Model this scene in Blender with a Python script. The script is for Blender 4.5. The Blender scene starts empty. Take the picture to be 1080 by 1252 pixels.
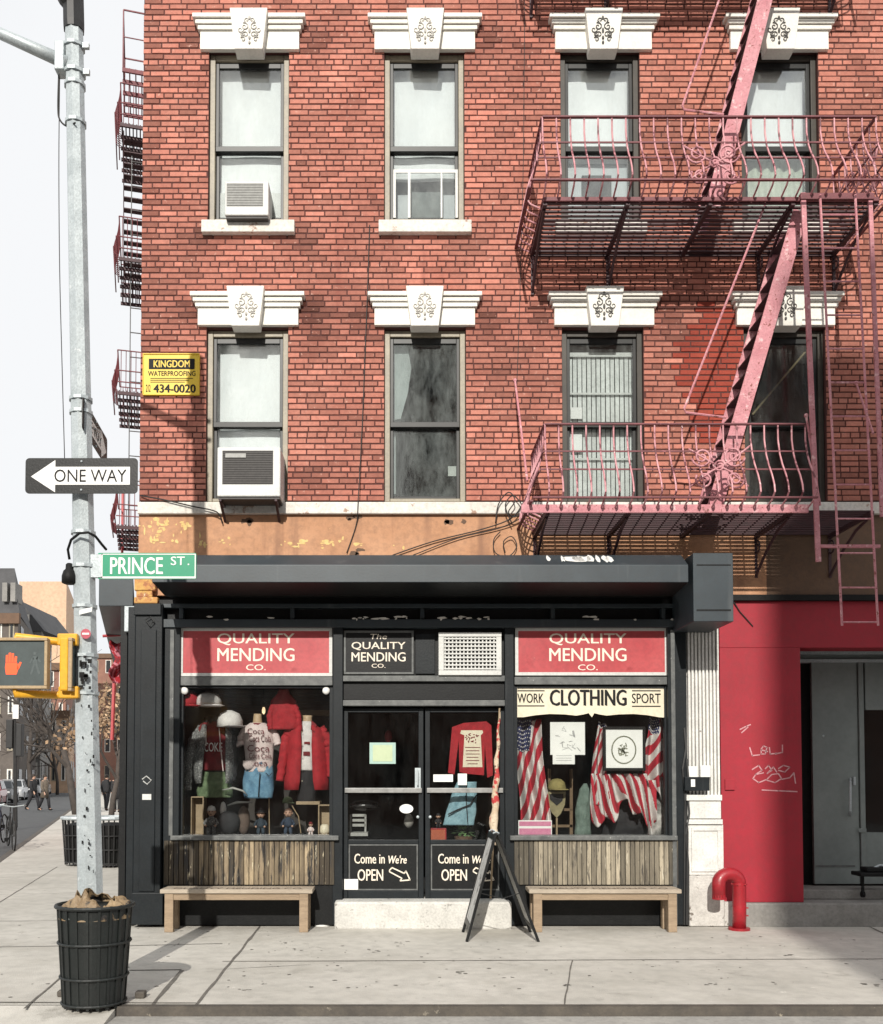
import bpy, bmesh, math, random
from mathutils import Vector, Matrix, noise
rnd = random.Random(7)
R = math.radians
SC = bpy.context.scene
COL = SC.collection

# ------------------------------------------------------------------ camera
F, CX, HY, DIST, CAMZ, TILT = 1177.0, 490.0, 950.0, 10.4, 1.6, R(2.0)
PY = HY - F * math.tan(TILT)
cam = bpy.data.cameras.new('camera')
camo = bpy.data.objects.new('camera', cam); COL.objects.link(camo)
camo.location = (0, -DIST, CAMZ); camo.rotation_euler = (R(90) + TILT, 0, 0)
cam.sensor_fit = 'HORIZONTAL'; cam.sensor_width = 36; cam.lens = 36 * F / 1080
cam.shift_x = (540 - CX) / 1080; cam.shift_y = (PY - 626) / 1080
cam.clip_end = 2000
SC.camera = camo

# ------------------------------------------------------------------ world, sun, exposure
SUN_EL, SUN_AZ = 29.0, 6.0          # elevation; degrees to the left of straight behind the camera
w = bpy.data.worlds.new('World'); SC.world = w; w.use_nodes = True
nt = w.node_tree; nt.nodes.clear()
out = nt.nodes.new('ShaderNodeOutputWorld'); bg = nt.nodes.new('ShaderNodeBackground')
sky = nt.nodes.new('ShaderNodeTexSky'); sky.sky_type = 'NISHITA'; sky.sun_disc = False
sky.sun_elevation = R(SUN_EL); sky.sun_rotation = R(180 + SUN_AZ); sky.dust_density = 3.0
tc = nt.nodes.new('ShaderNodeTexCoord'); nz = nt.nodes.new('ShaderNodeTexNoise')
nz.inputs['Scale'].default_value = 2.2; nz.inputs['Detail'].default_value = 6
cr = nt.nodes.new('ShaderNodeValToRGB')
cr.color_ramp.elements[0].position = .3; cr.color_ramp.elements[0].color = (.86, .86, .86, 1)
cr.color_ramp.elements[1].position = .55; cr.color_ramp.elements[1].color = (.985, .985, .985, 1)
mx = nt.nodes.new('ShaderNodeMixRGB'); mx.inputs[2].default_value = (8.1, 8.2, 8.35, 1)
nt.links.new(tc.outputs['Generated'], nz.inputs['Vector']); nt.links.new(nz.outputs['Fac'], cr.inputs['Fac'])
nt.links.new(cr.outputs['Color'], mx.inputs['Fac']); nt.links.new(sky.outputs['Color'], mx.inputs[1])
nt.links.new(mx.outputs['Color'], bg.inputs['Color']); bg.inputs['Strength'].default_value = .1
nt.links.new(bg.outputs[0], out.inputs[0])
sl = bpy.data.lights.new('sun', 'SUN'); sl.energy = 4.0; sl.angle = R(.53); sl.color = (1, .95, .87)
so = bpy.data.objects.new('sun', sl); COL.objects.link(so)
so.rotation_euler = (R(90 - SUN_EL), 0, R(-SUN_AZ)); so.location = (-3, -20, 15)
SC.view_settings.view_transform = 'Standard'; SC.view_settings.look = 'None'
SC.view_settings.exposure = 0.22; SC.view_settings.gamma = 1

# ------------------------------------------------------------------ photograph measurements -> places in the street
def ray(px, py):
    a = (px - CX) / F; b = (PY - py) / F
    ct, st = math.cos(TILT), math.sin(TILT)
    return Vector((a, ct - b * st, st + b * ct))
CAM = Vector((0, -DIST, CAMZ))
def P(px, py, Y=0.0):
    d = ray(px, py); return CAM + d * ((Y + DIST) / d.y)
def G(px, py, z=0.0):
    d = ray(px, py); return CAM + d * ((z - CAMZ) / d.z)
def PX(px, py, Y=0.0): return P(px, py, Y).x
def PZ(py, Y=0.0): return P(CX, py, Y).z
def rect(px0, py0, px1, py1, Y=0.0):
    m = (py0 + py1) / 2
    return PX(px0, m, Y), PX(px1, m, Y), PZ(py1, Y), PZ(py0, Y)

# ------------------------------------------------------------------ object helpers
def tag(o, label=None, cat=None, group=None, kind=None):
    if label: o['label'] = label
    if cat: o['category'] = cat
    if group: o['group'] = group
    if kind: o['kind'] = kind
    return o
def thing(name, label, cat, loc=(0, 0, 0), group=None, rz=0):
    o = bpy.data.objects.new(name, None); COL.objects.link(o); o.location = loc
    o.empty_display_size = .2; o.rotation_euler = (0, 0, rz)
    return tag(o, label, cat, group)
def origin_of(p):
    v = Vector((0, 0, 0))
    while p is not None:
        v += p.location; p = p.parent
    return v
def dup(root, loc, label, rz=None, group=None):
    r = root.copy(); COL.objects.link(r); r.location = loc
    if rz is not None: r.rotation_euler = (0, 0, rz)
    tag(r, label, None, group)
    for ch in list(root.children):
        c = ch.copy(); COL.objects.link(c); c.parent = r
        for g in list(ch.children):
            d = g.copy(); COL.objects.link(d); d.parent = c
    return r

class MB:
    def __init__(s): s.v, s.f, s.m, s.t = [], [], [], []
    def face(s, ids, m=0, t=.5): s.f.append(tuple(ids)); s.m.append(m); s.t.append(t)
    def add(s, pts): n = len(s.v); s.v += [tuple(p) for p in pts]; return n
    def box(s, x0, x1, y0, y1, z0, z1, m=0, t=.5):
        if x0 > x1: x0, x1 = x1, x0
        if y0 > y1: y0, y1 = y1, y0
        if z0 > z1: z0, z1 = z1, z0
        n = s.add([(x0,y0,z0),(x1,y0,z0),(x1,y1,z0),(x0,y1,z0),(x0,y0,z1),(x1,y0,z1),(x1,y1,z1),(x0,y1,z1)])
        for q in ((0,3,2,1),(4,5,6,7),(0,1,5,4),(1,2,6,5),(2,3,7,6),(3,0,4,7)): s.face([n+i for i in q], m, t)
        return s
    def hexa(s, a, b, m=0, t=.5):            # two quads, front and back
        n = s.add(list(a) + list(b))
        for q in ((0,1,2,3),(7,6,5,4),(0,4,5,1),(1,5,6,2),(2,6,7,3),(3,7,4,0)): s.face([n+i for i in q], m, t)
        return s
    def prism(s, poly, axis, a, b, m=0, t=.5):
        def pt(u, v, w): return {'x': (w,u,v), 'y': (u,w,v), 'z': (u,v,w)}[axis]
        k = len(poly); n = s.add([pt(u,v,a) for u, v in poly] + [pt(u,v,b) for u, v in poly])
        s.face([n+i for i in range(k)], m, t); s.face([n+k+i for i in reversed(range(k))], m, t)
        for i in range(k): j = (i+1) % k; s.face([n+i, n+j, n+k+j, n+k+i], m, t)
        return s
    def bar(s, p, q, w, h, up=(0,0,1), m=0, t=.5):
        p, q = Vector(p), Vector(q); d = (q-p).normalized(); u = Vector(up)
        if abs(d.dot(u)) > .98: u = Vector((0,1,0)) if abs(d.y) < .9 else Vector((1,0,0))
        a = d.cross(u).normalized(); b = a.cross(d).normalized()
        a *= w/2; b *= h/2
        return s.hexa([p-a-b, p+a-b, p+a+b, p-a+b], [q-a-b, q+a-b, q+a+b, q-a+b], m, t)
    def tube(s, pts, r, n=6, m=0, t=.5, cap=True, closed=False):
        pts = [Vector(p) for p in pts]; k = len(pts); rs = r if isinstance(r, (list, tuple)) else [r]*k
        base = []
        pa = None
        for i, p in enumerate(pts):
            if closed: d = pts[(i+1) % k] - pts[i-1]
            else: d = pts[min(i+1,k-1)] - pts[max(i-1,0)]
            if d.length < 1e-9: d = Vector((0,0,1))
            d.normalize()
            if pa is None:
                u = Vector((0,0,1)) if abs(d.z) < .9 else Vector((0,1,0)); a = d.cross(u).normalized()
            else: a = (pa - d*pa.dot(d)); a = a.normalized() if a.length > 1e-6 else d.orthogonal().normalized()
            pa = a; b = d.cross(a)
            base.append(s.add([p + (a*math.cos(2*math.pi*j/n) + b*math.sin(2*math.pi*j/n))*rs[i] for j in range(n)]))
        for i in range(k if closed else k-1):
            A, B = base[i], base[(i+1) % k]
            for j in range(n): s.face([A+j, A+(j+1)%n, B+(j+1)%n, B+j], m, t)
        if cap and not closed:
            s.face([base[0]+j for j in reversed(range(n))], m, t); s.face([base[-1]+j for j in range(n)], m, t)
        return s
    def lathe(s, c, prof, n=16, m=0, t=.5, sx=1, sy=1):
        c = Vector(c)
        return s.loft([[c + Vector((r*sx*math.cos(2*math.pi*j/n), r*sy*math.sin(2*math.pi*j/n), z)) for j in range(n)] for r, z in prof], m, t)
    def loft(s, rings, m=0, t=.5, cap=True):
        n = len(rings[0]); bs = [s.add(r) for r in rings]
        for A, B in zip(bs, bs[1:]):
            for j in range(n): s.face([A+j, A+(j+1)%n, B+(j+1)%n, B+j], m, t)
        if cap: s.face([bs[0]+j for j in reversed(range(n))], m, t); s.face([bs[-1]+j for j in range(n)], m, t)
        return s
    def ball(s, c, rx, ry=None, rz=None, n=10, k=7, m=0, t=.5):
        ry = ry or rx; rz = rz or rx
        return s.lathe(c, [(math.sin(math.pi*max(.02, min(.98, i/k))), -rz*math.cos(math.pi*i/k)) for i in range(k+1)], n, m, t, rx, ry)
    def grid(s, fn, nu, nv, mfn=None, t=.5):
        n = s.add([fn(i/nu, j/nv) for j in range(nv+1) for i in range(nu+1)])
        for j in range(nv):
            for i in range(nu):
                a = n + j*(nu+1) + i
                s.face([a, a+1, a+nu+2, a+nu+1], mfn((i+.5)/nu, (j+.5)/nv) if mfn else 0, t)
        return s
    def build(s, name, mats, parent=None, smooth=False, bevel=0, thick=0, recalc=True, at=None):
        if not isinstance(mats, (list, tuple)): mats = [mats]
        me = bpy.data.meshes.new(name)
        if parent is not None: off = origin_of(parent)
        elif at is not None: off = Vector(at)
        else:
            xs = [p[0] for p in s.v]; ys = [p[1] for p in s.v]; zs = [p[2] for p in s.v]
            off = Vector(((min(xs)+max(xs))/2, (min(ys)+max(ys))/2, min(zs)))
        me.from_pydata([(p[0]-off.x, p[1]-off.y, p[2]-off.z) for p in s.v], [], s.f)
        for mt in mats: me.materials.append(mt)
        me.polygons.foreach_set('material_index', s.m)
        at_ = me.attributes.new('tint', 'FLOAT', 'FACE'); at_.data.foreach_set('value', s.t)
        if recalc:
            bm = bmesh.new(); bm.from_mesh(me); bmesh.ops.recalc_face_normals(bm, faces=bm.faces); bm.to_mesh(me); bm.free()
        if smooth: me.polygons.foreach_set('use_smooth', [True]*len(s.f))
        me.update()
        o = bpy.data.objects.new(name, me); COL.objects.link(o)
        if parent is not None: o.parent = parent
        else: o.location = off
        if thick: md = o.modifiers.new('thickness', 'SOLIDIFY'); md.thickness = thick; md.offset = 0
        if bevel: md = o.modifiers.new('bevel', 'BEVEL'); md.width = bevel; md.segments = 2; md.limit_method = 'ANGLE'; md.angle_limit = R(40)
        return o

def struct(mb, name, m, **k): return tag(mb.build(name, m, **k), kind='structure')

# ------------------------------------------------------------------ writing
_txt = {}
def text_mesh(s, bold=0.0, res=3):
    bold = 0; key = s
    if key in _txt: return _txt[key]
    c = bpy.data.curves.new('lettering', 'FONT'); c.body = s; c.offset = 0; c.resolution_u = res; c.align_x = 'CENTER'
    o = bpy.data.objects.new('lettering', c); COL.objects.link(o)
    dg = bpy.context.evaluated_depsgraph_get(); dg.update()
    me = bpy.data.meshes.new_from_object(o.evaluated_get(dg))
    vs = [v.co.copy() for v in me.vertices]; fs = [tuple(p.vertices) for p in me.polygons]
    bpy.data.objects.remove(o); bpy.data.curves.remove(c); bpy.data.meshes.remove(me)
    x0 = min(v.x for v in vs); x1 = max(v.x for v in vs); y0 = min(v.y for v in vs); y1 = max(v.y for v in vs)
    r = ([((v.x-x0)/(x1-x0), (v.y-y0)/(y1-y0)) for v in vs], fs); _txt[key] = r
    return r
def write(mb, s, fn, bold=0.0, m=0):
    """fn(u, v) -> point in space for letters filling the unit square."""
    vs, fs = text_mesh(s, bold); n = mb.add([fn(u, v) for u, v in vs])
    for f in fs: mb.face([n+i for i in f], m)
    return mb
def write_px(mb, s, px0, py0, px1, py1, Y, bold=0.0, m=0, slant=0):
    x0, x1, z0, z1 = rect(px0, py0, px1, py1, Y)
    sh = [(0, 0)] if bold <= .006 else [(-1, .5), (1, -.5), (0, 1)]; e = min(bold, .04)*1.2*(z1-z0)
    for i, (a, c) in enumerate(sh): write(mb, s, lambda u, v, a=a, c=c, i=i: (x0+(x1-x0)*u + slant*(v-.5)*(z1-z0) + a*e, Y-.0004*i, z0+(z1-z0)*v + c*e*.6), bold, m)
    return mb
def stroke(mb, pts, Y, wpx=1.2, m=0):
    """thin painted line on the plane Y through photo points."""
    q = [P(a, b, Y) for a, b in pts]; h = wpx/F*(Y+DIST)/2
    for a, b in zip(q, q[1:]):
        d = (b-a); 
        if d.length < 1e-6: continue
        d.normalize(); nrm = Vector((-d.z, 0, d.x))*h; e = d*h*.5
        n = mb.add([a-nrm-e, b-nrm+e, b+nrm+e, a+nrm-e]); mb.face([n, n+1, n+2, n+3], m)
    return mb

# ------------------------------------------------------------------ materials
def mat(name, c1, c2=None, scale=6, rough=.7,  bump=0, bscale=50, metal=0, spots=None, stretch=(1,1,1), tint=0, streak=None, spec=.5, coat=0, trans=0, fine=.12):
    m = bpy.data.materials.new(name); m.use_nodes = True; t = m.node_tree; N = t.nodes; L = t.links
    b = N['Principled BSDF']; b.inputs['Roughness'].default_value = rough; b.inputs['Metallic'].default_value = metal
    b.inputs['Specular IOR Level'].default_value = spec
    if coat: b.inputs['Coat Weight'].default_value = coat; b.inputs['Coat Roughness'].default_value = .15
    tc = N.new('ShaderNodeTexCoord'); mp = N.new('ShaderNodeMapping'); mp.inputs['Scale'].default_value = stretch
    L.new(tc.outputs['Object'], mp.inputs[0])
    def noise_(sc, det=6, rg=.6):
        n = N.new('ShaderNodeTexNoise'); n.inputs['Scale'].default_value = sc; n.inputs['Detail'].default_value = det
        n.inputs['Roughness'].default_value = rg; L.new(mp.outputs[0], n.inputs['Vector']); return n
    def ramp(src, a, bb):
        r = N.new('ShaderNodeMapRange'); r.inputs[1].default_value = a; r.inputs[2].default_value = bb; L.new(src, r.inputs[0]); return r.outputs[0]
    def mixc(fac, a, bcol, mode='MIX'):
        x = N.new('ShaderNodeMixRGB'); x.blend_type = mode
        if isinstance(fac, float): x.inputs[0].default_value = fac
        else: L.new(fac, x.inputs[0])
        for i, q in ((1, a), (2, bcol)):
            if isinstance(q, tuple): x.inputs[i].default_value = (*q, 1)
            else: L.new(q, x.inputs[i])
        return x.outputs[0]
    if c2 is None: c2 = tuple(v*.72 for v in c1)
    col = mixc(ramp(noise_(scale).outputs['Fac'], .32, .68), tuple(c1), tuple(c2))
    if fine:
        col = mixc(ramp(noise_(scale*9, 3).outputs['Fac'], .4, .75), col, mixc(.0 + fine*2.2, col, (0.03, .03, .03)))
    if tint:
        at = N.new('ShaderNodeAttribute'); at.attribute_name = 'tint'
        dk = N.new('ShaderNodeMapRange'); dk.inputs[1].default_value = 0; dk.inputs[2].default_value = 1
        dk.inputs[3].default_value = 1 - tint; dk.inputs[4].default_value = 1 + tint; L.new(at.outputs['Fac'], dk.inputs[0])
        cm = N.new('ShaderNodeVectorMath'); cm.operation = 'SCALE'; L.new(col, cm.inputs[0]); L.new(dk.outputs[0], cm.inputs['Scale']); col = cm.outputs[0]
    for sp in (spots or []):
        sc, th, cc = sp[:3]; wd = sp[3] if len(sp) > 3 else .03
        col = mixc(ramp(noise_(sc, 8, .65).outputs['Fac'], th, th+wd), col, tuple(cc))
    if streak:
        cc, sc, th = streak
        n = N.new('ShaderNodeTexNoise'); n.inputs['Scale'].default_value = sc; n.inputs['Detail'].default_value = 5
        m2 = N.new('ShaderNodeMapping'); m2.inputs['Scale'].default_value = (1, 1, .08); L.new(tc.outputs['Object'], m2.inputs[0]); L.new(m2.outputs[0], n.inputs['Vector'])
        col = mixc(ramp(n.outputs['Fac'], th, th+.2), col, tuple(cc))
    L.new(col, b.inputs['Base Color'])
    if bump:
        bp = N.new('ShaderNodeBump'); bp.inputs['Strength'].default_value = bump; bp.inputs['Distance'].default_value = .01
        L.new(noise_(bscale, 5).outputs['Fac'], bp.inputs['Height']); L.new(bp.outputs[0], b.inputs['Normal'])
    return m
def glass(name, tintc=(.92,.95,.95), dirt=.04, dirtcol=(.6,.62,.6), refl=1.0):
    m = bpy.data.materials.new(name); m.use_nodes = True; t = m.node_tree; N = t.nodes; L = t.links; N.clear()
    o = N.new('ShaderNodeOutputMaterial'); tr = N.new('ShaderNodeBsdfTransparent'); tr.inputs[0].default_value = (*tintc, 1)
    gl = N.new('ShaderNodeBsdfGlossy'); gl.inputs['Roughness'].default_value = .015
    fr = N.new('ShaderNodeFresnel'); fr.inputs['IOR'].default_value = 1.5
    ml = N.new('ShaderNodeMath'); ml.operation = 'MULTIPLY'; ml.inputs[1].default_value = 1.6*refl; L.new(fr.outputs[0], ml.inputs[0])
    tc = N.new('ShaderNodeTexCoord'); nz = N.new('ShaderNodeTexNoise'); nz.inputs['Scale'].default_value = 5; nz.inputs['Detail'].default_value = 10; nz.inputs['Roughness'].default_value = .72
    mpg = N.new('ShaderNodeMapping'); mpg.inputs['Scale'].default_value = (1.6, 1, .55); L.new(tc.outputs['Object'], mpg.inputs[0]); L.new(mpg.outputs[0], nz.inputs['Vector'])
    bp = N.new('ShaderNodeBump'); bp.inputs['Strength'].default_value = .02; bp.inputs['Distance'].default_value = .02; L.new(nz.outputs['Fac'], bp.inputs['Height']); L.new(bp.outputs[0], gl.inputs['Normal'])
    mx = N.new('ShaderNodeMixShader'); L.new(ml.outputs[0], mx.inputs[0]); L.new(tr.outputs[0], mx.inputs[1]); L.new(gl.outputs[0], mx.inputs[2])
    df = N.new('ShaderNodeBsdfDiffuse'); df.inputs[0].default_value = (*dirtcol, 1)
    mr = N.new('ShaderNodeMapRange'); mr.inputs[1].default_value = .35; mr.inputs[2].default_value = .75; mr.inputs[3].default_value = 0; mr.inputs[4].default_value = dirt*2
    L.new(nz.outputs['Fac'], mr.inputs[0])
    m2 = N.new('ShaderNodeMixShader'); L.new(mr.outputs[0], m2.inputs[0]); L.new(mx.outputs[0], m2.inputs[1]); L.new(df.outputs[0], m2.inputs[2])
    L.new(m2.outputs[0], o.inputs[0]); return m
def emit(name, c, s):
    m = bpy.data.materials.new(name); m.use_nodes = True; b = m.node_tree.nodes['Principled BSDF']
    b.inputs['Base Color'].default_value = (*c, 1); b.inputs['Emission Color'].default_value = (*c, 1); b.inputs['Emission Strength'].default_value = s; return m
M = {}
M['brick'] = mat('red brick', (.45,.188,.140), (.365,.135,.099), 2.2, .88, .45, 70, tint=.85, spec=.25, streak=((.24,.08,.062), 3.2, .63), spots=[(16,.60,(.53,.31,.25),.08),(2.4,.68,(.27,.075,.055),.15),(40,.70,(.10,.04,.035),.03)])
M['mortar'] = mat('dark mortar', (.105,.036,.030), (.075,.028,.024), 5, .95)
M['white_stone'] = mat('white painted stone', (.80,.78,.72), (.70,.68,.62), 4, .6, .15, 40, spots=[(9,.70,(.42,.38,.32),.06)], fine=.06)
M['white_ledge'] = mat('white flaking ledge', (.76,.74,.69), (.62,.58,.52), 3, .75, .25, 40, spots=[(7,.62,(.36,.24,.18),.05)])
M['grey_stone'] = mat('carved relief grey', (.60,.58,.54), (.40,.38,.35), 20, .8)
M['tan_frame'] = mat('tan window paint', (.33,.29,.21), (.24,.21,.16), 5, .5, .1, 50)
M['dark_frame'] = mat('dark sash paint', (.030,.031,.030), (.018,.019,.019), 6, .4, spec=.28)
M['brown_frame'] = mat('brown black frame paint', (.065,.056,.045), (.04,.036,.03), 6, .45, spec=.28)
M['glass'] = glass('window glass', (.93,.95,.95), .05)
M['dirty_glass'] = glass('dusty window glass', (.86,.89,.88), .13, (.36,.39,.385))
M['shop_glass'] = glass('shop glass', (.95,.96,.955), .004, refl=.55)
M['blind'] = mat('white roller blind', (.90,.91,.91), (.82,.84,.85), 2.5, .8, fine=.02)
M['blind_grey'] = mat('grey roller blind', (.58,.61,.62), (.50,.54,.55), 2.5, .8, fine=.03)
M['room'] = mat('dim room', (.024,.023,.023), (.014,.014,.014), 2, .9)
M['orange'] = mat('faded orange fascia paint', (.53,.285,.16), (.43,.215,.11), 2.4, .75, .2, 30, spots=[(2.8,.66,(.22,.095,.05),.10),(16,.70,(.60,.40,.16),.03)], streak=((.24,.12,.07), 5, .58))
M['peel'] = mat('peeling yellow paint', (.64,.42,.12), (.52,.22,.08), 14, .8, .4, 40, spots=[(10,.52,(.36,.15,.07),.04),(18,.64,(.72,.62,.42),.03)])
M['brown_and_fascia_shade'] = mat('brown and fascia shade', (.15,.085,.05), (.11,.065,.04), 2.5, .8, .2, 30)  # plain brown, also the painted shade on the orange fascia
M['shop_black'] = mat('charcoal shop paint', (.0095,.0135,.0165), (.0055,.008,.0098), 5, .45, .12, 60, spots=[(30,.73,(.22,.22,.21),.02)], streak=((.05,.055,.057), 9, .66), spec=.28)
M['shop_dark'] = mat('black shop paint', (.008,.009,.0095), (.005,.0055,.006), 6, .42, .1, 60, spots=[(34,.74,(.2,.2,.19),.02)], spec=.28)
M['shutter'] = mat('charcoal shutter box', (.034,.047,.056), (.024,.034,.041), 3, .45, .06, 50, spots=[(22,.75,(.35,.36,.36),.02)], streak=((.08,.09,.095), 6, .62))
M['shop_rail'] = mat('worn grey shop rail', (.15,.155,.15), (.07,.075,.075), 12, .45, .1, 60, spots=[(22,.66,(.38,.38,.36),.03)])
M['red_wall'] = mat('red wall paint', (.345,.011,.026), (.28,.009,.020), 1.6, .6, .15, 30, fine=.08, spots=[(4,.62,(.30,.012,.022),.12),(22,.72,(.22,.03,.03),.03)], streak=((.27,.010,.018), 4, .60))
M['fluted'] = mat('flaking white iron', (.76,.75,.71), (.60,.59,.56), 5, .6, .2, 60, spots=[(14,.66,(.20,.18,.16),.03),(4,.72,(.40,.37,.33),.06)])
M['rough_stone'] = mat('rough whitewashed stone', (.62,.60,.56), (.46,.44,.41), 8, .85, .7, 30, spots=[(10,.60,(.16,.14,.12),.04)])
M['step'] = mat('white painted step', (.66,.65,.61), (.50,.49,.46), 5, .75, .4, 30, spots=[(11,.62,(.24,.23,.21),.05)])
M['stone_step'] = mat('grey door step', (.30,.29,.27), (.21,.20,.185), 4, .8, .3, 40, spots=[(12,.65,(.11,.10,.09),.05)])
M['plank'] = mat('worn painted plank', (.30,.235,.145), (.12,.09,.06), 9, .75, .4, 50, tint=.75, stretch=(3,3,.35), spots=[(6,.50,(.025,.023,.022),.10),(12,.62,(.62,.54,.37),.05),(22,.64,(.02,.018,.016),.03)])
M['plank_grey'] = mat('weathered grey plank', (.34,.295,.215), (.18,.155,.115), 8, .8, .4, 50, tint=.65, stretch=(3,3,.35), spots=[(7,.56,(.045,.040,.036),.10),(13,.64,(.56,.51,.40),.06),(22,.63,(.03,.027,.024),.03)])
M['bench'] = mat('pale bench wood', (.36,.265,.175), (.25,.18,.115), 6, .7, .3, 60, stretch=(.4,3,3), spots=[(6,.64,(.15,.09,.055),.10),(18,.68,(.08,.05,.035),.04)])
M['bench_top'] = mat('worn bench top', (.47,.405,.32), (.33,.27,.205), 5, .7, .3, 60, stretch=(.4,3,3), spots=[(5,.60,(.20,.12,.075),.12),(20,.66,(.10,.065,.045),.04)])
M['concrete'] = mat('pale sidewalk concrete', (.56,.535,.485), (.44,.42,.375), .7, .88, .5, 90, fine=.09, spots=[(.8,.54,(.40,.38,.335),.14),(2.3,.60,(.30,.283,.25),.12),(7,.66,(.60,.575,.52),.06),(11,.70,(.20,.185,.16),.05),(30,.725,(.07,.065,.06),.015)])
M['joint'] = mat('sidewalk joint', (.17,.155,.135), (.10,.092,.08), 8, .95)
M['kerb'] = mat('rusty steel kerb', (.105,.090,.072), (.060,.052,.044), 6, .7, .4, 40, spots=[(9,.64,(.26,.23,.18),.06)])
M['asphalt'] = mat('pale asphalt', (.40,.385,.355), (.31,.30,.28), 3, .9, .5, 80, spots=[(20,.66,(.20,.19,.18),.05)])
M['asphalt2'] = mat('street asphalt', (.085,.088,.090), (.06,.062,.064), 2, .85, .3, 60)
M['galv'] = mat('galvanised steel', (.52,.57,.585), (.39,.435,.45), 7, .45, .2, 60, metal=.25, spots=[(16,.63,(.60,.63,.64),.05),(30,.70,(.13,.13,.12),.03)])
M['pink'] = mat('faded pink paint', (.60,.275,.30), (.47,.17,.195), 5, .65, .4, 60, spots=[(11,.57,(.70,.45,.45),.08),(26,.60,(.22,.065,.055),.04),(6,.62,(.15,.055,.04),.05)])
M['pink_dark'] = mat('dark red iron', (.21,.055,.065), (.13,.035,.042), 7, .6, .2, 60, spots=[(18,.64,(.36,.12,.14),.05)])
M['iron'] = mat('maroon black iron', (.065,.024,.030), (.038,.016,.020), 8, .6)
M['black_iron'] = mat('black iron', (.018,.018,.018), (.010,.010,.010), 8, .5)
M['white_plastic'] = mat('white plastic', (.64,.645,.62), (.54,.545,.525), 5, .5, fine=.08)
M['black'] = mat('black', (.009,.009,.009), (.006,.006,.006), 6, .6, spec=.2)
M['white'] = mat('white paint', (.80,.80,.78), (.74,.74,.72), 6, .5, fine=.02)
M['cream'] = mat('cream sign paint', (.74,.68,.53), (.67,.60,.45), 3, .5, fine=.08)
M['sign_red'] = mat('sign red', (.40,.040,.050), (.50,.085,.09), 2.2, .4, fine=.10, spots=[(4,.62,(.30,.03,.035),.12),(9,.68,(.58,.20,.19),.06)])
M['letters'] = mat('cream letters', (.82,.74,.62), (.76,.68,.56), 8, .5, fine=.03)
M['sign_green'] = mat('street sign green', (.0,.27,.135), (.0,.24,.12), 3, .4, fine=.03)
M['sign_yellow'] = mat('yellow sign', (.78,.55,.035), (.72,.48,.03), 4, .5, fine=.05)
M['signal_yellow'] = mat('signal yellow', (.80,.42,.02), (.70,.35,.02), 5, .45, fine=.08)
M['standpipe'] = mat('red standpipe enamel', (.38,.010,.020), (.26,.009,.016), 6, .42, .2, 40, coat=.12, spots=[(14,.68,(.25,.03,.03),.05)])
M['cable'] = mat('black cable', (.02,.018,.017), (.012,.011,.010), 9, .6)
M['skin'] = mat('skin', (.50,.31,.22), (.42,.25,.18), 9, .5, fine=.02)
# ================================================================== GROUND
KY = G(600, 1229).y                                   # kerb line of the near street
ka, kb = G(0, 1055), G(75, 1000)
kd = (kb - ka) / (kb.y - ka.y)                        # direction of the side street
def kerb_x(y, off=0): return ka.x + kd.x * (y - ka.y) + off
FARY = 140
b = MB(); n = b.add([(kerb_x(KY), KY, 0), (14, KY, 0), (14, 0.6, 0), (14, 14, 0), (kerb_x(FARY)+4.4, FARY, 0), (kerb_x(FARY), FARY, 0)])
b.face([n, n+1, n+2, n+3, n+4, n+5])
struct(b, 'sidewalk', M['concrete'])
b = MB(); b.box(-90, 60, -60, 190, -.6, -.062); struct(b, 'road', M['asphalt'])
b = MB(); n = b.add([(kerb_x(9)-.16, 9, -.057), (kerb_x(FARY)-.16, FARY, -.057), (kerb_x(FARY)-9, FARY, -.057), (kerb_x(9)-9, 9, -.057)]); b.face([n+3, n+2, n+1, n])
struct(b, 'side_street', M['asphalt2'])
b = MB(); b.box(kerb_x(KY)+2.2, 14, KY-.07, KY-.004, -.3, .006)
n0 = 24
for i in range(n0):
    y0 = KY + (FARY-KY)*i/n0; y1 = KY + (FARY-KY)*(i+1)/n0
    b.hexa([(kerb_x(y0)-.15, y0, -.3), (kerb_x(y0)-.003, y0, -.3), (kerb_x(y0)-.003, y0, .004), (kerb_x(y0)-.15, y0, .004)],
           [(kerb_x(y1)-.15, y1-.01, -.3), (kerb_x(y1)-.003, y1-.01, -.3), (kerb_x(y1)-.003, y1-.01, .004), (kerb_x(y1)-.15, y1-.01, .004)])
struct(b, 'kerb', M['kerb'])
b = MB()                                              # the ramp at the street corner
b.hexa([(kerb_x(KY)-.2, KY-.5, -.3), (kerb_x(KY)+2.19, KY-.5, -.3), (kerb_x(KY)+2.19, KY-.5, -.075), (kerb_x(KY)-.2, KY-.5, -.075)],
       [(kerb_x(KY)-.2, KY-.004, -.3), (kerb_x(KY)+2.19, KY-.004, -.3), (kerb_x(KY)+2.19, KY-.004, -.002), (kerb_x(KY)-.2, KY-.004, -.002)])
struct(b, 'kerb_ramp', M['concrete'])
b = MB()
def joint(p0, p1, wd=.012, seg=14):
    a, c = G(*p0), G(*p1); d = (c - a); L_ = d.length; d.normalize(); s = Vector((-d.y, d.x, 0)); prev = None
    k = max(2, int(L_/.16))
    for i in range(k+1):
        p = a + d*(L_*i/k); o1 = noise.noise(p*3.1)*.009; ww = wd*(.6+.8*abs(noise.noise(p*5.3+Vector((3,1,2)))))
        q = b.add([(p.x+s.x*(o1-ww), p.y+s.y*(o1-ww), .004), (p.x+s.x*(o1+ww), p.y+s.y*(o1+ww), .004)])
        if prev is not None: b.face([prev, q, q+1, prev+1])
        prev = q
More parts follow.
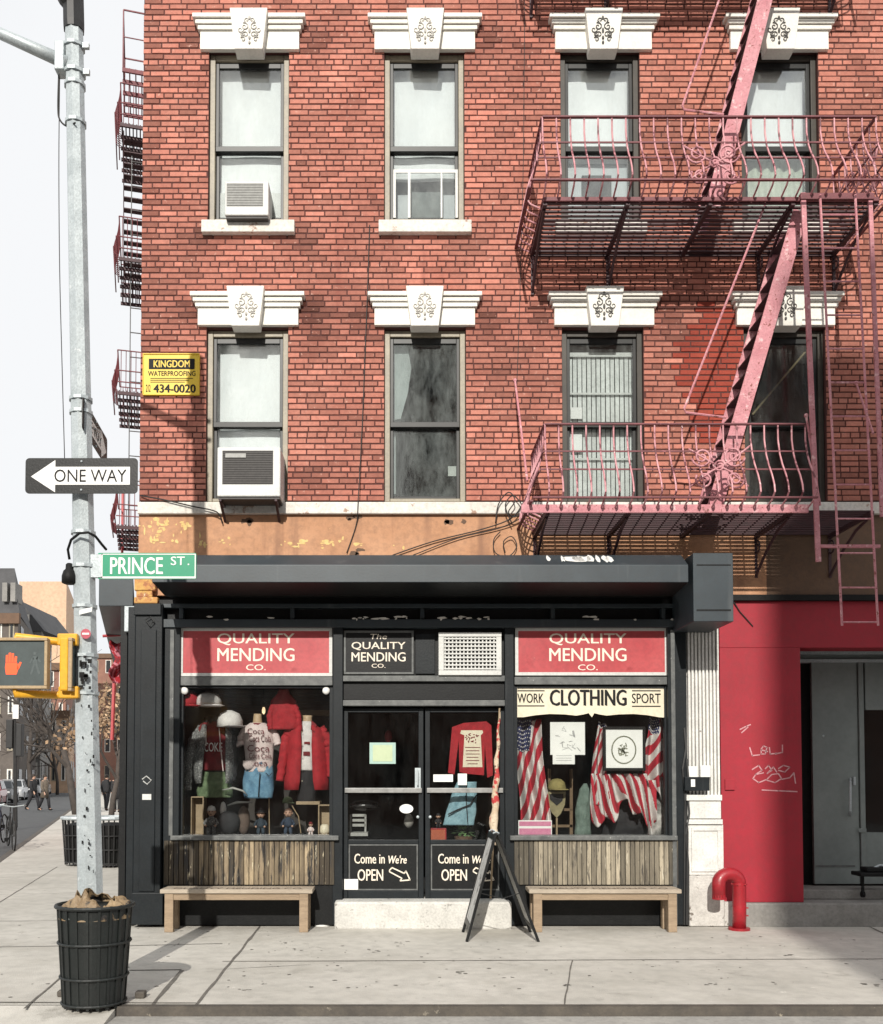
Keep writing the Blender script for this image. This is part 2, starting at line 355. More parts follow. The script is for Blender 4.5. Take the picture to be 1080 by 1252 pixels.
for a, c, wd in (((272,1176),(1300,1172),.014),((318,1133),(240,1229),.020),((1041,1123),(1110,1155),.016),((-40,1127),(86,1126),.012),((-40,1159),(78,1157),.016),
                 ((150,1157),(272,1154),.016),((158,1187),(222,1186),.022),((223,1187),(187,1229),.024),((80,1190),(30,1234),.016),((700,1175),(690,1229),.010),((262,1186),(380,1180),.006),
                 ((-40,1095),(95,1092),.008),((70,1060),(-40,1128),.010),((-10,1226),(240,1227),.016)):
    joint(a, c, wd*.75)
struct(b, 'pavement_joints', M['joint'], recalc=False)
def blot(mb, p, r, z, k=9, sq=1.0):
    n = mb.add([(p.x+r*math.cos(6.283*i/k)*rnd.uniform(.6, 1.25), p.y+r*sq*math.sin(6.283*i/k)*rnd.uniform(.6, 1.25), z) for i in range(k)]); mb.face(range(n, n+k))
b = MB()
for i in range(190): p = G(rnd.uniform(0, 1090), rnd.triangular(1120, 1226, 1160)); blot(b, p, rnd.choice((.006, .009, .012, .018)), .0025+rnd.random()*.001, 8)
for (x, y) in ((800,1182),(1064,1205),(873,1204),(455,1163),(492,1152),(345,1153),(325,1203),(300,1210),(560,1190),(690,1205),(620,1196),(960,1168)): 
    for j in range(4): blot(b, G(x+rnd.gauss(0, 6), y+rnd.gauss(0, 1)), rnd.uniform(.008, .028), .0025+rnd.random()*.001, 9, .6)
struct(b, 'pavement_gum_spots', mat('old gum black', (.10,.095,.085), (.20,.185,.16), 6, .9), recalc=False)

# ================================================================== BRICK BUILDING
XL, XR = PX(173, 300), 8.2
SIDE = (CAM.x - XL) / (-DIST - 0) * -1                # the side wall runs straight away from the camera
side_dir = Vector((XL, DIST, 0)).normalized()
side_dir = Vector((side_dir.x + .006, side_dir.y, 0)).normalized()
bld = thing('brick_building', 'red brick corner tenement with white window lintels and orange fascia', 'building', (2, 0, 0))
ROWS = [dict(z0=PZ(268), z1=PZ(62)), dict(z0=PZ(612), z1=PZ(401))]
WINS = [[(255,353,305),(470,568,520),(686,783,737),(907,1002,953)], [(252,352,301),(470,570,519),(688,788,739),(911,1011,961)]]
open_ = []
for ri, row in enumerate(ROWS):
    for (a, c, k) in WINS[ri]:
        ym = 165 if ri == 0 else 505
        open_.append((PX(a, ym), PX(c, ym), row['z0'], row['z1'], ri))
dx4 = open_[3][0] - open_[2][0]
for ri, row in enumerate(ROWS): open_.append((open_[4*ri+3][0] + 1.95 if 0 else open_[ri*4+3][0] + 1.95, open_[ri*4+3][1] + 1.95, row['z0'], row['z1'], ri))
ZLEDGE = PZ(612); ZTOP = 10.4
# mortar backing with real openings
b = MB()
zs = [ZLEDGE, ROWS[1]['z1'], ROWS[0]['z0'], ROWS[0]['z1'], ZTOP]
def backing(z0, z1, ops):
    x = XL + .004
    for o in sorted(ops):
        b.box(x, o[0], .008, .34, z0, z1); x = o[1]
    b.box(x, XR, .008, .34, z0, z1)
backing(zs[0], zs[1], [o for o in open_ if o[4] == 1]); backing(zs[1], zs[2], [])
backing(zs[2], zs[3], [o for o in open_ if o[4] == 0]); backing(zs[3], zs[4], [])
b.build('mortar_bed', M['mortar'], bld)
b = MB()
CH = PZ(400) - PZ(406.95); BL = .206
def soot(x, z):
    s = 0
    for (px, py, r, a) in ((383,382,.20,.75),(232,388,.15,.55),(236,48,.14,.55),(383,48,.18,.5),(598,382,.14,.5),(443,385,.12,.45),(596,46,.13,.45),(664,385,.12,.45),(815,385,.15,.4),(664,48,.12,.4),(360,290,.15,.4),(250,290,.15,.4),(580,292,.15,.35),(383,585,.2,.55),(385,430,.16,.3),(378,300,.2,.35),(470,300,.2,.3),(560,300,.2,.25),(240,300,.2,.3),(455,55,.14,.25),(600,60,.14,.2),(600,400,.16,.3),(440,390,.13,.25),(175,600,.2,.3),(660,400,.14,.3),(820,400,.2,.2)):
        q = P(px, py); d = math.hypot(x-q.x, (z-q.z)*.8)/r
        if d < 2: s += a*math.exp(-d*d*1.2)
    return min(s, .75)
row = 0; z = ZLEDGE
while z < ZTOP:
    header = row % 6 == 5
    bl = BL*.5 if header else BL
    x = XL - (bl*.5 if row % 2 else 0) + rnd.uniform(-.02, .02); g = .010
    zt = z + CH - .0105
    while x < XR:
        L_ = bl*rnd.uniform(.94, 1.06); x0, x1 = max(x, XL), min(x+L_-g, XR); x += L_
        if x1 - x0 < .03: continue
        segs = [(x0, x1)]
        for o in open_:
            if zt > o[2]+.004 and z < o[3]-.004:
                ns = []
                for s0, s1 in segs:
                    if s1 <= o[0] or s0 >= o[1]: ns.append((s0, s1)); continue
                    if s0 < o[0]: ns.append((s0, o[0]))
                    if s1 > o[1]: ns.append((o[1], s1))
                segs = ns
        for s0, s1 in segs:
            if s1 - s0 < .015: continue
            t = min(1, max(0, rnd.gauss(.56, .085) + .20*noise.noise(Vector((s0*.9, z*.9, 3))) + .14*noise.noise(Vector((s0*4, z*1.1, 9))) ))
            if rnd.random() < .02: t *= .7
            xm, zm = (s0+s1)/2, (z+zt)/2
            t = t*(1-soot(xm, zm)) - .10*soot(xm, zm)
            if s0 < XL + .1 and row % 2 == 0: t = .30
            yj = rnd.uniform(-.0025, .0025); c = .004; e = lambda: rnd.uniform(-.002, .002)
            zz0, zz1 = z + e(), zt + e()
            nn = b.add([(s0,.01,zz0),(s1,.01,zz0),(s1,.01,zz1),(s0,.01,zz1),(s0+c,yj,zz0+c),(s1-c,yj,zz0+c),(s1-c,yj,zz1-c),(s0+c,yj,zz1-c)])
            rp = P(868, 440); mi = 1 if (noise.noise(Vector((xm*2.2, zm*1.6, 5)))*.5 + 1.0 - math.hypot((xm-rp.x)/.42, (zm-rp.z)/.80)) > .12 else 0
            for q in ((4,5,6,7),(0,1,5,4),(1,2,6,5),(2,3,7,6),(3,0,4,7)): b.face([nn+i for i in q], mi, t)
    z += CH; row += 1
b.build('brick_wall', [M['brick'], mat('red painted brick', (.33,.060,.036), (.26,.045,.028), 4, .8, .4, 60, tint=.4, spec=.25)], bld, recalc=False)
# side wall, rear and roof
mb_side = M['brick_side'] = mat('side brick', (.40,.125,.085), (.28,.08,.055), 3, .85)
N_ = mb_side.node_tree.nodes; L_ = mb_side.node_tree.links
bt = N_.new('ShaderNodeTexBrick'); bt.inputs['Scale'].default_value = 1; bt.inputs['Brick Width'].default_value = .212; bt.inputs['Row Height'].default_value = CH
bt.inputs['Mortar Size'].default_value = .006; bt.inputs['Color1'].default_value = (.40,.125,.085,1); bt.inputs['Color2'].default_value = (.30,.085,.06,1); bt.inputs['Mortar'].default_value = (.11,.055,.045,1)
tcn = N_.new('ShaderNodeTexCoord'); mpn = N_.new('ShaderNodeMapping'); mpn.inputs['Rotation'].default_value = (R(90), 0, R(90))
L_.new(tcn.outputs['Object'], mpn.inputs[0]); L_.new(mpn.outputs[0], bt.inputs['Vector']); L_.new(bt.outputs['Color'], N_['Principled BSDF'].inputs['Base Color'])
b = MB(); q0 = Vector((XL, .345, 0)); q1 = q0 + side_dir*11.8
b.hexa([(q0.x+.02, q0.y, ZLEDGE), (q0.x+.30, q0.y, ZLEDGE), (q0.x+.30, q0.y, ZTOP), (q0.x+.02, q0.y, ZTOP)],
       [(q1.x+.02, q1.y, ZLEDGE), (q1.x+.30, q1.y, ZLEDGE), (q1.x+.30, q1.y, ZTOP), (q1.x+.02, q1.y, ZTOP)])
b.hexa([(q0.x+.022, q0.y, 0), (q0.x+.30, q0.y, 0), (q0.x+.30, q0.y, ZLEDGE-.002), (q0.x+.022, q0.y, ZLEDGE-.002)],
       [(q1.x+.022, q1.y, 0), (q1.x+.30, q1.y, 0), (q1.x+.30, q1.y, ZLEDGE-.002), (q1.x+.022, q1.y, ZLEDGE-.002)], 1)
b.build('side_wall', [M['brick_side'], M['shop_black']], bld)
b = MB(); b.box(q1.x+.31, XR, 11.4, 11.6, 0, ZTOP-.01); b.box(XR-.2, XR-.002, .35, 11.39, 0, ZTOP-.01); b.build('rear_wall', M['brick_side'], bld)
b = MB(); b.hexa([(XL+.05, .02, ZTOP+.002), (XR-.01, .02, ZTOP+.002), (XR-.01, .02, ZTOP+.15), (XL+.05, .02, ZTOP+.15)],
                 [(q1.x+.05, 11.7, ZTOP+.002), (XR-.01, 11.7, ZTOP+.002), (XR-.01, 11.7, ZTOP+.15), (q1.x+.05, 11.7, ZTOP+.15)]); b.build('roof', M['black'], bld)
b = MB()
for zf in (PZ(620)-.02, PZ(310)): b.box(XL+.2, XR-.25, .36, 7.9, zf-.12, zf, 0)
b.box(XL+.2, XR-.25, 2.2, 2.3, PZ(620)+.05, ZTOP-.05); b.build('upper_floors', M['room'], bld)

def bx(mb, px0, py0, px1, py1, y0, y1, m=0, t=.5, Y=None):
    x0, x1, z0, z1 = rect(px0, py0, px1, py1, min(y0, y1) if Y is None else Y)
    return mb.box(x0, x1, y0, y1, z0, z1, m, t)

def window(o, glassm, blinds, rail_frac, frame_m, kind):
    x0, x1, z0, z1, ri = o
    fw = .062; b = MB()                                    # outer brick moulding
    b.box(x0+.004, x0+fw, .055, .17, z0+.002, z1-.004); b.box(x1-fw, x1-.004, .055, .17, z0+.002, z1-.004); b.box(x0+fw+.001, x1-fw-.001, .058, .17, z1-fw-.01, z1-.004)
    b.box(x0+fw+.001, x1-fw-.001, .06, .17, z0+.003, z0+.04)
    f = b.build('window', frame_m, bld, bevel=.006)
    zr = z0 + (z1-z0)*rail_frac; a0, a1 = x0+fw+.002, x1-fw-.002; st = .036
    s = MB()
    zt = z1-fw-.012
    s.box(a0, a0+st, .085, .125, zr+.001, zt); s.box(a1-st, a1, .085, .125, zr+.001, zt); s.box(a0+st, a1-st, .086, .124, zt-.062, zt); s.box(a0, a1, .08, .125, zr-.03, zr+.03)
    s.box(a0, a0+st, .128, .165, z0+.041, zr+.02); s.box(a1-st, a1, .128, .165, z0+.041, zr+.02); s.box(a0+st, a1-st, .127, .164, z0+.041, z0+.085); s.box(a0, a1, .1265, .166, zr-.028, zr+.012)
    s.build('sash', M['dark_frame'], f, bevel=.004)
    g = MB(); g.box(a0+st-.004, a1-st+.004, .104, .108, zr+.031, zt-.06); g.build('pane', glassm[0], f)
    g = MB(); g.box(a0+st-.004, a1-st+.004, .146, .150, z0+.083, zr-.029); g.build('pane', glassm[1], f)
    for (fa, fb, m, ya) in blinds:                         # fractions of the height
        q = MB(); zz0 = z0 + (z1-z0)*fa; zz1 = z0 + (z1-z0)*fb
        q.grid(lambda u, v: (a0+.012+(a1-a0-.024)*u, ya + .004*math.sin(u*7+v*3) + .006*noise.noise(Vector((u*2, v*3, x0))), zz0+(zz1-zz0)*v), 14, 16)
        q.build('blind', m, f, smooth=True, thick=.003)
    return f
TF, BF = M['tan_frame'], M['brown_frame']
G1, GD = M['glass'], M['dirty_glass']
M['blind_lit'] = M['blind']
w_list = []
w_list.append(window(open_[0], (G1, G1), [(.18,.96,M['blind'],.21)], .445, TF, 't1'))
w_list.append(window(open_[1], (G1, G1), [(.29,.96,M['blind'],.21)], .445, TF, 't2'))
w_list.append(window(open_[2], (G1, G1), [(.40,.96,M['blind'],.21),(.0,.42,M['blind_grey'],.24)], .445, BF, 't3'))
w_list.append(window(open_[3], (G1, G1), [(.42,.96,M['blind'],.21)], .445, BF, 't4'))
w_list.append(window(open_[4], (GD if 0 else G1, G1), [(.28,.96,M['blind'],.21)], .455, TF, 'l1'))
w_list.append(window(open_[5], (GD, GD), [], .455, TF, 'l2'))
w_list.append(window(open_[6], (G1, G1), [], .455, BF, 'l3'))
w_list.append(window(open_[7], (G1, G1), [], .455, BF, 'l4'))
w_list.append(window(open_[8], (G1, G1), [(.3,.96,M['blind'],.21)], .445, BF, 't5'))
w_list.append(window(open_[9], (G1, G1), [(.3,.96,M['blind'],.21)], .455, BF, 'l5'))
# fittings of single windows
b = MB(); bx(b, 283, 236, 344, 266, .17, .18, Y=.17); bx(b, 268, 236, 283, 266, .17, .18, Y=.17); b.build('filler_panel', M['white_plastic'], w_list[0])
b = MB()                                                   # child guard screen, second window
for (a, c, d, e) in ((481,207,560,211),(481,211,484,266),(557,211,560,266),(499,211,502,266),(539,211,541,266)): bx(b, a, c, d, e, .112, .125, Y=.112)
b.build('screen_frame', M['white_plastic'], w_list[1])
b = MB(); bx(b, 502, 211, 539, 266, .30, .305, Y=.3); b.build('screen_mesh', mat('grey insect mesh', (.22,.25,.24), (.12,.14,.135), 9, .8), w_list[1])
b = MB(); bx(b, 476, 205, 505, 268, .33, .335, Y=.33); bx(b, 537, 205, 566, 268, .33, .335, Y=.33); b.build('curtain', M['blind_grey'], w_list[1])
b = MB(); bx(b, 712, 214, 748, 246, .185, .22, Y=.18); b.build('filler_panel', M['dark_frame'], w_list[2])
b = MB()
x0, x1, z0, z1 = rect(915, 172, 994, 268, .26)
b.grid(lambda u, v: (x0+(x1-x0)*u, .26+.022*math.sin(u*34+2*v), z0+(z1-z0)*v), 40, 4); b.build('curtain', mat('pale green net curtain', (.58,.62,.52), (.44,.50,.40), 3, .9), w_list[3], smooth=True, thick=.002)
# curved curtain and dark inner room of the dusty window
b = MB(); cu = [(478,412),(497,414),(503,450),(499,480),(490,512),(478,514)]
q = [P(a, c, .2) for a, c in cu]; b.prism([(p.x, p.z) for p in q], 'y', .2, .205); b.build('curtain', M['blind_grey'], w_list[5])
b = MB(); bx(b, 478, 520, 484, 604, .2, .205, Y=.2); b.build('curtain', M['blind_grey'], w_list[5])
b = MB(); bx(b, 548, 570, 566, 582, .2, .23, Y=.2); b.build('paper_scrap', M['white'], w_list[5])
# vertical blinds of the third lower window
b = MB(); x0, x1, z0, z1 = rect(695, 436, 781, 612, .2)
for i in range(15):
    xa = x0 + (x1-x0)*(i+.1)/15; b.box(xa, xa+(x1-x0)/15*.80, .20+.004*(i%2), .208+.004*(i%2), z0, z1, 0, rnd.uniform(.3, .7))
b.build('vertical_blind', mat('white slat', (.74,.76,.74), (.66,.68,.66), 3, .7, tint=.15), w_list[6])
b = MB()
for y in (480, 520, 560): bx(b, 697, y, 780, y+2.4, .17, .18, Y=.17)
bx(b, 697, 431, 780, 436, .17, .19, Y=.17); b.build('blind_rail', M['white_plastic'], w_list[6])
b = MB(); bx(b, 698, 498, 712, 512, .168, .170, Y=.168); bx(b, 698, 526, 712, 553, .168, .170, Y=.168); b.build('paper_notice', M['white'], w_list[6])
b = MB(); b.bar(P(920, 507, .19), P(985, 430, .19), .02, .02); b.build('window_bar', mat('wooden rod', (.30,.24,.12), rough=.6), w_list[7])

# lintels with keystones, sills
M['dark_relief'] = mat('sooty carved relief', (.16,.155,.145), (.07,.068,.064), 24, .85)
def lintel(cx_, lx0, lx1, ytop, ycorn, ybase, by1, Y0=0, worn=False):
    s = 1.0
    b = MB()
    bxs = lambda a, c, d, e, p, m=0: bx(b, a, c, d, e, -p, .012, m, Y=-.03)
    bxs(lx0+8, ycorn+17, lx1-8, by1, .045)
    for (k, p) in ((0, .115), (1, .09), (2, .07)):
        yy = ycorn + k*5.6; ins = (0, 3, 5.5)[k]; bxs(lx0+ins, yy+.3, lx1-ins, yy+5.4, p)
    o = b.build('lintel', M['white_stone'], bld, bevel=.006)
    kb_ = MB()
    tl, tr, bl, br = P(cx_-23, ytop, -.1), P(cx_+23, ytop, -.1), P(cx_-17, by1+3, -.1), P(cx_+17, by1+3, -.1)
    kb_.hexa([(bl.x, -.155, bl.z), (br.x, -.155, br.z), (tr.x, -.165, tr.z), (tl.x, -.165, tl.z)], [(bl.x, .012, bl.z), (br.x, .012, br.z), (tr.x, .012, tr.z), (tl.x, .012, tl.z)])
    kb_.build('keystone', M['white_stone'], o, bevel=.008)
    rel = MB()                                             # carved foliage
    c = P(cx_, (ytop+by1)/2 - 1, -.165); u = 1/113.
    def curl(ox, oz, r0, turns, sgn, ph, th):
        n = int(turns*9); pts = []
        for i in range(n+1): f = i/n; r = r0*u*(1-.82*f); an = ph + sgn*f*turns*6.283; pts.append((c.x+ox*u+r*math.cos(an), -.166, c.z+oz*u+r*math.sin(an)))
        rel.tube(pts, [th*(1-.5*i/n) for i in range(n+1)], 5)
    for sgn in (-1, 1):
        for (ox, oz, r0, tn, ph, th) in ((6,5,5.2,1.3,1.2,.007),(11,1,4.6,1.2,2.2,.006),(5,-5,4.4,1.3,-.6,.006),(8,-11,3.6,1.1,.6,.006),(3.2,13,3.4,1.1,-1.0,.007),(9,-4,3,.9,3.6,.005)):
            curl(sgn*ox, oz, r0, tn, sgn, ph if sgn > 0 else math.pi-ph, th)
    for oz, l in ((16,.04),(0,.05),(-9,.035),(-15,.03)): rel.ball((c.x, -.165, c.z+oz*u), .014, .010, l*.6, 7, 5)
    rel.build('relief', M['dark_relief'] if worn else M['grey_stone'], o, smooth=True)
for (c, a, d) in ((305,237,374),(520,450,589),(737.5,671,805),(953,885,1021)): lintel(c, a, d, 14.5, 22, 45, 61, worn=c > 700)
for (c, a, d) in ((301,234,373),(519.5,450,589),(739,670,808),(961,893,1029)): lintel(c, a, d, 352.5, 360, 380, 398, worn=c > 700)
lintel(1172, 1104, 1240, 14.5, 22, 45, 61); lintel(1180, 1112, 1248, 352.5, 360, 380, 398)
for (a, d) in ((246,360),(463,577),(680,792),(898,1014),(1115,1231)):
    b = MB(); bx(b, a, 268, d, 283, -.07, .17, Y=-.07); b.build('sill', M['white_ledge'], bld, bevel=.008)
# stone ledge and orange fascia
b = MB(); x0, x1, z0, z1 = rect(168, 613, 662, 628, -.07)
b.box(x0, XR, -.07, .3, z0, z1-.004); b.build('ledge', M['white_ledge'], bld, bevel=.01)
ZL0 = z0
b = MB(); x0, x1, z0, z1 = rect(167, 628, 936, 728, -.02); zF = z0
b.box(XL+.005, PX(936, 660), -.02, .3, z0, ZL0-.002, 0); b.box(PX(936, 660)+.001, XR, -.018, .3, z0, ZL0-.002, 1); b.build('fascia', [M['orange'], M['brown_and_fascia_shade']], bld)  # right end: same orange band, its shade painted in as brown
b = MB()
def flake(cx_, cy_, rx, ry, Y, k=9):
    c = P(cx_, cy_, Y); n = b.add([(c.x+rx/113*math.cos(6.283*i/k)*rnd.uniform(.5, 1.2), Y, c.z+ry/113*math.sin(6.283*i/k)*rnd.uniform(.5, 1.2)) for i in range(k)]); b.face(range(n, n+k))
for i in range(9):
    fx, fy = rnd.triangular(170, 250, 178), rnd.uniform(638, 672)
    for j in range(rnd.randint(3, 9)): flake(fx+rnd.gauss(0, 5), fy+rnd.gauss(0, 4), abs(rnd.gauss(0, 2.2))+.6, abs(rnd.gauss(0, 1.7))+.5, -.0215-rnd.random()*.0012, 7)
for (x, y, k) in ((275,663,5),(349,664,6),(372,663,3),(395,664,9),(403,661,8),(418,661,3),(440,665,3),(490,668,2),(366,666,4)):
    for i in range(k): flake(x+rnd.gauss(0, 5), y+rnd.gauss(0, 2.5), abs(rnd.gauss(0, 2.0))+.5, abs(rnd.gauss(0, 1.3))+.4, -.0215-rnd.random()*.0012, 7)
b.build('peeling_patch', mat('flaked yellow paint', (.74,.56,.24), (.66,.44,.16), 20, .8), bld, recalc=False)
b = MB(); 
for (px, py) in ((425,634),(300,640),(445,672),(560,640)):
    for i in range(3): flake(px+rnd.uniform(-14, 14), py+rnd.uniform(-4, 6), rnd.uniform(3, 9), rnd.uniform(2, 5), -.0215)
b.build('stain', M['brown_and_fascia_shade'], bld, recalc=False)
# little holes and hooks in the brickwork
# cables on the facade
def cable(name, label, pts, r=.006, m='cable', Y=-.02, cat='cable', group=None):
    b = MB(); q = [P(p[0], p[1], p[2] if len(p) > 2 else Y) for p in pts]
    sm = []
    for i in range(len(q)-1):
        p0, p1, p2, p3 = q[max(i-1,0)], q[i], q[i+1], q[min(i+2, len(q)-1)]
        for k in range(5):
            t = k/5; sm.append(.5*((2*p1) + (p2-p0)*t + (2*p0-5*p1+4*p2-p3)*t*t + (3*p1-p0-3*p2+p3)*t**3))
    sm.append(q[-1]); b.tube(sm, r, 5)
    return tag(b.build(name, M[m], smooth=True), label, cat, group)
cable('cable', 'thin black cable running down the bricks between the first two window columns', [(452,275),(450,340),(447,420),(443,520),(438,612,-.09),(436,640,-.04),(424,676,-.04)])
cable('cable', 'thin dark wire down the bricks left of the lower fire escape balcony', [(642,-20),(641,100),(640,200),(637,320),(634,420),(632,470)], .004)
cable('cable', 'black cable sagging along the white ledge at the building corner', [(172,606),(200,611,-.09),(235,619,-.10),(265,626,-.10),(272,640,-.05)], .008)
cable('cable', 'pair of loose cables swooping over the orange fascia', [(480,679,-.05),(530,662,-.05),(590,647,-.05),(625,634,-.09),(640,615,-.1)], .007)
cable('cable', 'lower loose cable curving over the orange fascia', [(505,679,-.05),(560,658,-.05),(610,646,-.05),(640,632,-.09),(655,622,-.1)], .006)
cable('cable', 'tangle of coiled wire by the left corner of the fire escape', [(612,650,-.06),(604,660,-.07),(606,676,-.07),(622,680,-.07),(632,668,-.07),(626,656,-.07),(616,662,-.07),(618,676,-.06)], .006)
cable('cable', 'knot of black wires on the ledge at the fire escape corner', [(606,640,-.1),(610,616,-.12),(622,602,-.14),(630,612,-.16),(622,626,-.14),(630,632,-.12),(640,622,-.13),(628,606,-.12),(618,618,-.12),(626,640,-.1)], .007)
# ================================================================== SHOP FRONT
shop = thing('storefront', 'charcoal painted wooden shop front with roller shutter box and two display windows', 'shop front', (.2, 0, 0))
def part(mb, name, m, parent=None, **k): return mb.build(name, m, parent or shop, **k)
# roller shutter housing: profile in (y, z)
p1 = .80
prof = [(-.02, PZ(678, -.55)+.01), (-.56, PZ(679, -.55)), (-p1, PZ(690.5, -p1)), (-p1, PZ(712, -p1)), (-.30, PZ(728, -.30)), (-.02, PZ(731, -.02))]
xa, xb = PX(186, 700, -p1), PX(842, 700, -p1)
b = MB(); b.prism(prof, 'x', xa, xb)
b.m[2+3] = 1; b.m[2+4] = 1; hs = part(b, 'shutter_box', [M['shutter'], M['shop_dark']], bevel=.006)  # underside faces black: shutter slot, plus shade below the box painted in
b = MB()
for (px, w_) in ((702,15),(714,11),(706,8),(722,5),(688,3),(737,5),(746,6),(729,3),(668,3)):
    c = P(px+rnd.uniform(-2, 2), 683+rnd.uniform(-1, 2), -.62)
    k = 8; t0 = (c.z - prof[1][1])/(prof[2][1]-prof[1][1]); 
    pts = []
    for i in range(k):
        dx = w_/113*math.cos(6.283*i/k)*rnd.uniform(.5, 1.1); dt = .4*math.sin(6.283*i/k)*rnd.uniform(.5, 1.1); t = min(.95, max(.0, .42+dt))
        pts.append((c.x+dx, prof[1][0]+(prof[2][0]-prof[1][0])*t - .002, prof[1][1]+(prof[2][1]-prof[1][1])*t + .003))
    n = b.add(pts); b.face(range(n, n+k))
part(b, 'bare_patch', M['white'], hs, recalc=False)
b = MB(); x0, x1, z0, z1 = rect(848, 676, 897, 760, -.78); b.box(x0, x1, -.78, -.02, z0, z1); eb = part(b, 'shutter_motor_box', M['shutter'], bevel=.008)
b = MB(); x0b, x1b, z0b, z1b = rect(852, 745, 894, 747, -.782); b.box(x0b, x1b, -.784, -.7795, z0b, z1b)
x0b, x1b, z0b, z1b = rect(852, 690, 894, 691.5, -.782); b.box(x0b, x1b, -.784, -.7795, z0b, z1b); part(b, 'cover_seam', M['shop_dark'], eb)
# side street shutter box and its bracket
b = MB(); c = Vector((PX(121, 720, .1), .1, 0)); zt, zb = PZ(706, .1), PZ(741, .1); xr = PX(163, 720, .1); e = side_dir*7
b.hexa([(c.x, .1, zb), (xr, .1, zb), (xr, .1, zt), (c.x, .1, zt)], [(c.x+e.x, .1+e.y, zb), (xr+e.x, .1+e.y, zb), (xr+e.x, .1+e.y, zt), (c.x+e.x, .1+e.y, zt)])
part(b, 'shutter_box', M['shutter'], bevel=.006)
b = MB(); bx(b, 164, 706, 190, 722, -.10, -.021, Y=-.1); bx(b, 166, 722, 186, 730, -.09, -.021, Y=-.1); bx(b, 164, 730, 193, 738, -.11, -.021, Y=-.1); part(b, 'corner_bracket', M['peel'], bevel=.012)
b = MB(); bx(b, 152, 741, 164, 772, -.02, .1, Y=-.02); part(b, 'junction_box', M['galv'], bevel=.004)
b = MB(); bx(b, 146, 741, 154, 1131, .05, .3, Y=.05); part(b, 'side_post', M['shop_dark'])
# lintel zone
b = MB()
bx(b, 197, 722, 838, 1131, .28, .30, Y=.28) if 0 else None
bx(b, 197, 757, 838, 767, -.075, .04, Y=-.075); bx(b, 197, 738, 838, 743, -.06, .04, Y=-.06); bx(b, 195, 738, 200, 757, -.062, .04, Y=-.06)
for x in (219, 355, 514, 674, 809, 834): bx(b, x, 743.3, x+5, 756.6, -.055, .03, Y=-.055)
part(b, 'transom_rail', M['shutter'], bevel=.004)
b = MB(); bx(b, 190, 728, 845, 768, .045, .09, Y=.045); part(b, 'transom_board', M['shop_dark'])
b = MB()
for i in range(30):
    px = rnd.choice((rnd.uniform(230, 345), rnd.uniform(375, 500), rnd.uniform(525, 600), rnd.uniform(700, 830))); c = P(px, 756.5+rnd.uniform(-2.5, 1.5), -.078)
    w_ = rnd.uniform(.01, .07); k = 7
    n = b.add([(c.x+w_*math.cos(6.283*j/k)*rnd.uniform(.4, 1.1), -.0775-rnd.random()*.001, c.z+.014*math.sin(6.283*j/k)*rnd.uniform(.4, 1.1)) for j in range(k)]); b.face(range(n, n+k))
part(b, 'paint_chips', M['white_ledge'], recalc=False)
# pilasters and posts
def col(x0, y0, x1, y1, ya, yb, m, name='post', bev=.005):
    b = MB(); bx(b, x0, y0, x1, y1, ya, yb, Y=ya); return part(b, name, m, bevel=bev)
b = MB(); bx(b, 155, 742, 164, 1131, -.03, .2, Y=-.03); bx(b, 164, 738, 197, 1131, -.12, .2, Y=-.12); bx(b, 171, 770, 190, 1090, -.135, -.121, Y=-.13); bx(b, 164, 738, 197, 752, -.15, -.121, Y=-.14); bx(b, 161, 1092, 199, 1131, -.15, -.121, Y=-.15)
pil = part(b, 'pilaster', M['shop_black'], bevel=.006)
b = MB()
c = P(179, 955, -.137); 
for (sx, sy) in ((179,955),):
    b.tube([P(174,953,-.138),P(179,949,-.138),P(185,954,-.138),P(180,959,-.138),P(175,955,-.138)], .006, 4)
b.box(P(174,972,-.137).x, P(185,972,-.137).x, -.1385, -.1355, P(179,978,-.137).z, P(179,971,-.137).z)
part(b, 'sticker', M['white_plastic'], pil)
b = MB(); b.tube([P(178,758,-.155),P(184,754,-.155),P(188,760,-.155),P(183,765,-.155)], .008, 5, closed=True); part(b, 'ring', M['black_iron'], pil)
for (a, c) in ((200,219),(407,419),(618,629),(818,841)):
    col(a, 767.2, c, 1131, -.05 if a != 818 else -.06, .12, M['shop_black'])
col(207, 770, 212, 1022, -.065, -.0505, M['shop_rail'], 'moulding', .003); col(822, 770, 827, 1131, -.075, -.0605, M['shop_rail'], 'moulding', .003)
# rails
def rail(x0, y0, x1, y1, ya, yb, m=None, name='rail'): b = MB(); bx(b, x0, y0, x1, y1, ya, yb, Y=ya); return part(b, name, m or M['shop_rail'], bevel=.004)
rail(219.3, 827.5, 406.7, 838, -.02, .10); rail(629.3, 827.5, 817.7, 837, -.02, .10)
rail(419.3, 826, 617.7, 833, -.03, .10); rail(419.3, 856, 617.7, 863, -.035, .12)
rail(419.3, 833.2, 617.7, 855.8, .02, .12, M['shop_dark'], 'panel')
rail(419.3, 767.2, 617.7, 825.8, .05, .12, M['shop_dark'], 'panel'); rail(508, 775, 532, 824, .03, .0495, M['shop_black'], 'panel')
rail(219.3, 767.2, 406.7, 827.3, .045, .12, M['shop_dark'], 'panel'); rail(629.3, 767.2, 817.7, 827.3, .045, .12, M['shop_dark'], 'panel')
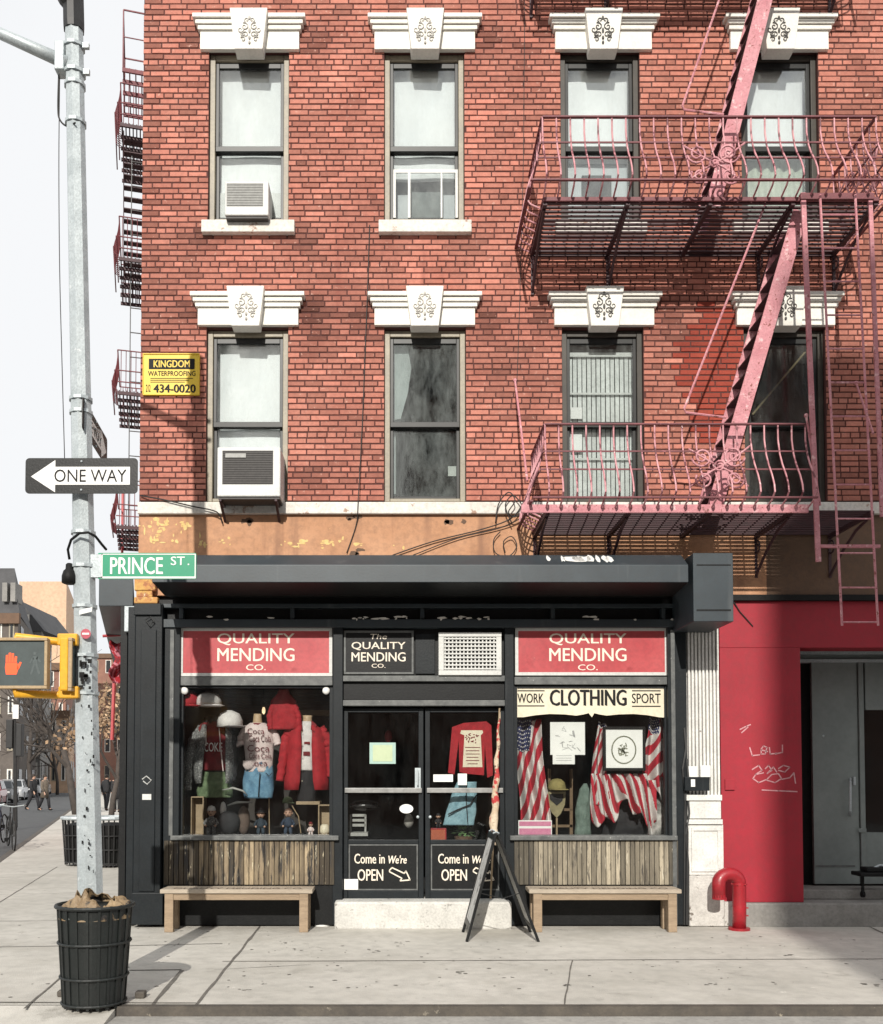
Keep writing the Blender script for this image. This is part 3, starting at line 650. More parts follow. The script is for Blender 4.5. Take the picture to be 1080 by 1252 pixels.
# display windows
for (x0, x1, sx0, sx1) in ((219.2, 406.8, 208, 414), (629.2, 817.8, 624, 829)):
    b = MB(); ya = .05
    bx(b, x0, 838, x0+4, 1022, ya-.03, ya+.04, Y=0); bx(b, x1-4, 838, x1, 1022, ya-.03, ya+.04, Y=0); bx(b, x0+4, 838.2, x1-4, 841, ya-.03, ya+.04, Y=0)
    fr = part(b, 'display_window', M['shop_black'])
    b = MB(); bx(b, x0+4, 841, x1-4, 1022, ya, ya+.006, Y=ya); part(b, 'pane', M['shop_glass'], fr)
    b = MB(); bx(b, sx0, 1022, sx1, 1027.5, -.11, .12, Y=-.11); part(b, 'sill', M['shop_rail'], fr, bevel=.005)
# bulkheads of vertical planks
for (x0, x1, m) in ((200, 409, M['plank']), (629, 830, M['plank_grey'])):
    b = MB(); n = 34; bxs_ = [x0 + (x1-x0)*i/n for i in range(n+1)]
    for a, c in zip(bxs_, bxs_[1:]):
        t = rnd.gauss(.5, .25)
        if m is M['plank'] and (a < 238 or a > 385): t = rnd.uniform(-.5, -.2)
        if m is M['plank'] and 262 < a < 285: t -= .35
        if m is M['plank_grey'] and (a < 650 or a > 815): t = rnd.uniform(-.6, -.2)
        q0, q1, z0, z1 = rect(a, 1028, c, 1082, -.07); b.box(q0+.003, q1-.003, -.07, -.045, z0, z1, 0, t)
    part(b, 'plank_bulkhead', m, bevel=.004)
    b = MB(); bx(b, x0, 1027.6, x1, 1131, -.044, .10, Y=-.044); part(b, 'base_board', M['shop_dark'])
# door step
b = MB(); x0, x1, z0, z1 = rect(409, 1100, 626, 1128, -.22); b.box(x0, x1, -.22, .25, -.01, PZ(1101, -.1)); part(b, 'door_step', M['step'], bevel=.02)
# doors
def door(x0, x1, hx, sgn):
    b = MB(); y0 = 866; ya, yb = .06, .11
    bx(b, x0, y0, x0+6, 1100, ya, yb, Y=ya); bx(b, x1-6, y0, x1, 1100, ya, yb, Y=ya)
    bx(b, x0+6.1, y0, x1-6.1, 871, ya+.001, yb, Y=ya); bx(b, x0+6.1, 1089, x1-6.1, 1100, ya+.001, yb, Y=ya); bx(b, x0+6.1, 1027, x1-6.1, 1032, ya+.001, yb, Y=ya)
    d = part(b, 'door', M['shop_black'], bevel=.004)
    b = MB(); bx(b, x0+6, 871, x1-6, 1028, ya+.02, ya+.026, Y=ya); part(b, 'pane', M['shop_glass'], d)
    b = MB(); bx(b, x0+2, 963.5, x1-2, 969.5, ya-.03, ya-.004, Y=ya-.03); part(b, 'push_bar', mat('worn aluminium', (.34,.34,.33), (.22,.22,.21), 14, .4, metal=.6) if 'alu' not in M else M['alu'], d, bevel=.004)
    b = MB(); bx(b, x0+6, 1031.5, x1-6, 1089.5, ya+.006, yb-.01, Y=ya); part(b, 'door_panel', M['shop_dark'], d)
    b = MB()
    for (a, c, e, f) in ((x0+7,1032.5,x1-7,1034),(x0+7,1087,x1-7,1088.5),(x0+7,1034,x0+8.5,1087),(x1-8.5,1034,x1-7,1087)): bx(b, a, c, e, f, ya+.001, ya+.007, Y=ya)
    part(b, 'panel_border', M['shop_rail'], d)
    b = MB(); Y = ya+.003; xo = x0 + (14 if sgn < 0 else 16)
    write_px(b, 'Come in', xo, 1044, xo+37, 1056, Y, .012); write_px(b, "We're", xo+41, 1046, xo+64, 1056, Y, .02, slant=.15)
    write_px(b, 'OPEN', xo+4, 1063, xo+35, 1077, Y, .012)
    part(b, 'lettering', M['letters'], d, recalc=False)
    b = MB(); ax, ay = xo+43, 1062
    out_ = [(0,2),(3,-1),(18,6),(20,3),(25,14),(13,15),(15,12),(0,4)]
    stroke(b, [(ax+p, ay+q) for p, q in out_+out_[:1]], Y, 1.5); part(b, 'arrow', M['letters'], d, recalc=False)
    b = MB(); sgn < 0 and bx(b, hx-3.5, 939, hx+3.5, 964, ya-.012, ya-.0005, Y=ya); sgn < 0 and b.tube([P(hx, 942, ya-.012), P(hx, 944, ya-.05), P(hx, 960, ya-.05), P(hx, 962, ya-.012)], .008, 6)
    sgn < 0 and part(b, 'handle', M['galv'], d)
    b = MB(); q = P(hx, 999, ya); b.ball((q.x, ya-.004, q.z), .017, .012, .017); part(b, 'lock', M['galv'], d)
    return d
M['alu'] = mat('worn aluminium', (.40,.40,.39), (.26,.26,.25), 14, .4, metal=.5)
dl = door(419.5, 518, 511, -1); dr = door(520, 617.5, 526, 1)
b = MB(); bx(b, 421, 1075, 438, 1088, .045, .052, Y=.045); part(b, 'sticker', M['white'], dl)
b = MB(); bx(b, 530, 947, 554, 956, .075, .078, Y=.075); bx(b, 560, 946, 571, 960, .075, .078, Y=.075); part(b, 'sticker', M['white'], dr)
b = MB(); c = P(497, 989, .074); b.prism([(c.x+.075*math.cos(6.283*i/20), c.z+.05*math.sin(6.283*i/20)) for i in range(20)], 'y', .071, .0785); part(b, 'sticker', M['white'], dl)
b = MB(); bx(b, 452, 908, 484, 934, .071, .078, Y=.075); nt_ = part(b, 'notice', mat('pale green notice', (.36,.52,.46), (.33,.47,.42), 4, .5, fine=.03), dl)
b = MB(); bx(b, 456, 911, 480, 931, .0685, .0705, Y=.07); part(b, 'notice', mat('pale yellow notice', (.48,.56,.36), (.44,.52,.33), 4, .5, fine=.03), dl)
# shop rooms behind the glass
b = MB()
xs0, xs1 = PX(201, 900), PX(838, 900)
zfl, zce = PZ(1025), PZ(770)
b.box(xs0, xs1, 4.2, 4.3, 0, zce+.2); b.box(xs0-.1, xs0, .121, 4.2, 0, zce+.2); b.box(xs1, xs1+.1, .121, 4.2, 0, zce+.2)
b.box(xs0, xs1, .13, 4.2, zce+.1, zce+.2); b.box(xs0, xs1, .26, 4.2, .005, .10)
part(b, 'shop_room', M['room'])
M['wood_dark'] = mat('dark wood', (.07,.045,.03), (.04,.028,.02), 7, .6, stretch=(.4,3,3))
M['shelf_wood'] = mat('shelf wood', (.36,.27,.17), (.26,.19,.11), 6, .6, stretch=(.4,3,3))
b = MB(); b.box(xs0+.02, PX(412, 900), .13, .95, .12, zfl-.02, 0); part(b, 'display_floor', M['wood_dark'])
b = MB(); b.box(PX(624, 900), xs1-.02, .13, .95, .12, zfl-.02, 0); part(b, 'display_floor', M['wood_dark'])
b = MB(); b.box(xs0+.02, PX(402, 900, 1.0), .96, 1.0, zfl, zce+.05); part(b, 'display_back', mat('dark display back', (.045,.04,.036), (.03,.027,.025), 4, .8))
b = MB()
for i in range(9): bx(b, 268, 844+i*4.2, 404, 847.4+i*4.2, .93, .958, Y=.93)
part(b, 'slatted_board', M['wood_dark'])
# ------------------------------------------------ fluted pilaster, meter box
b = MB(); x0, x1, z0, z1 = rect(841.3, 745, 881, 972, -.05); k = 9; b.box(x0, x1, .0, .25, 0, PZ(730))
for i in range(k):
    xa = x0 + (x1-x0)*(i+.5)/k; w_ = (x1-x0)/k*.38
    b.prism([(xa-w_, .0), (xa-w_*.7, -.04), (xa+w_*.7, -.04), (xa+w_, .0)], 'z', z0, z1)
fp = part(b, 'fluted_pilaster', M['fluted'])
b = MB(); bx(b, 839.5, 972, 883, 979, -.09, -.002, Y=-.08); bx(b, 841, 979.5, 882, 1001, -.07, -.002, Y=-.07); bx(b, 840, 1002, 884, 1008, -.085, -.002, Y=-.08); bx(b, 842, 1008.5, 885, 1070, -.06, -.002, Y=-.06)
for (a, c, d, e) in ((846,1012,881,1016),(846,1062,881,1066),(846,1016,849,1062),(878,1016,881,1062)): bx(b, a, c, d, e, -.075, -.0605, Y=-.07)
part(b, 'plinth', M['fluted'], fp, bevel=.004)
b = MB(); bx(b, 843, 1070.5, 886, 1133, -.075, -.002, Y=-.07); bx(b, 886.2, 1103, 909, 1133, -.07, .3, Y=-.07); part(b, 'foot', M['rough_stone'], fp, bevel=.012)
b = MB(); bx(b, 838, 950, 868, 967, -.15, -.045, Y=-.15); mbx = part(b, 'meter_box', M['shop_black'], fp, bevel=.006)
b = MB(); bx(b, 842, 937, 853, 951, -.06, -.045, Y=-.06); bx(b, 857, 936, 869, 950, -.055, -.045, Y=-.055); bx(b, 845, 953, 850, 962, -.155, -.1505, Y=-.15); part(b, 'sticker', M['white'], fp)
b = MB()
for i, (dx, yy) in enumerate(((840,968),(837,930),(841,1010))):
    b.tube([P(dx, yy-40, -.07), P(dx+2, yy-15, -.08), P(dx-2, yy+10, -.08), P(dx+1, yy+50, -.07), P(dx, 1131, -.07)], .012, 5)
part(b, 'conduit', M['black_iron'], fp)
# ================================================================== RED SHOP NEXT DOOR
red = thing('red_storefront', 'bright red painted shop front with grey glass door and scratched graffiti', 'shop front', (4.5, 0, 0))
RX0 = PX(881.5, 920); RX1 = PX(981, 950); zs = PZ(1102); zt = PZ(735)
b = MB(); b.box(RX0, RX1, .0, .85, zs-.012, PZ(792)-.001); b.box(RX0, XR, .0, .30, PZ(792), zt); b.box(RX1+2.6, XR, .002, .9, zs-.012, PZ(792)-.001)
rw = part(b, 'wall', M['red_wall'], red, bevel=.005)
b = MB(); b.box(RX0-.02, XR, -.05, .28, zt+.001, PZ(728)); part(b, 'flashing', M['black'], red)
b = MB()                                               # graffiti
Y = -.0025
for l in ([(917,914),(920,924),(929,923)],[(931,916),(934,912),(938,914),(936,922),(931,922),(931,917),(939,919)],[(941,914),(942,922),(950,921)],[(957,911),(957,920),(948,922)],
          [(920,941),(928,936),(932,942),(924,947),(934,945)],[(936,940),(940,936),(944,942),(938,946),(946,938),(950,944)],[(952,940),(958,936),(966,938),(960,944),(952,942)],
          [(925,946),(921,952),(928,957),(938,953),(944,947),(952,946),(956,952),(948,957),(938,954)],[(956,953),(966,951),(971,945),(973,958)],[(932,966),(952,967),(975,968)],[(905,892),(913,888),(918,886)],[(907,896),(915,889)]):
    stroke(b, l, Y, 1.5)
part(b, 'graffiti', mat('scratched paint', (.62,.34,.36), (.5,.2,.22), 30, .7), rw, recalc=False)
b = MB(); bx(b, 887, 953, 899, 966, -.02, -.001, Y=-.02); part(b, 'cover_plate', M['red_wall'], rw, bevel=.003)
b = MB(); b.tube([P(897,735,-.02),P(905,748,-.012),P(915,759,-.012),P(921,766,-.008)], .006, 5); part(b, 'loose_wire', M['cable'], red)
b = MB(); b.box(RX0+.21, XR, -.07, .9, -.01, PZ(1104.5, -.07)-.001); part(b, 'stone_step', M['stone_step'], red, bevel=.015)
zd0 = PZ(1081, .8) 
b = MB(); b.box(RX1+.002, RX1+2.598, .25, .9, PZ(1104.5, -.07), zd0-.002); part(b, 'threshold', M['stone_step'], red, bevel=.01)
M['door_grey'] = mat('grey green door paint', (.23,.26,.25), (.17,.195,.19), 2, .35, fine=.05)
YD = .62
def rb(b, *a, y0, y1): return bx(b, *a, y0, y1, Y=y0)
b = MB(); rb(b, 976, 793, 1200, 800, y0=YD-.02, y1=YD+.1); rb(b, 976, 806, 1200, 810, y0=YD-.015, y1=YD+.1); part(b, 'transom_bar', M['galv'], red)
b = MB(); rb(b, 972, 800.2, 1200, 805.8, y0=YD+.05, y1=YD+.08); part(b, 'transom', M['door_grey'], red)
b = MB(); rb(b, 972, 810.2, 994, 1081, y0=YD+.10, y1=YD+.14); part(b, 'side_panel', M['black'], red)
b = MB(); rb(b, 994.3, 810.2, 1050, 1081, y0=YD, y1=YD+.05); dd = part(b, 'door', M['door_grey'], red, bevel=.004)
b = MB(); rb(b, 998, 1058, 1046, 1060, y0=YD-.006, y1=YD-.0005); part(b, 'kick_line', M['shop_rail'], dd)
b = MB(); rb(b, 1044, 950, 1047, 960, y0=YD-.02, y1=YD-.001); b.tube([P(1040,952,YD), P(1040,956,YD-.06), P(1040,992,YD-.06), P(1040,997,YD)], .014, 7); part(b, 'handle', M['galv'], dd)
b = MB(); q = P(1007, 900, YD-.004); b.ball((q.x, YD-.003, q.z), .014, .006, .014); part(b, 'lock', M['galv'], dd)
b = MB(); rb(b, 1052, 810.2, 1058, 1081, y0=YD-.02, y1=YD+.08); rb(b, 1058.2, 1018, 1120, 1081, y0=YD, y1=YD+.06); rb(b, 1050, 1013, 1060, 1018, y0=YD-.03, y1=YD-.021); rb(b, 1058.2, 810.2, 1120, 868, y0=YD, y1=YD+.06); rb(b, 1120.2, 810.2, 1128, 1081, y0=YD-.02, y1=YD+.08)
part(b, 'side_panel', M['door_grey'], red, bevel=.004)
b = MB(); rb(b, 1058, 868, 1120, 1018, y0=YD+.02, y1=YD+.03); part(b, 'pane', M['shop_glass'], red)
b = MB(); rb(b, 972, 800, 1220, 1081, y0=1.3, y1=1.32); part(b, 'dark_room', M['room'], red)
b = MB(); rb(b, 960, 783, 1230, 792.2, y0=.31, y1=1.3); part(b, 'porch_ceiling', M['room'], red)

# standpipe
b = MB(); r = .070; base = P(904, 1128, -.27); 
pts = [(base.x, -.27, .0)]
zc = P(904, 1080, -.27).z; cx_ = (P(904, 1080, -.27).x + P(877, 1080, -.27).x)/2; rr = (P(904, 1080, -.27).x - P(877, 1080, -.27).x)/2
pts += [(cx_+rr, -.27, zc*.5)]
for i in range(11): a = math.pi*i/10; pts.append((cx_+rr*math.cos(a), -.27-.05*i/10, zc+rr*.85*math.sin(a)))
zend = P(876, 1097, -.3).z; pts.append((cx_-rr, -.32, zend))
b.tube(pts, r, 14)
sp = thing('standpipe', 'glossy red fire standpipe bent like a cane in front of white plinth', 'standpipe', (base.x, -.27, 0))
b.build('pipe', M['standpipe'], sp, smooth=True)
b = MB()
for (z, rad) in ((.0, .11), (zc-.02, .074)): b.lathe((base.x, -.27, z), [(rad, 0), (rad, .025)], 16)
b.build('flange', M['standpipe'], sp)
b = MB()
for i in range(6): a = i*1.047; b.ball((cx_+rr+.076*math.cos(a), -.27+.076*math.sin(a), zc-.008), .011)
for i in range(3): b.box(cx_+rr-.07-.0, cx_+rr+.085, -.30, -.285, zc*.3+.08*i, zc*.3+.012+.08*i)
b.build('bolt', M['standpipe'], sp)
b = MB(); b.lathe((cx_-rr, -.32, zend-.02), [(.07, 0), (.07, .05), (.06, .055)], 16); b.lathe((cx_-rr, -.32, zend-.024), [(.052, 0), (.052, .003)], 14, 1); b.build('outlet', [M['standpipe'], M['black']], sp)

t = thing('folding_trolley', 'black folded trolley standing on the stone step by the grey glass door', 'trolley', P(1066, 1081, .1))
zt_ = PZ(1103, -.07)+.02; zz = lambda py: PZ(py, .15); zb_ = zz(1086)
b = MB(); bx(b, 1052, 1067, 1090, 1072, .08, .32, Y=.1); bx(b, 1060, 1061, 1088, 1066.5, .12, .28, Y=.12); b.build('platform', M['black'], t, bevel=.01)
b = MB(); b.tube([P(1064, 1064, .2), P(1076, 1058, .2), P(1090, 1060, .2)], .014, 6); b.build('handle', M['galv'], t)
for px in (1055, 1084):
    b = MB(); c = P(px, 1076, .2); b.bar((c.x, .2, PZ(1072, .2)), (c.x, .2, zt_+.02), .025, .025); b.build('leg', M['black'], t); b = MB(); b.tube([(c.x-.015, .2, zt_+.03), (c.x+.015, .2, zt_+.03)], .035, 12); b.build('caster', M['black'], t)
# ================================================================== SIGNS ON THE SHOP
def board_sign(name, label, x0, y0, x1, y1, Y, frame_m, face_m, bw, cat='sign', group=None):
    a, c, z0, z1 = rect(x0, y0, x1, y1, Y)
    t = thing(name, label, cat, ((a+c)/2, Y, z0), group)
    b = MB(); bx(b, x0+bw, y0+bw, x1-bw, y1-bw, Y+.004, Y+.03, Y=Y); b.build('panel', face_m, t)
    b = MB(); bx(b, x0, y0, x1, y0+bw, Y-.006, Y+.032, Y=Y); bx(b, x0, y1-bw, x1, y1, Y-.006, Y+.032, Y=Y); bx(b, x0, y0+bw+.05, x0+bw, y1-bw-.05, Y-.006, Y+.032, Y=Y); bx(b, x1-bw, y0+bw+.05, x1, y1-bw-.05, Y-.006, Y+.032, Y=Y)
    b.build('frame', frame_m, t, bevel=.003)
    return t
def shop_words(t, cx_, y, s, Y, the=True):
    b = MB()
    if the: write_px(b, 'The', cx_-15*s, y-14*s, cx_+15*s, y-5*s, Y, .0, slant=.25)
    write_px(b, 'QUALITY', cx_-47*s, y, cx_+47*s, y+14.5*s, Y, .012); write_px(b, 'MENDING', cx_-47*s, y+18*s, cx_+47*s, y+34*s, Y, .013); write_px(b, 'CO.', cx_-12*s, y+38*s, cx_+12*s, y+45*s, Y, .008)
    b.build('lettering', M['letters'], t, recalc=False)
YS = .0
t = board_sign('shop_sign', 'red shop name sign with pale border above the clothes window, nearest the street corner', 220, 767.5, 406.5, 827, YS, M['white_plastic'], M['sign_red'], 4)
shop_words(t, 313, 774.5, 1.0, YS+.003)
t = board_sign('shop_sign', 'red shop name sign with pale border above the flag window and cream clothing board', 630, 767.5, 817, 826, YS, M['white_plastic'], M['sign_red'], 4)
shop_words(t, 719, 774.5, 1.0, YS+.003)
t = board_sign('shop_sign', 'small black shop name sign over the door, beside the air conditioner grille', 420.5, 771, 506, 824.5, YS, M['shop_rail'], M['shop_dark'], 2.6)
shop_words(t, 463, 785, .70, YS+.003)
# cream board with cut edge
Yb = .035
x0, x1, z0, z1 = rect(629.5, 838.5, 816.5, 878, Yb)
t = thing('clothing_sign', 'cream board lettered for clothing with a wavy cut lower edge in the right window', 'sign', ((x0+x1)/2, Yb, z0))
low = [(629.5,877),(640,877),(655,874.5),(672,873),(690,873.5),(705,875),(714,873.5),(720,872),(724,877),(727,872),(733,873.5),(742,875),(757,873.5),(775,873),(792,874.5),(806,877),(816.5,877.5)]
poly = [P(a, c, Yb) for a, c in low] + [P(816.5, 839, Yb), P(629.5, 839, Yb)]
b = MB(); n = len(low)
for i in range(n-1):
    a, c = P(*low[i], Yb), P(*low[i+1], Yb); zt_ = PZ(839, Yb)
    b.hexa([(a.x, Yb, a.z), (c.x, Yb, c.z), (c.x, Yb, zt_), (a.x, Yb, zt_)], [(a.x, Yb+.012, a.z), (c.x, Yb+.012, c.z), (c.x, Yb+.012, zt_), (a.x, Yb+.012, zt_)])
b.build('board', M['cream'], t)
b = MB(); Y = Yb-.002
write_px(b, 'WORK', 633, 848, 665, 859.5, Y, .015); write_px(b, 'CLOTHING', 673, 843.5, 766, 863, Y, .03); write_px(b, 'SPORT', 773, 848, 808, 860, Y, .012)
for (a, c, d) in ((633,666,844),(633,666,862.5),(773,808,844),(773,808,863)): bx(b, a, d, c, d+1.3, Y-.001, Y+.0005, Y=Y)
b.build('lettering', M['black'], t, recalc=False)
# transom air conditioner
t = thing('window_air_conditioner', 'white framed air conditioner grille set above the shop door', 'air conditioner', P(575, 825, -.06))
b = MB(); Y = -.06
for (a, c, d, e) in ((536.5,773,613.5,778.5),(536.5,819.5,613.5,825.5),(536.5,778.6,543,819.4),(607,778.6,613.5,819.4)): bx(b, a, c, d, e, Y, .1, Y=Y)
b.build('casing', M['white_plastic'], t, bevel=.005)
b = MB(); bx(b, 543, 778.5, 607, 819.5, -.02, .0, Y=-.02); b.build('backing', mat('dark fins', (.10,.10,.10), (.05,.05,.05), 20, .6), t)
b = MB()
for i in range(14): xx = 543.6+i*4.6; bx(b, xx, 778.6, xx+1.6, 819.4, -.045, -.035, Y=-.045)
for i in range(9): yy = 780+i*4.6; bx(b, 543.1, yy, 606.9, yy+1.8, -.055, -.0455, Y=-.05)
b.build('grille', M['white_plastic'], t)
# yellow waterproofing sign
Y = -.018
t = board_sign('wall_sign', 'yellow waterproofing advertisement with phone number on the bricks at the corner', 174.5, 432, 244, 483, Y, M['sign_yellow'], M['sign_yellow'], 1.2)
b = MB(); bx(b, 182, 438.5, 238, 451, Y+.0, Y+.0035, Y=Y); q = rect(182, 438.5, 238, 451, Y)
b.build('word_band', M['black'], t)
b = MB(); write_px(b, 'KINGDOM', 188, 440.5, 232, 449, Y-.002, .02); b.build('lettering', M['sign_yellow'], t, recalc=False)
b = MB(); write_px(b, 'WATERPROOFING', 181, 453.5, 239, 459.5, Y+.002, .02); write_px(b, '434-0020', 188, 470, 239, 480, Y+.002, .045); write_px(b, '212', 178.5, 470, 184, 479, Y+.002, .01)
for i in range(3): stroke(b, [(184, 462.5+i*2.3), (236-i*5, 462.5+i*2.3)], Y+.002, .8)
b.build('lettering', M['black'], t, recalc=False)

# ================================================================== AIR CONDITIONERS IN THE WINDOWS
M['ac_grille'] = mat('grey ac grille', (.40,.40,.38), (.30,.30,.285), 30, .6)
M['ac_dark'] = mat('brown ac grille', (.060,.054,.050), (.035,.032,.030), 30, .6)
def ac(label, x0, y0, x1, y1, Yf, gm, gx0, gy0, gx1, gy1, brackets, badge=False):
    a, c, z0, z1 = rect(x0, y0, x1, y1, Yf)
    t = thing('window_air_conditioner', label, 'air conditioner', ((a+c)/2, Yf, z0))
    b = MB(); b.box(a, c, Yf, .19, z0, z1); b.build('casing', M['white_plastic'], t, bevel=.012)
    b = MB(); ga, gc, g0, g1 = rect(gx0, gy0, gx1, gy1, Yf); b.box(ga, gc, Yf-.004, Yf-.0005, g0, g1, 0)
    k = int((g1-g0)/.018)
    for i in range(k): z = g0 + (g1-g0)*(i+.3)/k; b.box(ga+.006, gc-.006, Yf-.010, Yf-.0045, z, z+(g1-g0)/k*.5)
    b.build('grille', gm, t)
    b = MB(); b.box(a+.01, c-.01, Yf+.02, .18, z0-.022, z0-.001); b.build('base_tray', M['ac_dark'], t)
    if brackets:
        for xx in (a+.03, c-.05):
            q = MB(); q.bar((xx, Yf+.03, z0-.035), (xx, .0, z0-.19), .025, .02); q.bar((xx, Yf+.02, z0-.033), (xx, .1, z0-.033), .025, .02); q.build('bracket', M['iron'], t)
    if badge:
        q = MB(); bx(q, 276, 555, 301, 560, Yf-.018, Yf-.0105, Y=Yf); q.build('badge', M['ac_grille'], t)
    return t
ac('small white air conditioner on the sill of the top left window', 275, 221.5, 328.5, 263, -.16, M['ac_grille'], 277, 224, 322, 252, False)
ac('large white air conditioner with dark grille on brackets above the white ledge', 265.5, 546.5, 343, 607, -.34, M['ac_dark'], 272, 551, 334, 592, True, True)

# ================================================================== FIRE ESCAPE ON THE FRONT
PD = .95
ZP2, ZP1 = PZ(246, -PD), PZ(624, -PD); ZP3 = ZP2 + (ZP2-ZP1)
FX0 = PX(664, 245, -PD); FX1 = PX(1072, 190, -PD); F1X0 = PX(667, 610, -PD); F1X1 = PX(986, 600, -PD); F1XE = PX(1068, 620, -PD)
fe = thing('fire_escape', 'faded pink iron fire escape with stairs and drop ladder across the brick front', 'fire escape', ((FX0+FX1)/2, -.01, ZP1))
HB = PZ(143, -PD) - ZP2
BEL = [(0,0),(.18,.0),(.36,.04),(.50,.10),(.66,.19),(.78,.24),(.87,.255),(.94,.17),(1,-.02)]
def platform(z, x0, x1, ch):
    b = MB(); n = 13
    for i in range(n):
        y = -.03 - (PD-.06)*i/(n-1); b.box(x0, x1, y-.017, y+.017, z-.010, z+.004, 0)
    o = b.build('platform', M['iron'], fe)
    b = MB()
    k = 5
    for i in range(k):
        x = x0 + .02 + (x1-x0-.04)*i/(k-1); b.box(x-.02, x+.02, -PD-.02, .0, z-.05, z-.011)
    b.box(x0, x1, -.012, .0, z-.045, z-.0105); b.build('cross_beam', M['iron'], o)
    b = MB()
    if ch: b.box(PX(637, 622, -PD), F1X1, -PD-.05, -PD-.022, z-.035, z+.045)
    else: b.box(x0, x1, -PD-.045, -PD-.021, z-.02, z+.018)
    b.build('edge_channel', M['pink'] if ch else M['pink_dark'], o)
    for i in (0, 1, 3, 4):
        x = x0 + .02 + (x1-x0-.04)*i/4; q = MB()
        q.tube([(x, -PD+.05, z-.06), (x, -.62, z-.12), (x, -.32, z-.26), (x, -.10, z-.40), (x, -.01, z-.46)], .016, 6)
        q.tube([(x, -.06+.09*math.cos(a)*(1-a/14), z-.16+.09*math.sin(a)*(1-a/14)) for a in [j*.6 for j in range(16)]], .010, 5)
        q.bar((x, -.015, z-.48), (x, -.015, z-.04), .03, .025); q.build('bracket', M['iron'], fe)
def FR(py, o): return 1-(PZ(py, -PD-o)-ZP2)/HB
def railing(z, x0, x1, right, m1=None):
    b = MB(); H = HB
    def at(front, s, f, bel):                               # s along the run, f fraction from the top
        return None
    runs = [('f', x0, x1), ('l', 0, PD)] + ([('r', 0, PD)] if right else [])
    def pt(run, s, f, off):
        zz = z + H*(1-f)
        if run == 'f': return (s, -PD-off, zz)
        if run == 'l': return (x0-off, -s, zz)
        return (x1+off, -s, zz)
    for (r_, s0, s1) in runs:
        n = max(3, int(round((s1-s0)/.137)))
        for i in range(n+1):
            if r_ != 'f' and i == n: continue
            s = s0 + (s1-s0)*i/n
            b.tube([pt(r_, s, f, o if r_ == 'f' else o*.6) for f, o in BEL], .0095, 5)
    rl = b.build('railing', M['pink_mix'], fe)
    b = MB()
    for (r_, s0, s1) in runs:
        e = .115 if r_ == 'f' else 0
        for f, o, wd, hh in ((0, 0, .035, .014), (FR(174, .035), .035, .014, .014), (FR(192.5, .11), .11, .014, .014), (FR(220, .26), .262, .03, .014), (.985, -.015, .035, .014)):
            o = o if r_ == 'f' else o*.6
            a_ = s0 - (o*.6 if r_ == 'f' else 0); c_ = s1 + (o*.6 if (r_ == 'f' and right) else 0) + (o if r_ != 'f' else 0)
            if r_ != 'f': c_ = s1 + o - .001; a_ = .0
            b.bar(pt(r_, a_, f, o), pt(r_, c_, f, o), wd, hh)
    b.build('rail_bar', M['pink_dark'], rl)
    return rl
M['pink_mix'] = mat('pink and maroon iron', (.64,.33,.35), (.42,.14,.165), 7, .6, .3, 60, spots=[(7,.53,(.14,.04,.05),.05),(24,.62,(.72,.54,.53),.04)])
def scroll(px, py, rl, flip=1):
    c = P(px, py, -PD-.20); b = MB()
    def spiral(cx_, cz, r0, turns, sgn, ph):
        n = int(turns*14); return [(c.x+cx_+sgn*r0*(1-i/n*.85)*math.cos(ph+i/14*6.283), c.y+.0, c.z+cz+r0*(1-i/n*.85)*math.sin(ph+i/14*6.283)) for i in range(n+1)]
    for (ox, oz, r0, sg, ph) in ((-.17,.09,.10,1,3.3),(.14,.10,.11,-1,3.3),(-.15,-.13,.085,1,2.6),(.15,-.13,.095,-1,2.6),(0,.0,.06,1,0)):
        b.tube(spiral(ox, oz, r0, 1.9, sg, ph), .011, 5)
    b.tube([(c.x-.30, c.y, c.z+.17), (c.x-.1, c.y, c.z+.05), (c.x+.1, c.y, c.z-.05), (c.x+.28, c.y, c.z-.20)], .010, 5); b.tube([(c.x-.30, c.y, c.z-.21), (c.x-.08, c.y, c.z-.05), (c.x+.12, c.y, c.z+.06), (c.x+.30, c.y, c.z+.2)], .010, 5)
    b.build('scroll_ornament', M['pink_mix'], rl, smooth=True)
platform(ZP2, FX0, FX1, False); r2 = railing(ZP2, FX0, FX1, True); scroll(874, 199, r2)
platform(ZP1, F1X0, F1XE, True); r1 = railing(ZP1, F1X0, F1X1, False); scroll(880, 570, r1)
platform(ZP3, FX0, FX1, False); r3 = railing(ZP3, FX0, FX1, True)
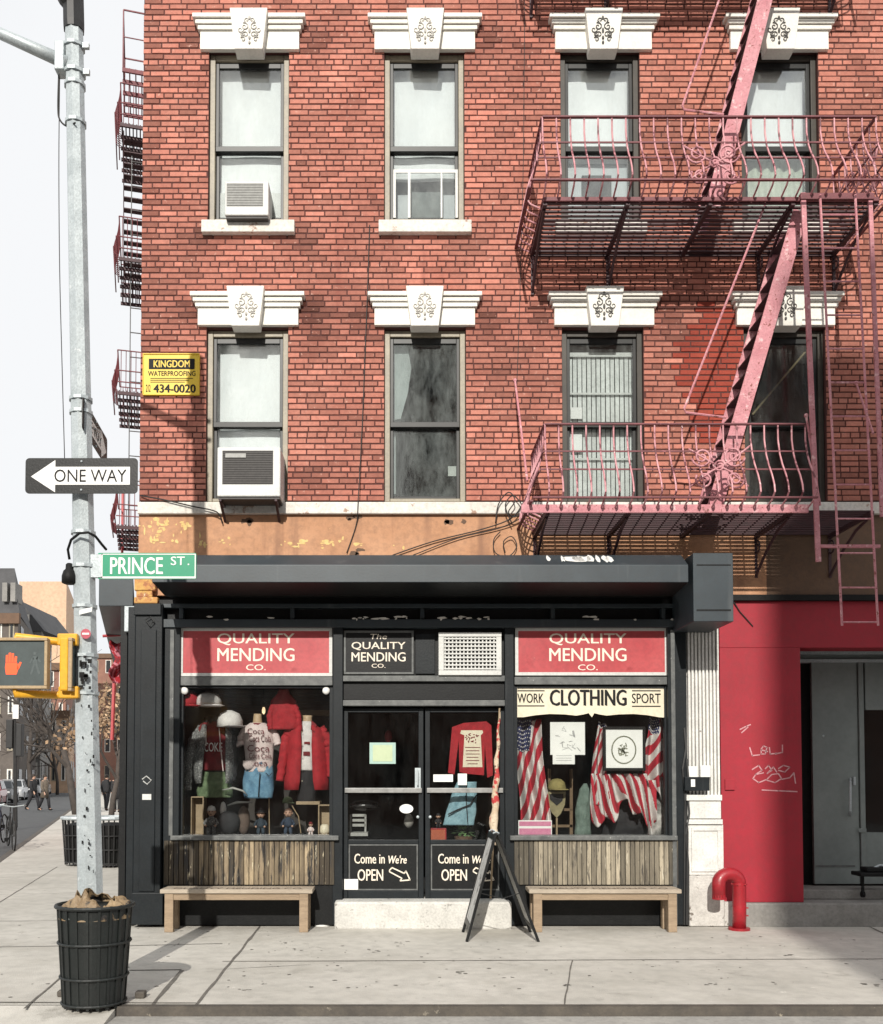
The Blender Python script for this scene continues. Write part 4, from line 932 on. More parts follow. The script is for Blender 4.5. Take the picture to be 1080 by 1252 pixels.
# scroll work on the right return of the upper balcony
b = MB()
for i, (yy, zz, r0) in enumerate(((-.25,.62,.12),(-.5,.55,.12),(-.72,.62,.11),(-.3,.3,.12),(-.6,.28,.13),(-.8,.3,.09))):
    n = 22; b.tube([(FX1+.07, yy+r0*(1-j/n*.85)*math.cos(j/11*6.283+i), ZP2+zz+r0*(1-j/n*.85)*math.sin(j/11*6.283+i)) for j in range(n+1)], .010, 5)
b.build('scroll_ornament', M['pink_mix'], r2, smooth=True)
def stair(xb, zb, xt, zt):
    o = MB(); pitch = Vector((xt-xb, 0, zt-zb)); L_ = pitch.length
    for y in (-.80,): o.bar((xb, y, zb), (xt, y, zt), .014, .15, up=(-1, 0, .2))
    st = o.build('stair', M['pink'], fe)
    q = MB(); q.bar((xb, -.36, zb), (xt, -.36, zt), .014, .15, up=(-1, 0, .2)); q.build('inner_stringer', M['pink'], st)
    n = int((zt-zb)/.20); q = MB()
    for i in range(1, n):
        x = xb + (xt-xb)*i/n; z = zb + (zt-zb)*i/n; q.box(x-.075, x+.06, -.79, -.37, z-.008, z+.006)
        q.bar((x-.070, -.79, z-.004), (x+.045+(xt-xb)/n, -.79, z+(zt-zb)/n*.9), .012, .012)
    q.build('tread', M['iron'], st)
    q = MB(); dx = -.40
    a, c = Vector((xb+.30*(xt-xb)/3+.02, -.82, zb+.32*(zt-zb))), Vector((xt, -.82, zt))
    q.tube([(a.x+.02, -.82, a.z-.03), (a.x+dx+.02, -.82, a.z+.02), (a.x+dx, -.82, a.z+.06), (c.x+dx+.03, -.82, c.z+.05)], .012, 6); q.build('handrail', M['pink'], st)
stair(PX(872, 610, -.8), ZP1+.02, PX(979, 243, -.8), ZP2-.01)
stair(PX(871, 240, -.8), ZP2+.02, PX(871, 240, -.8)+.80, ZP3-.01)
# drop ladder with its guides
YL = -1.06
b = MB(); a0, a1 = P(1003, 238, YL), P(1030, 765, YL-.04); c0, c1 = P(1046, 238, YL), P(1074, 765, YL-.04)
b.tube([a0, a1], .0125, 6); b.tube([c0, c1], .0125, 6); ld = b.build('drop_ladder', M['pink'], fe)
for i in range(13):
    f = (i+.6)/12.7; b = MB(); b.tube([a0.lerp(a1, f), c0.lerp(c1, f)], .009, 5); b.build('rung', M['pink'], ld)
for (p, q, r) in (((982,236),(1001,687),.024),((1064,236),(1079,632),.02)):
    b = MB(); A, B_ = P(*p, -1.0), P(*q, -1.0); b.bar(A, B_, r*2, r); b.build('guide_upright', M['pink'], fe)
b = MB(); b.bar(P(1003, 668, -1.0), P(1076, 668, -1.0), .03, .03); b.build('guide_bar', M['pink'], fe)
b = MB(); b.bar(P(978, 241, -1.0), P(1068, 241, -1.0), .05, .06); b.build('guide_head', M['pink_dark'], fe)
for (A, B_) in ((P(630, 465, -.01), P(645, 588, -.75)), (P(1047, 468, -.01), P(1068, 530, -.75)), (P(986, 508, -PD), P(1003, 618, -1.0))):
    b = MB(); b.tube([A, B_], .012, 6); b.ball(A, .022); b.build('tie_rod', M['pink'], fe)

# ================================================================== FIRE ESCAPE ON THE SIDE STREET
t = thing('brick_building', 'taller brick building round the corner that carries the narrow side street fire escape', 'building', tuple(Vector((XL, .345, 0)) + side_dir*14))
_a, _b = Vector((XL+.02, .345, 0)) + side_dir*11.95, Vector((XL+.02, .345, 0)) + side_dir*19
b = MB(); b.hexa([(_a.x, _a.y, -.05), (_a.x+11, _a.y, -.05), (_a.x+11, _a.y, 20.5), (_a.x, _a.y, 20.5)], [(_b.x, _b.y, -.05), (_b.x+11, _b.y, -.05), (_b.x+11, _b.y, 20.5), (_b.x, _b.y, 20.5)]); b.build('wall', M['brick_side'], t)
for zz_ in (3.2, 6.4, 9.6, 12.8, 16.0):
    for ss in (1.4, 4.2):
        A, B_ = _a + side_dir*ss, _a + side_dir*(ss+1.1); b = MB(); b.hexa([(A.x-.012, A.y, zz_), (B_.x-.012, B_.y, zz_), (B_.x-.012, B_.y, zz_+1.8), (A.x-.012, A.y, zz_+1.8)], [(A.x+.05, A.y, zz_), (B_.x+.05, B_.y, zz_), (B_.x+.05, B_.y, zz_+1.8), (A.x+.05, A.y, zz_+1.8)]); b.build('window', M['dark_frame'], t)
nrm = Vector((-side_dir.y, side_dir.x, 0)); WB = Vector((XL, .345, 0))
def S(s, o, z): p = WB + side_dir*s + nrm*o; return Vector((p.x, p.y, z))
s0, s1, pr = 13.0, 15.3, .70
fs = thing('fire_escape', 'narrow dark red fire escape seen edge-on along the side street wall', 'fire escape', S(13, .1, 4))
levels = [Z for Z in (PZ(672, s1), PZ(524, s1), PZ(376, s1), PZ(228, s1))]
for li, z in enumerate(levels):
    b = MB()
    for i in range(8): o = .05 + (pr-.1)*i/7; b.bar(S(s0, o, z), S(s1, o, z), .03, .03)
    for i in range(6): s = s0+(s1-s0)*i/5; b.bar(S(s, 0, z-.06), S(s, pr, z-.06), .05, .08)
    b.build('platform', M['iron'], fs)
    b = MB()
    for i in range(12):
        s = s0+(s1-s0)*i/25; b.tube([S(s, pr+o*.5, z+1.0*(1-f)) for f, o in BEL[::1]], .010, 4)
    for e in (s0, s1):
        for i in range(6): b.tube([S(e, pr*(i+.3)/6, z+1.0*(1-f)) for f, o in (BEL[0], BEL[-1])], .009, 4)
        for h in (1.0, .5, .22): b.bar(S(e, 0, z+h), S(e, pr, z+h), .03, .02)
    for f, o in ((0,0),(.5,.13),(.77,.25)): b.bar(S(s0, pr+o*.5, z+1-f), S(s1, pr+o*.5, z+1-f), .03, .02)
    b.build('railing', M['pink_dark'] if li else M['pink_red'] if 'pink_red' in M else M['pink_dark'], fs)
    if li == 2:
        z2 = levels[li+1]; b = MB(); 
        for o in (.15, .62): b.bar(S(s1-.3, o, z), S(s0+.3, o, z2), .02, .14)
        for i in range(1, 15): f = i/15; s = (s1-.3)+(s0-s1+.6)*f; b.hexa([S(s-.10,.16,z+(z2-z)*f), S(s+.10,.16,z+(z2-z)*f), S(s+.10,.61,z+(z2-z)*f), S(s-.10,.61,z+(z2-z)*f)], [S(s-.10,.16,z+(z2-z)*f+.025), S(s+.10,.16,z+(z2-z)*f+.025), S(s+.10,.61,z+(z2-z)*f+.025), S(s-.10,.61,z+(z2-z)*f+.025)])
        b.build('stair', M['iron'], fs)
zt = PZ(148, s1)
b = MB()
for i in range(5): o = .05 + .6*i/4; b.bar(S(s0+.6, o, zt), S(s1, o, zt), .03, .03)
for i in range(5): s = s0+.6+(s1-s0-.6)*i/4; b.bar(S(s, 0, zt-.06), S(s, .68, zt-.06), .05, .1)
for s in (s0+.6, s1): b.bar(S(s, .66, zt), S(s, .66, zt+1.5), .03, .03); b.bar(S(s, 0, zt+1.5), S(s, .66, zt+1.5), .03, .03); b.bar(S(s, 0, zt+.8), S(s, .66, zt+.8), .02, .02)
for h in (1.5, .8): b.bar(S(s0+.6, .66, zt+h), S(s1, .66, zt+h), .025, .025)
b.build('roof_landing', M['pink_dark'], fs)
b = MB()
for o in (.10, .42): b.bar(S(s0+.5, o, levels[0]-.2), S(s0+.5, o, levels[3]), .02, .02)
for i in range(16): z = levels[0]+(levels[3]-levels[0])*i/16; b.bar(S(s0+.5, .1, z), S(s0+.5, .42, z), .02, .02)
b.build('ladder', M['black_iron'], fs)
b = MB()
A = S(s1-.2, pr*.85, levels[0]-1.6); b.tube([A, S(s1-.2, pr*.85, levels[0]+1.9)], .035, 6); b.build('post', M['sign_red'], fs)

# ================================================================== STREET POLE AND WHAT HANGS ON IT
YP = -3.1
pb, pt_ = G(113, 1205), P(89, -40, YP); pb = Vector((PX(113.5, 1130, YP), YP, 0))
pole = thing('street_pole', 'grey galvanised street pole at the corner with signs strapped to it', 'pole', pb)
def pole_at(py): f = (PZ(py, YP) - pb.z)/(pt_.z - pb.z); return pb.lerp(pt_, f)
b = MB(); ks = [0, .15, .35, .6, .8, 1.0]; b.tube([pb.lerp(pt_, k) for k in ks], [.100, .094, .086, .078, .073, .070], 8); b.build('shaft', M['galv'], pole)
b = MB(); A = pole_at(38); B_ = pole_at(-40); b.tube([A, A.lerp(B_, .1), B_], [.078, .082, .080], 10); A2 = pole_at(2); b.ball((A2.x-.02, A2.y-.02, A2.z+.02), .10, .10, .09); b.build('top_sleeve', M['black_iron'], pole)
b = MB(); A = P(84, 78, YP-.02); B_ = P(-60, 14, YP-.02); b.tube([A, A.lerp(B_, .5), B_], [.050, .043, .038], 10); b.build('mast_arm', M['galv'], pole, smooth=True)
for py, rr in ((58,.084),(90,.086),(105,.083),(151,.083),(489,.090),(505,.09),(652,.095),(693,.096),(742,.096),(802,.098),(848,.099)):
    c = pole_at(py); b = MB(); b.lathe((c.x, c.y, c.z-.012), [(rr, 0), (rr, .024)], 10)
    if py < 100: b.box(c.x+.06, c.x+.12, c.y-.03, c.y+.0, c.z-.02, c.z+.02)
    b.build('clamp', M['galv'], pole)
b = MB(); c = pole_at(75); b.box(c.x-.135, c.x-.06, c.y-.07, c.y+.05, c.z-.11, c.z+.12); b.build('arm_bracket', M['galv'], pole, bevel=.01)
b = MB(); 
def on_pole(px, py, w, h, m, k=0): 
    c = pole_at(py); yy = c.y - .0985 - .004*k; x = PX(px, py, yy); z = PZ(py, yy); return x, yy, z
x, yy, z = on_pole(105, 746, 0, 0, 0); b.hexa([(x-.05, yy-.004, z-.035), (x+.045, yy-.004, z-.012), (x+.05, yy-.004, z+.022), (x-.045, yy-.004, z+.0)], [(x-.05, yy, z-.035), (x+.045, yy, z-.012), (x+.05, yy, z+.022), (x-.045, yy, z+.0)], 0)
x, yy, z = on_pole(105, 775, 0, 0, 0, 1); b.prism([(x+.038*math.cos(i*.5236), z+.038*math.sin(i*.5236)) for i in range(12)], 'y', yy-.003, yy, 1); b.box(x-.026, x+.026, yy-.006, yy-.0035, z-.007, z+.007, 0)
b.build('sticker', [M['white'], mat('pink red sticker', (.62,.12,.16))], pole)
b = MB()
for i in range(16): x, yy, z = on_pole(rnd.uniform(98, 112), rnd.uniform(796, 842), 0, 0, 0, 2); h_ = rnd.uniform(.006, .025); w_ = rnd.uniform(.005, .02); b.box(x-w_, x+w_, yy-.001, yy+.001+rnd.random()*.0005, z-h_, z+h_)
for i in range(26): x, yy, z = on_pole(rnd.uniform(98, 116), rnd.uniform(860, 1070), 0, 0, 0, 1.0); h_ = rnd.uniform(.003, .016); w_ = rnd.uniform(.002, .008); b.box(x-w_, x+w_, yy-.001, yy+.001+rnd.random()*.0005, z-h_, z+h_)
b.build('scribble', M['black'], pole)
# one-way signs
def sign_board(mb, fr, w_, h_, th, r=.02, m=0):
    """rounded plate: fr(u, v, d) maps metres to space"""
    pts = []
    for (cx_, cz, a0_) in ((w_/2-r, h_/2-r, 0), (-w_/2+r, h_/2-r, 90), (-w_/2+r, -h_/2+r, 180), (w_/2-r, -h_/2+r, 270)):
        for k in range(5): a = R(a0_+22.5*k); pts.append((cx_+r*math.cos(a), cz+r*math.sin(a)))
    n = mb.add([fr(u, v, 0) for u, v in pts] + [fr(u, v, th) for u, v in pts]); k = len(pts)
    mb.face([n+i for i in range(k)], m); mb.face([n+k+i for i in reversed(range(k))], m)
    for i in range(k): j = (i+1) % k; mb.face([n+i, n+j, n+k+j, n+k+i], m)
def one_way(label, c, du, W, H, left=True):
    dn = Vector((du.y, -du.x, 0)); up = Vector((0, 0, 1))     # dn points to the viewer of the face
    t = thing('one_way_sign', label, 'sign', c - up*H/2)
    fr = lambda u, v, d: c + du*u + up*v - dn*d
    b = MB(); sign_board(b, fr, W, H, .004, .03); b.build('plate', M['shop_dark'], t)
    b = MB(); s = -1 if left else 1; F2 = lambda u, v: fr(u*W/137*s*-1 if False else u*W/137, v*H/43, -.002)
    ar = [(-61.5,-1),(-32,19),(-32,10.8),(59,10.8),(59,-10.8),(-32,-10.8),(-32,-20)]
    if not left: ar = [(-a, c_) for a, c_ in reversed(ar)]
    n = b.add([F2(a, c_) for a, c_ in ar])
    for tri in ((0,1,6),(1,2,5),(1,5,6),(2,3,4),(2,4,5)): b.face([n+i for i in tri])
    b.build('arrow', M['white'], t, recalc=False)
    b = MB(); off = -33 if left else -57
    write(b, 'ONE WAY', lambda u, v: fr((off+u*88)*W/137, (-7.6+v*15.2)*H/43, -.0045), .004); b.build('lettering', M['black'], t, recalc=False)
    b = MB()
    for u in (0,):
        for v in (H*.40, -H*.40): q = fr(0, v, -.003); b.ball(q, .009)
    b.build('bolt', M['galv'], t)
    return t
Yo = YP-.13
a, c, z0, z1 = rect(31, 560, 168.5, 603.5, Yo)
one_way('black and white one way sign with arrow pointing left, facing the street', Vector(((a+c)/2, Yo, (z0+z1)/2)), Vector((1, 0, 0)), c-a, z1-z0, True)
pA = P(101, 518, YP-.12); pB = P(131, 541, YP+.80); zc_ = (pA.z+pB.z)/2
du = Vector((pB.x-pA.x, pB.y-pA.y, 0)).normalized()
one_way('dark one way sign turned edge-on, just above the front facing one way sign', Vector(((pA.x+pB.x)/2, (pA.y+pB.y)/2, PZ(523, YP+.2))), du, (pB-pA).length*1.0, .245, False)
# street name
Yn = YP-.04
a, c, z0, z1 = rect(119.5, 676, 240, 708, Yn)
t = thing('street_name_sign', 'green street name sign with white letters on the pole', 'street sign', ((a+c)/2, Yn, z0))
b = MB(); cc = Vector(((a+c)/2, Yn, (z0+z1)/2)); sign_board(b, lambda u, v, d: cc+Vector((u, d, v)), c-a, z1-z0, .006, .012); b.build('plate', M['sign_green'], t)
b = MB(); write_px(b, 'PRINCE', 135, 681.5, 199, 702, Yn-.002, .016); write_px(b, 'ST', 209, 680.5, 226, 691, Yn-.002, .01); write_px(b, '.', 229.5, 689, 231.5, 691, Yn-.002)
for (p, q, r, s) in ((124,677.2,239.4,678.2),(124,705,239.4,707.2),(238.2,678.2,239.4,705),(123.5,677.2,125.5,707)): bx(b, p, q, r, s, Yn-.002, Yn-.001, Y=Yn)
b.build('lettering', M['white'], t, recalc=False)
b = MB(); bx(b, 111, 678, 124, 706, Yn-.008, Yn+.03, Y=Yn); b.build('mounting_bracket', M['galv'], t)
# pedestrian signals
M['bezel'] = mat('tan signal bezel', (.46,.34,.20), (.36,.26,.15))
Yg = YP-.25
def ped(label, c, du, W, H, dep, lit):
    dn = Vector((du.y, -du.x, 0)); up = Vector((0, 0, 1)); fr = lambda u, v, d: c + du*u + up*v - dn*d
    t = thing('pedestrian_signal', label, 'pedestrian signal', c - up*H/2)
    def bxx(mb, u0, u1, v0, v1, d0, d1, m=0): mb.hexa([fr(u0,v0,d0), fr(u1,v0,d0), fr(u1,v1,d0), fr(u0,v1,d0)], [fr(u0,v0,d1), fr(u1,v0,d1), fr(u1,v1,d1), fr(u0,v1,d1)], m)
    b = MB(); bxx(b, -W/2, W/2, -H/2, H/2, .03, dep); b.build('housing', M['bezel'] if lit else M['signal_yellow'], t, bevel=.012)
    b = MB(); e = .022
    for q in ((-W/2, W/2, H/2-e, H/2), (-W/2, W/2, -H/2, -H/2+e), (-W/2, -W/2+e, -H/2+e+.001, H/2-e-.001), (W/2-e, W/2, -H/2+e+.001, H/2-e-.001)): bxx(b, *q, 0, .029)
    b.build('bezel', mat('tan signal bezel', (.46,.34,.20), (.36,.26,.15)) if 'bezel' not in M else M['bezel'], t, bevel=.004)
    b = MB(); bxx(b, -W/2+e+.001, W/2-e-.001, -H/2+e+.001, H/2-e-.001, .018, .028); b.build('lens', mat('dark signal lens', (.055,.075,.075), (.04,.055,.055), 9, .5), t)
    if lit:
        b = MB(); hx, hz, u = -.075, -.01, .0052
        pal = [(-9,-6),(-11,4),(-9,5),(-7.5,0),(-7.5,14),(-5.2,14.5),(-4.2,4),(-3,17),(-.8,17),(-.2,4),(1.2,16),(3.4,15.5),(3.6,3),(5,12),(7.2,11.5),(7.4,-2),(11.5,4),(14,3),(9,-8),(6,-14),(-5,-14)]
        parts_ = [[(-8,-14),(7,-14),(9.5,-5),(7.5,3),(-8.5,3),(-9.5,-4)], [(-8.6,3.4),(-5.4,3.4),(-5.2,14),(-8.4,13.6)], [(-4.8,3.4),(-1.4,3.4),(-1.2,17),(-4.4,16.8)], [(-.8,3.4),(2.6,3.4),(3,16),(-.2,16.4)], [(3.2,3.4),(6.8,3.4),(7.6,11.5),(4.4,12.3)], [(8,-7),(10.2,-6.2),(14,3.0),(11.6,4.2),(8.2,-1)]]
        for p in parts_: n = b.add([fr(hx+a*u, hz+c_*u, .0165) for a, c_ in p]); b.face(range(n, n+len(p)))
        b.build('hand_symbol', emit('lit orange hand', (.85, .085, .02), .55), t, recalc=False)
        b = MB(); 
        for p in ([(-2,14),(2,14),(2,18),(-2,18)], [(-3,2),(3,2),(4,12),(-3,12)], [(-2,2),(1,2),(-4,-14),(-7,-14)], [(0,2),(3,2),(8,-13),(5,-14)], [(-3,12),(-8,3),(-6,2),(-2,8)], [(3,12),(9,4),(7,3),(2,8)]): n = b.add([fr(.095+a*u, hz+c_*u, .0168) for a, c_ in p]); b.face(range(n, n+len(p)))
        b.build('walker_symbol', mat('unlit walker', (.10,.12,.12), (.08,.10,.10)), t, recalc=False)
    return t
a, c, z0, z1 = rect(-6, 779.5, 57.5, 842, Yg)
cs = Vector(((a+c)/2, Yg, (z0+z1)/2)); ps = ped('pedestrian signal showing an orange raised hand, facing the street', cs, Vector((1, 0, 0)), c-a, z1-z0, .075, True)
ped2 = Vector((PX(96, 812, YP-.06)+.06, YP-.06, (z0+z1)/2))
p2_ = ped('yellow pedestrian signal seen from its side, strapped to the pole', ped2 + Vector((-.06, .0, .0)), Vector((.05, 1, 0)).normalized(), .26, z1-z0+.02, .095, False)
b = MB(); pz1, pz0 = PZ(778, Yg), PZ(847, Yg); c1, c0 = pole_at(778), pole_at(847)
b.tube([(c1.x, c1.y-.04, pz1), (c1.x-.2, c1.y-.06, pz1-.012), (cs.x-.06, Yg+.05, pz1+.004), (cs.x-.06, Yg+.05, pz1-.05)], [.034, .03, .03, .03], 8)
b.tube([(c0.x, c0.y-.04, pz0), (c0.x-.2, c0.y-.06, pz0+.0), (cs.x-.06, Yg+.05, pz0-.004), (cs.x-.06, Yg+.05, pz0+.05)], [.034, .03, .03, .03], 8); b.build('mounting_arm', M['signal_yellow'], ps, smooth=True)
b = MB()
b.box(c0.x-.17, c0.x-.02, c0.y-.13, c0.y-.08, pz0-.03, pz0+.06); b.box(c1.x-.17, c1.x-.02, c1.y-.13, c1.y-.08, pz1-.05, pz1+.04); b.build('mounting_arm', M['signal_yellow'], p2_, bevel=.01)
# black lamp connector hanging from the pole
t = thing('cable_plug', 'black cable plug hanging by a looped lead from the pole', 'plug', P(85, 717, YP-.05))
b = MB(); q = P(85, 700, YP-.05)
b.lathe((q.x, q.y, q.z-.09), [(.035, 0), (.057, .01), (.057, .06), (.045, .10), (.03, .115), (.028, .15), (.018, .16)], 12); b.build('plug_body', M['black'], t, smooth=True)
b = MB(); b.tube([P(85, 684, YP-.05), P(83, 672, YP-.06), P(87, 660, YP-.09), P(97, 652, YP-.13), P(108, 651, YP-.14), P(117, 656, YP-.10), P(124, 665, YP-.04), P(130, 672, YP+.02)], .010, 6); b.build('lead', M['black'], t, smooth=True)
cable('cable', 'thin black wire hanging straight down beside the street pole', [(73,95,YP),(72,200,YP),(73,330,YP),(76,450,YP),(79,560,YP)], .0035)
cable('cable', 'short dark wire bracket strapped near the top of the street pole', [(72,92,YP),(71,130,YP),(73,146,YP),(82,154,YP),(92,150,YP-.09)], .007)
# ================================================================== ACROSS THE STREET (behind the camera: shades and is mirrored in the glass)
M['far_brick'] = mat('brown brick far', (.20,.11,.08), (.14,.08,.06), 1.2, .9)
M['far_glass'] = mat('dark far window', (.03,.035,.04), (.02,.022,.025), 2, .2)
def opposite(label, x0, x1, H, yf=-22):
    t = thing('brick_building', label, 'building', ((x0+x1)/2, yf, 0))
    b = MB(); b.box(x0, x1, yf-12, yf, -.09, H); b.build('wall', M['far_brick'], t)
    b = MB(); b.box(x0, x1, yf+.001, yf+.4, H-.5, H-.1); b.build('cornice', M['brown_and_fascia_shade'], t)
    nx = int((x1-x0)/2.2); nz = int(H/3.1)
    for j in range(nz):
        b = MB()
        for i in range(nx): xx = x0+.6+i*(x1-x0-.6)/nx; b.box(xx, xx+1.0, yf+.002, yf+.05, .9+j*3.1, 2.7+j*3.1)
        o = b.build('window_row', M['far_glass'], t)
opposite('low brick row across the street behind the viewer', -26, 24, 9.3)
opposite('tall brick building across the street that shades the red shop', 3.96-34*math.tan(R(SUN_AZ)), 30, 6.3+34*math.tan(R(SUN_EL))/math.cos(R(SUN_AZ)), -34.2)

# ================================================================== BENCHES, SANDWICH BOARD, BIN
x0, x1 = PX(195.5, 1088, -.45), PX(382, 1088, -.45)
BW = x1-x0
bench = thing('bench', 'low wooden bench under the clothes window with lettering on its seat', 'bench', ((x0+x1)/2, -.28, 0), 'benches under the shop windows')
cx_ = (x0+x1)/2
b = MB(); b.box(x0, x1, -.45, -.285, .400, .442); b.box(x0+.004, x1-.003, -.279, -.12, .401, .4415); seat = b.build('seat', M['bench_top'], bench, bevel=.005)
b = MB(); b.box(x0+.055, x1-.055, -.425, -.395, .33, .399); b.box(x0+.055, x1-.055, -.175, -.145, .33, .399); b.build('apron', M['bench'], bench, bevel=.004)
for sx in (x0+.045, x1-.135):
    for sy in (-.435, -.215):
        b = MB(); b.box(sx, sx+.09, sy, sy+.09, 0, .3985) if 0 else b.box(sx, sx+.09, sy if sy > -.3 else -.428-.008, sy+.08, 0, .3985); b.build('leg', M['bench'], bench, bevel=.005)
b = MB(); write(b, 'QUALITY MENDING CO', lambda u, v: (x0+.12+(BW-.24)*u, -.43+.13*v, .4435), .02); b.build('lettering', mat('faded seat lettering', (.06,.045,.04), (.20,.14,.10), 14, .7), seat, recalc=False)
xr_ = (PX(648, 1087, -.45)+PX(833, 1087, -.45))/2
dup(bench, (xr_, -.28, 0), 'low wooden bench under the flag window beside the sandwich board')
# sandwich board
A0, B0 = G(571, 1152), G(659, 1152); af = G(567, 1139); yb_ = A0.y; ye_ = A0.y + .62
ap = P(608, 1020, yb_); apz = ap.z
sb = thing('sandwich_board', 'black framed folding sandwich board standing open by the door, seen from its side', 'sandwich board', ((A0.x+B0.x)/2, (yb_+ye_)/2, 0))
M['chalk'] = mat('smeared chalk panel', (.66,.66,.64), (.40,.40,.39), 9, .8, spots=[(7,.60,(.07,.07,.07),.04)])
for (foot, nm, dx) in ((A0, 'board', -.012), (B0, 'board', .012)):
    p = Vector((foot.x, 0, 0)); q = Vector((ap.x+dx, 0, apz)); b = MB(); fw = .045
    d = q - p
    def pt(f, y, o=0): n_ = Vector((d.z, 0, -d.x)).normalized()*o; v = p + d*f + n_; return (v.x, y, v.z)
    def slab(f0, f1, y0, y1, o): b.hexa([pt(f0, y0, -o), pt(f1, y0, -o), pt(f1, y1, -o), pt(f0, y1, -o)], [pt(f0, y0, o), pt(f1, y0, o), pt(f1, y1, o), pt(f0, y1, o)])
    slab(0, 1, yb_, yb_+fw, .013); slab(0, 1, ye_-fw, ye_, .013); slab(.10, .15, yb_+fw, ye_-fw, .012); slab(.94, 1, yb_+fw, ye_-fw, .012)
    o = b.build(nm, M['shop_dark'], sb, bevel=.003)
    b = MB(); slab(.151, .939, yb_+fw, ye_-fw, .006); b.build('panel', M['chalk'], o)
b = MB(); 
for y in (yb_+.1, ye_-.1): b.tube([(ap.x-.03, y, apz+.0), (ap.x, y, apz+.016), (ap.x+.03, y, apz)], .008, 5)
b.build('hinge', M['galv'], sb)
b = MB(); b.tube([(A0.x+(ap.x-A0.x)*.45, yb_+.02, apz*.45), ((A0.x+B0.x)/2, yb_+.02, apz*.40), (B0.x+(ap.x-B0.x)*.45, yb_+.02, apz*.45)], .004, 4); b.build('chain', M['black_iron'], sb)
# rolled flag standing behind it
t = thing('rolled_flag', 'cream and red flag rolled on its pole, leaning by the door behind the sandwich board', 'flag', (PX(602, 1090, -.12), -.12, PZ(1101, -.1)))
fa, fb = P(600, 1099, -.14), P(611, 866, -.02)
b = MB(); b.tube([fa, fb], .010, 6); b.build('pole', M['shelf_wood'], t)
b = MB(); rs = []; pts = []
for i in range(26): f = .28+.70*i/25; p = fa.lerp(fb, f); rs.append(.050*(1-.86*(i/25)**1.1)*(1+.18*math.sin(i*1.7))); pts.append(p + Vector((.008*math.sin(i*1.1), 0, 0)))
b.tube(pts, rs, 9); b.build('cloth', mat('cream red cloth', (.66,.56,.42), (.50,.38,.26), 9, .85, spots=[(8,.54,(.42,.04,.04),.03),(15,.60,(.10,.06,.05),.03)]), t, smooth=True)
# litter bin with a bag
bc = Vector((PX(118, 1160, -3.52), -3.56, 0)); bh = P(118, 1104, -3.56).z
can = thing('litter_bin', 'black round street litter bin lined with a brown paper bag, by the pole', 'litter bin', bc)
R0, R1 = .205, .252
M['can'] = mat('chipped black bin paint', (.008,.0115,.0105), (.005,.007,.0065), 8, .55, .2, 40, spots=[(17,.70,(.22,.24,.23),.03)])
b = MB(); b.lathe(bc, [(R0, .012), (R0+.004, .02), (R1-.004, bh-.02)], 28); can_b = b.build('basket', M['can'], can, smooth=False)
b = MB()
for i in range(20):
    a = 6.283*i/20+.1; b.bar((bc.x+(R0+.006)*math.cos(a), bc.y+(R0+.006)*math.sin(a), .0), (bc.x+(R1+.004)*math.cos(a), bc.y+(R1+.004)*math.sin(a), bh), .018, .007, up=(math.cos(a), math.sin(a), 0))
b.build('rib', M['can'], can)
for f in (.02, .28, .62, .98):
    r = R0+(R1-R0)*f+.012; b = MB(); b.tube([(bc.x+r*math.cos(6.283*i/28), bc.y+r*math.sin(6.283*i/28), .012+(bh-.012)*f) for i in range(28)], .010 if f < .9 else .014, 6, closed=True); b.build('hoop', M['can'], can)
b = MB()
def bag(u, v):
    a = 6.283*u; n_ = noise.noise(Vector((math.cos(a)*1.6, math.sin(a)*1.6, v*1.5+4))); n2 = noise.noise(Vector((math.cos(a)*4, math.sin(a)*4, v*3)))
    r = R1*(.97 - .10*v + .16*n_*v + .05*n2); zz = bh - .10 + v*(.145 + .09*n_ + .07*n2)
    if v > .62: r *= 1-(v-.62)*.85
    return (bc.x+r*math.cos(a), bc.y+r*math.sin(a), zz)
b.grid(bag, 56, 16); b.build('bag', mat('brown paper bag', (.33,.235,.13), (.16,.105,.055), 6, .55, .6, 20, spots=[(5,.55,(.018,.016,.015),.05),(7,.66,(.58,.52,.38),.05)]), can, smooth=False, thick=.003)
b = MB(); b.lathe((bc.x, bc.y, bh-.16), [(.23, 0), (.20, .05), (.10, .10), (.02, .11)], 14); b.build('rubbish', M['black'], can)
b = MB(); b.box(bc.x-.34, bc.x-.22, -3.35, -3.25, 0, .045); b.box(bc.x+.24, bc.x+.31, -3.40, -3.32, 0, .05)
tag(b.build('brick_bit', M['kerb'], bevel=.01), 'two rusty stumps on the pavement at either side of the litter bin foot', 'stump')
t = thing('paper_cup', 'crumpled white paper bag on the pavement between left bench and door step', 'litter', G(394, 1132))
q = G(394, 1132); b = MB(); b.grid(lambda u, v: (q.x+(.09+.02*noise.noise(Vector((u*3, v*3, 1))))*math.cos(6.283*u)*(1-.4*v), q.y+.06*math.sin(6.283*u), .09*v*(1+.3*noise.noise(Vector((u*4, v, 2))))), 14, 5); b.lathe((q.x, q.y, .06), [(.05, 0), (.01, .012)], 9); b.build('crumpled_paper', M['white'], t)

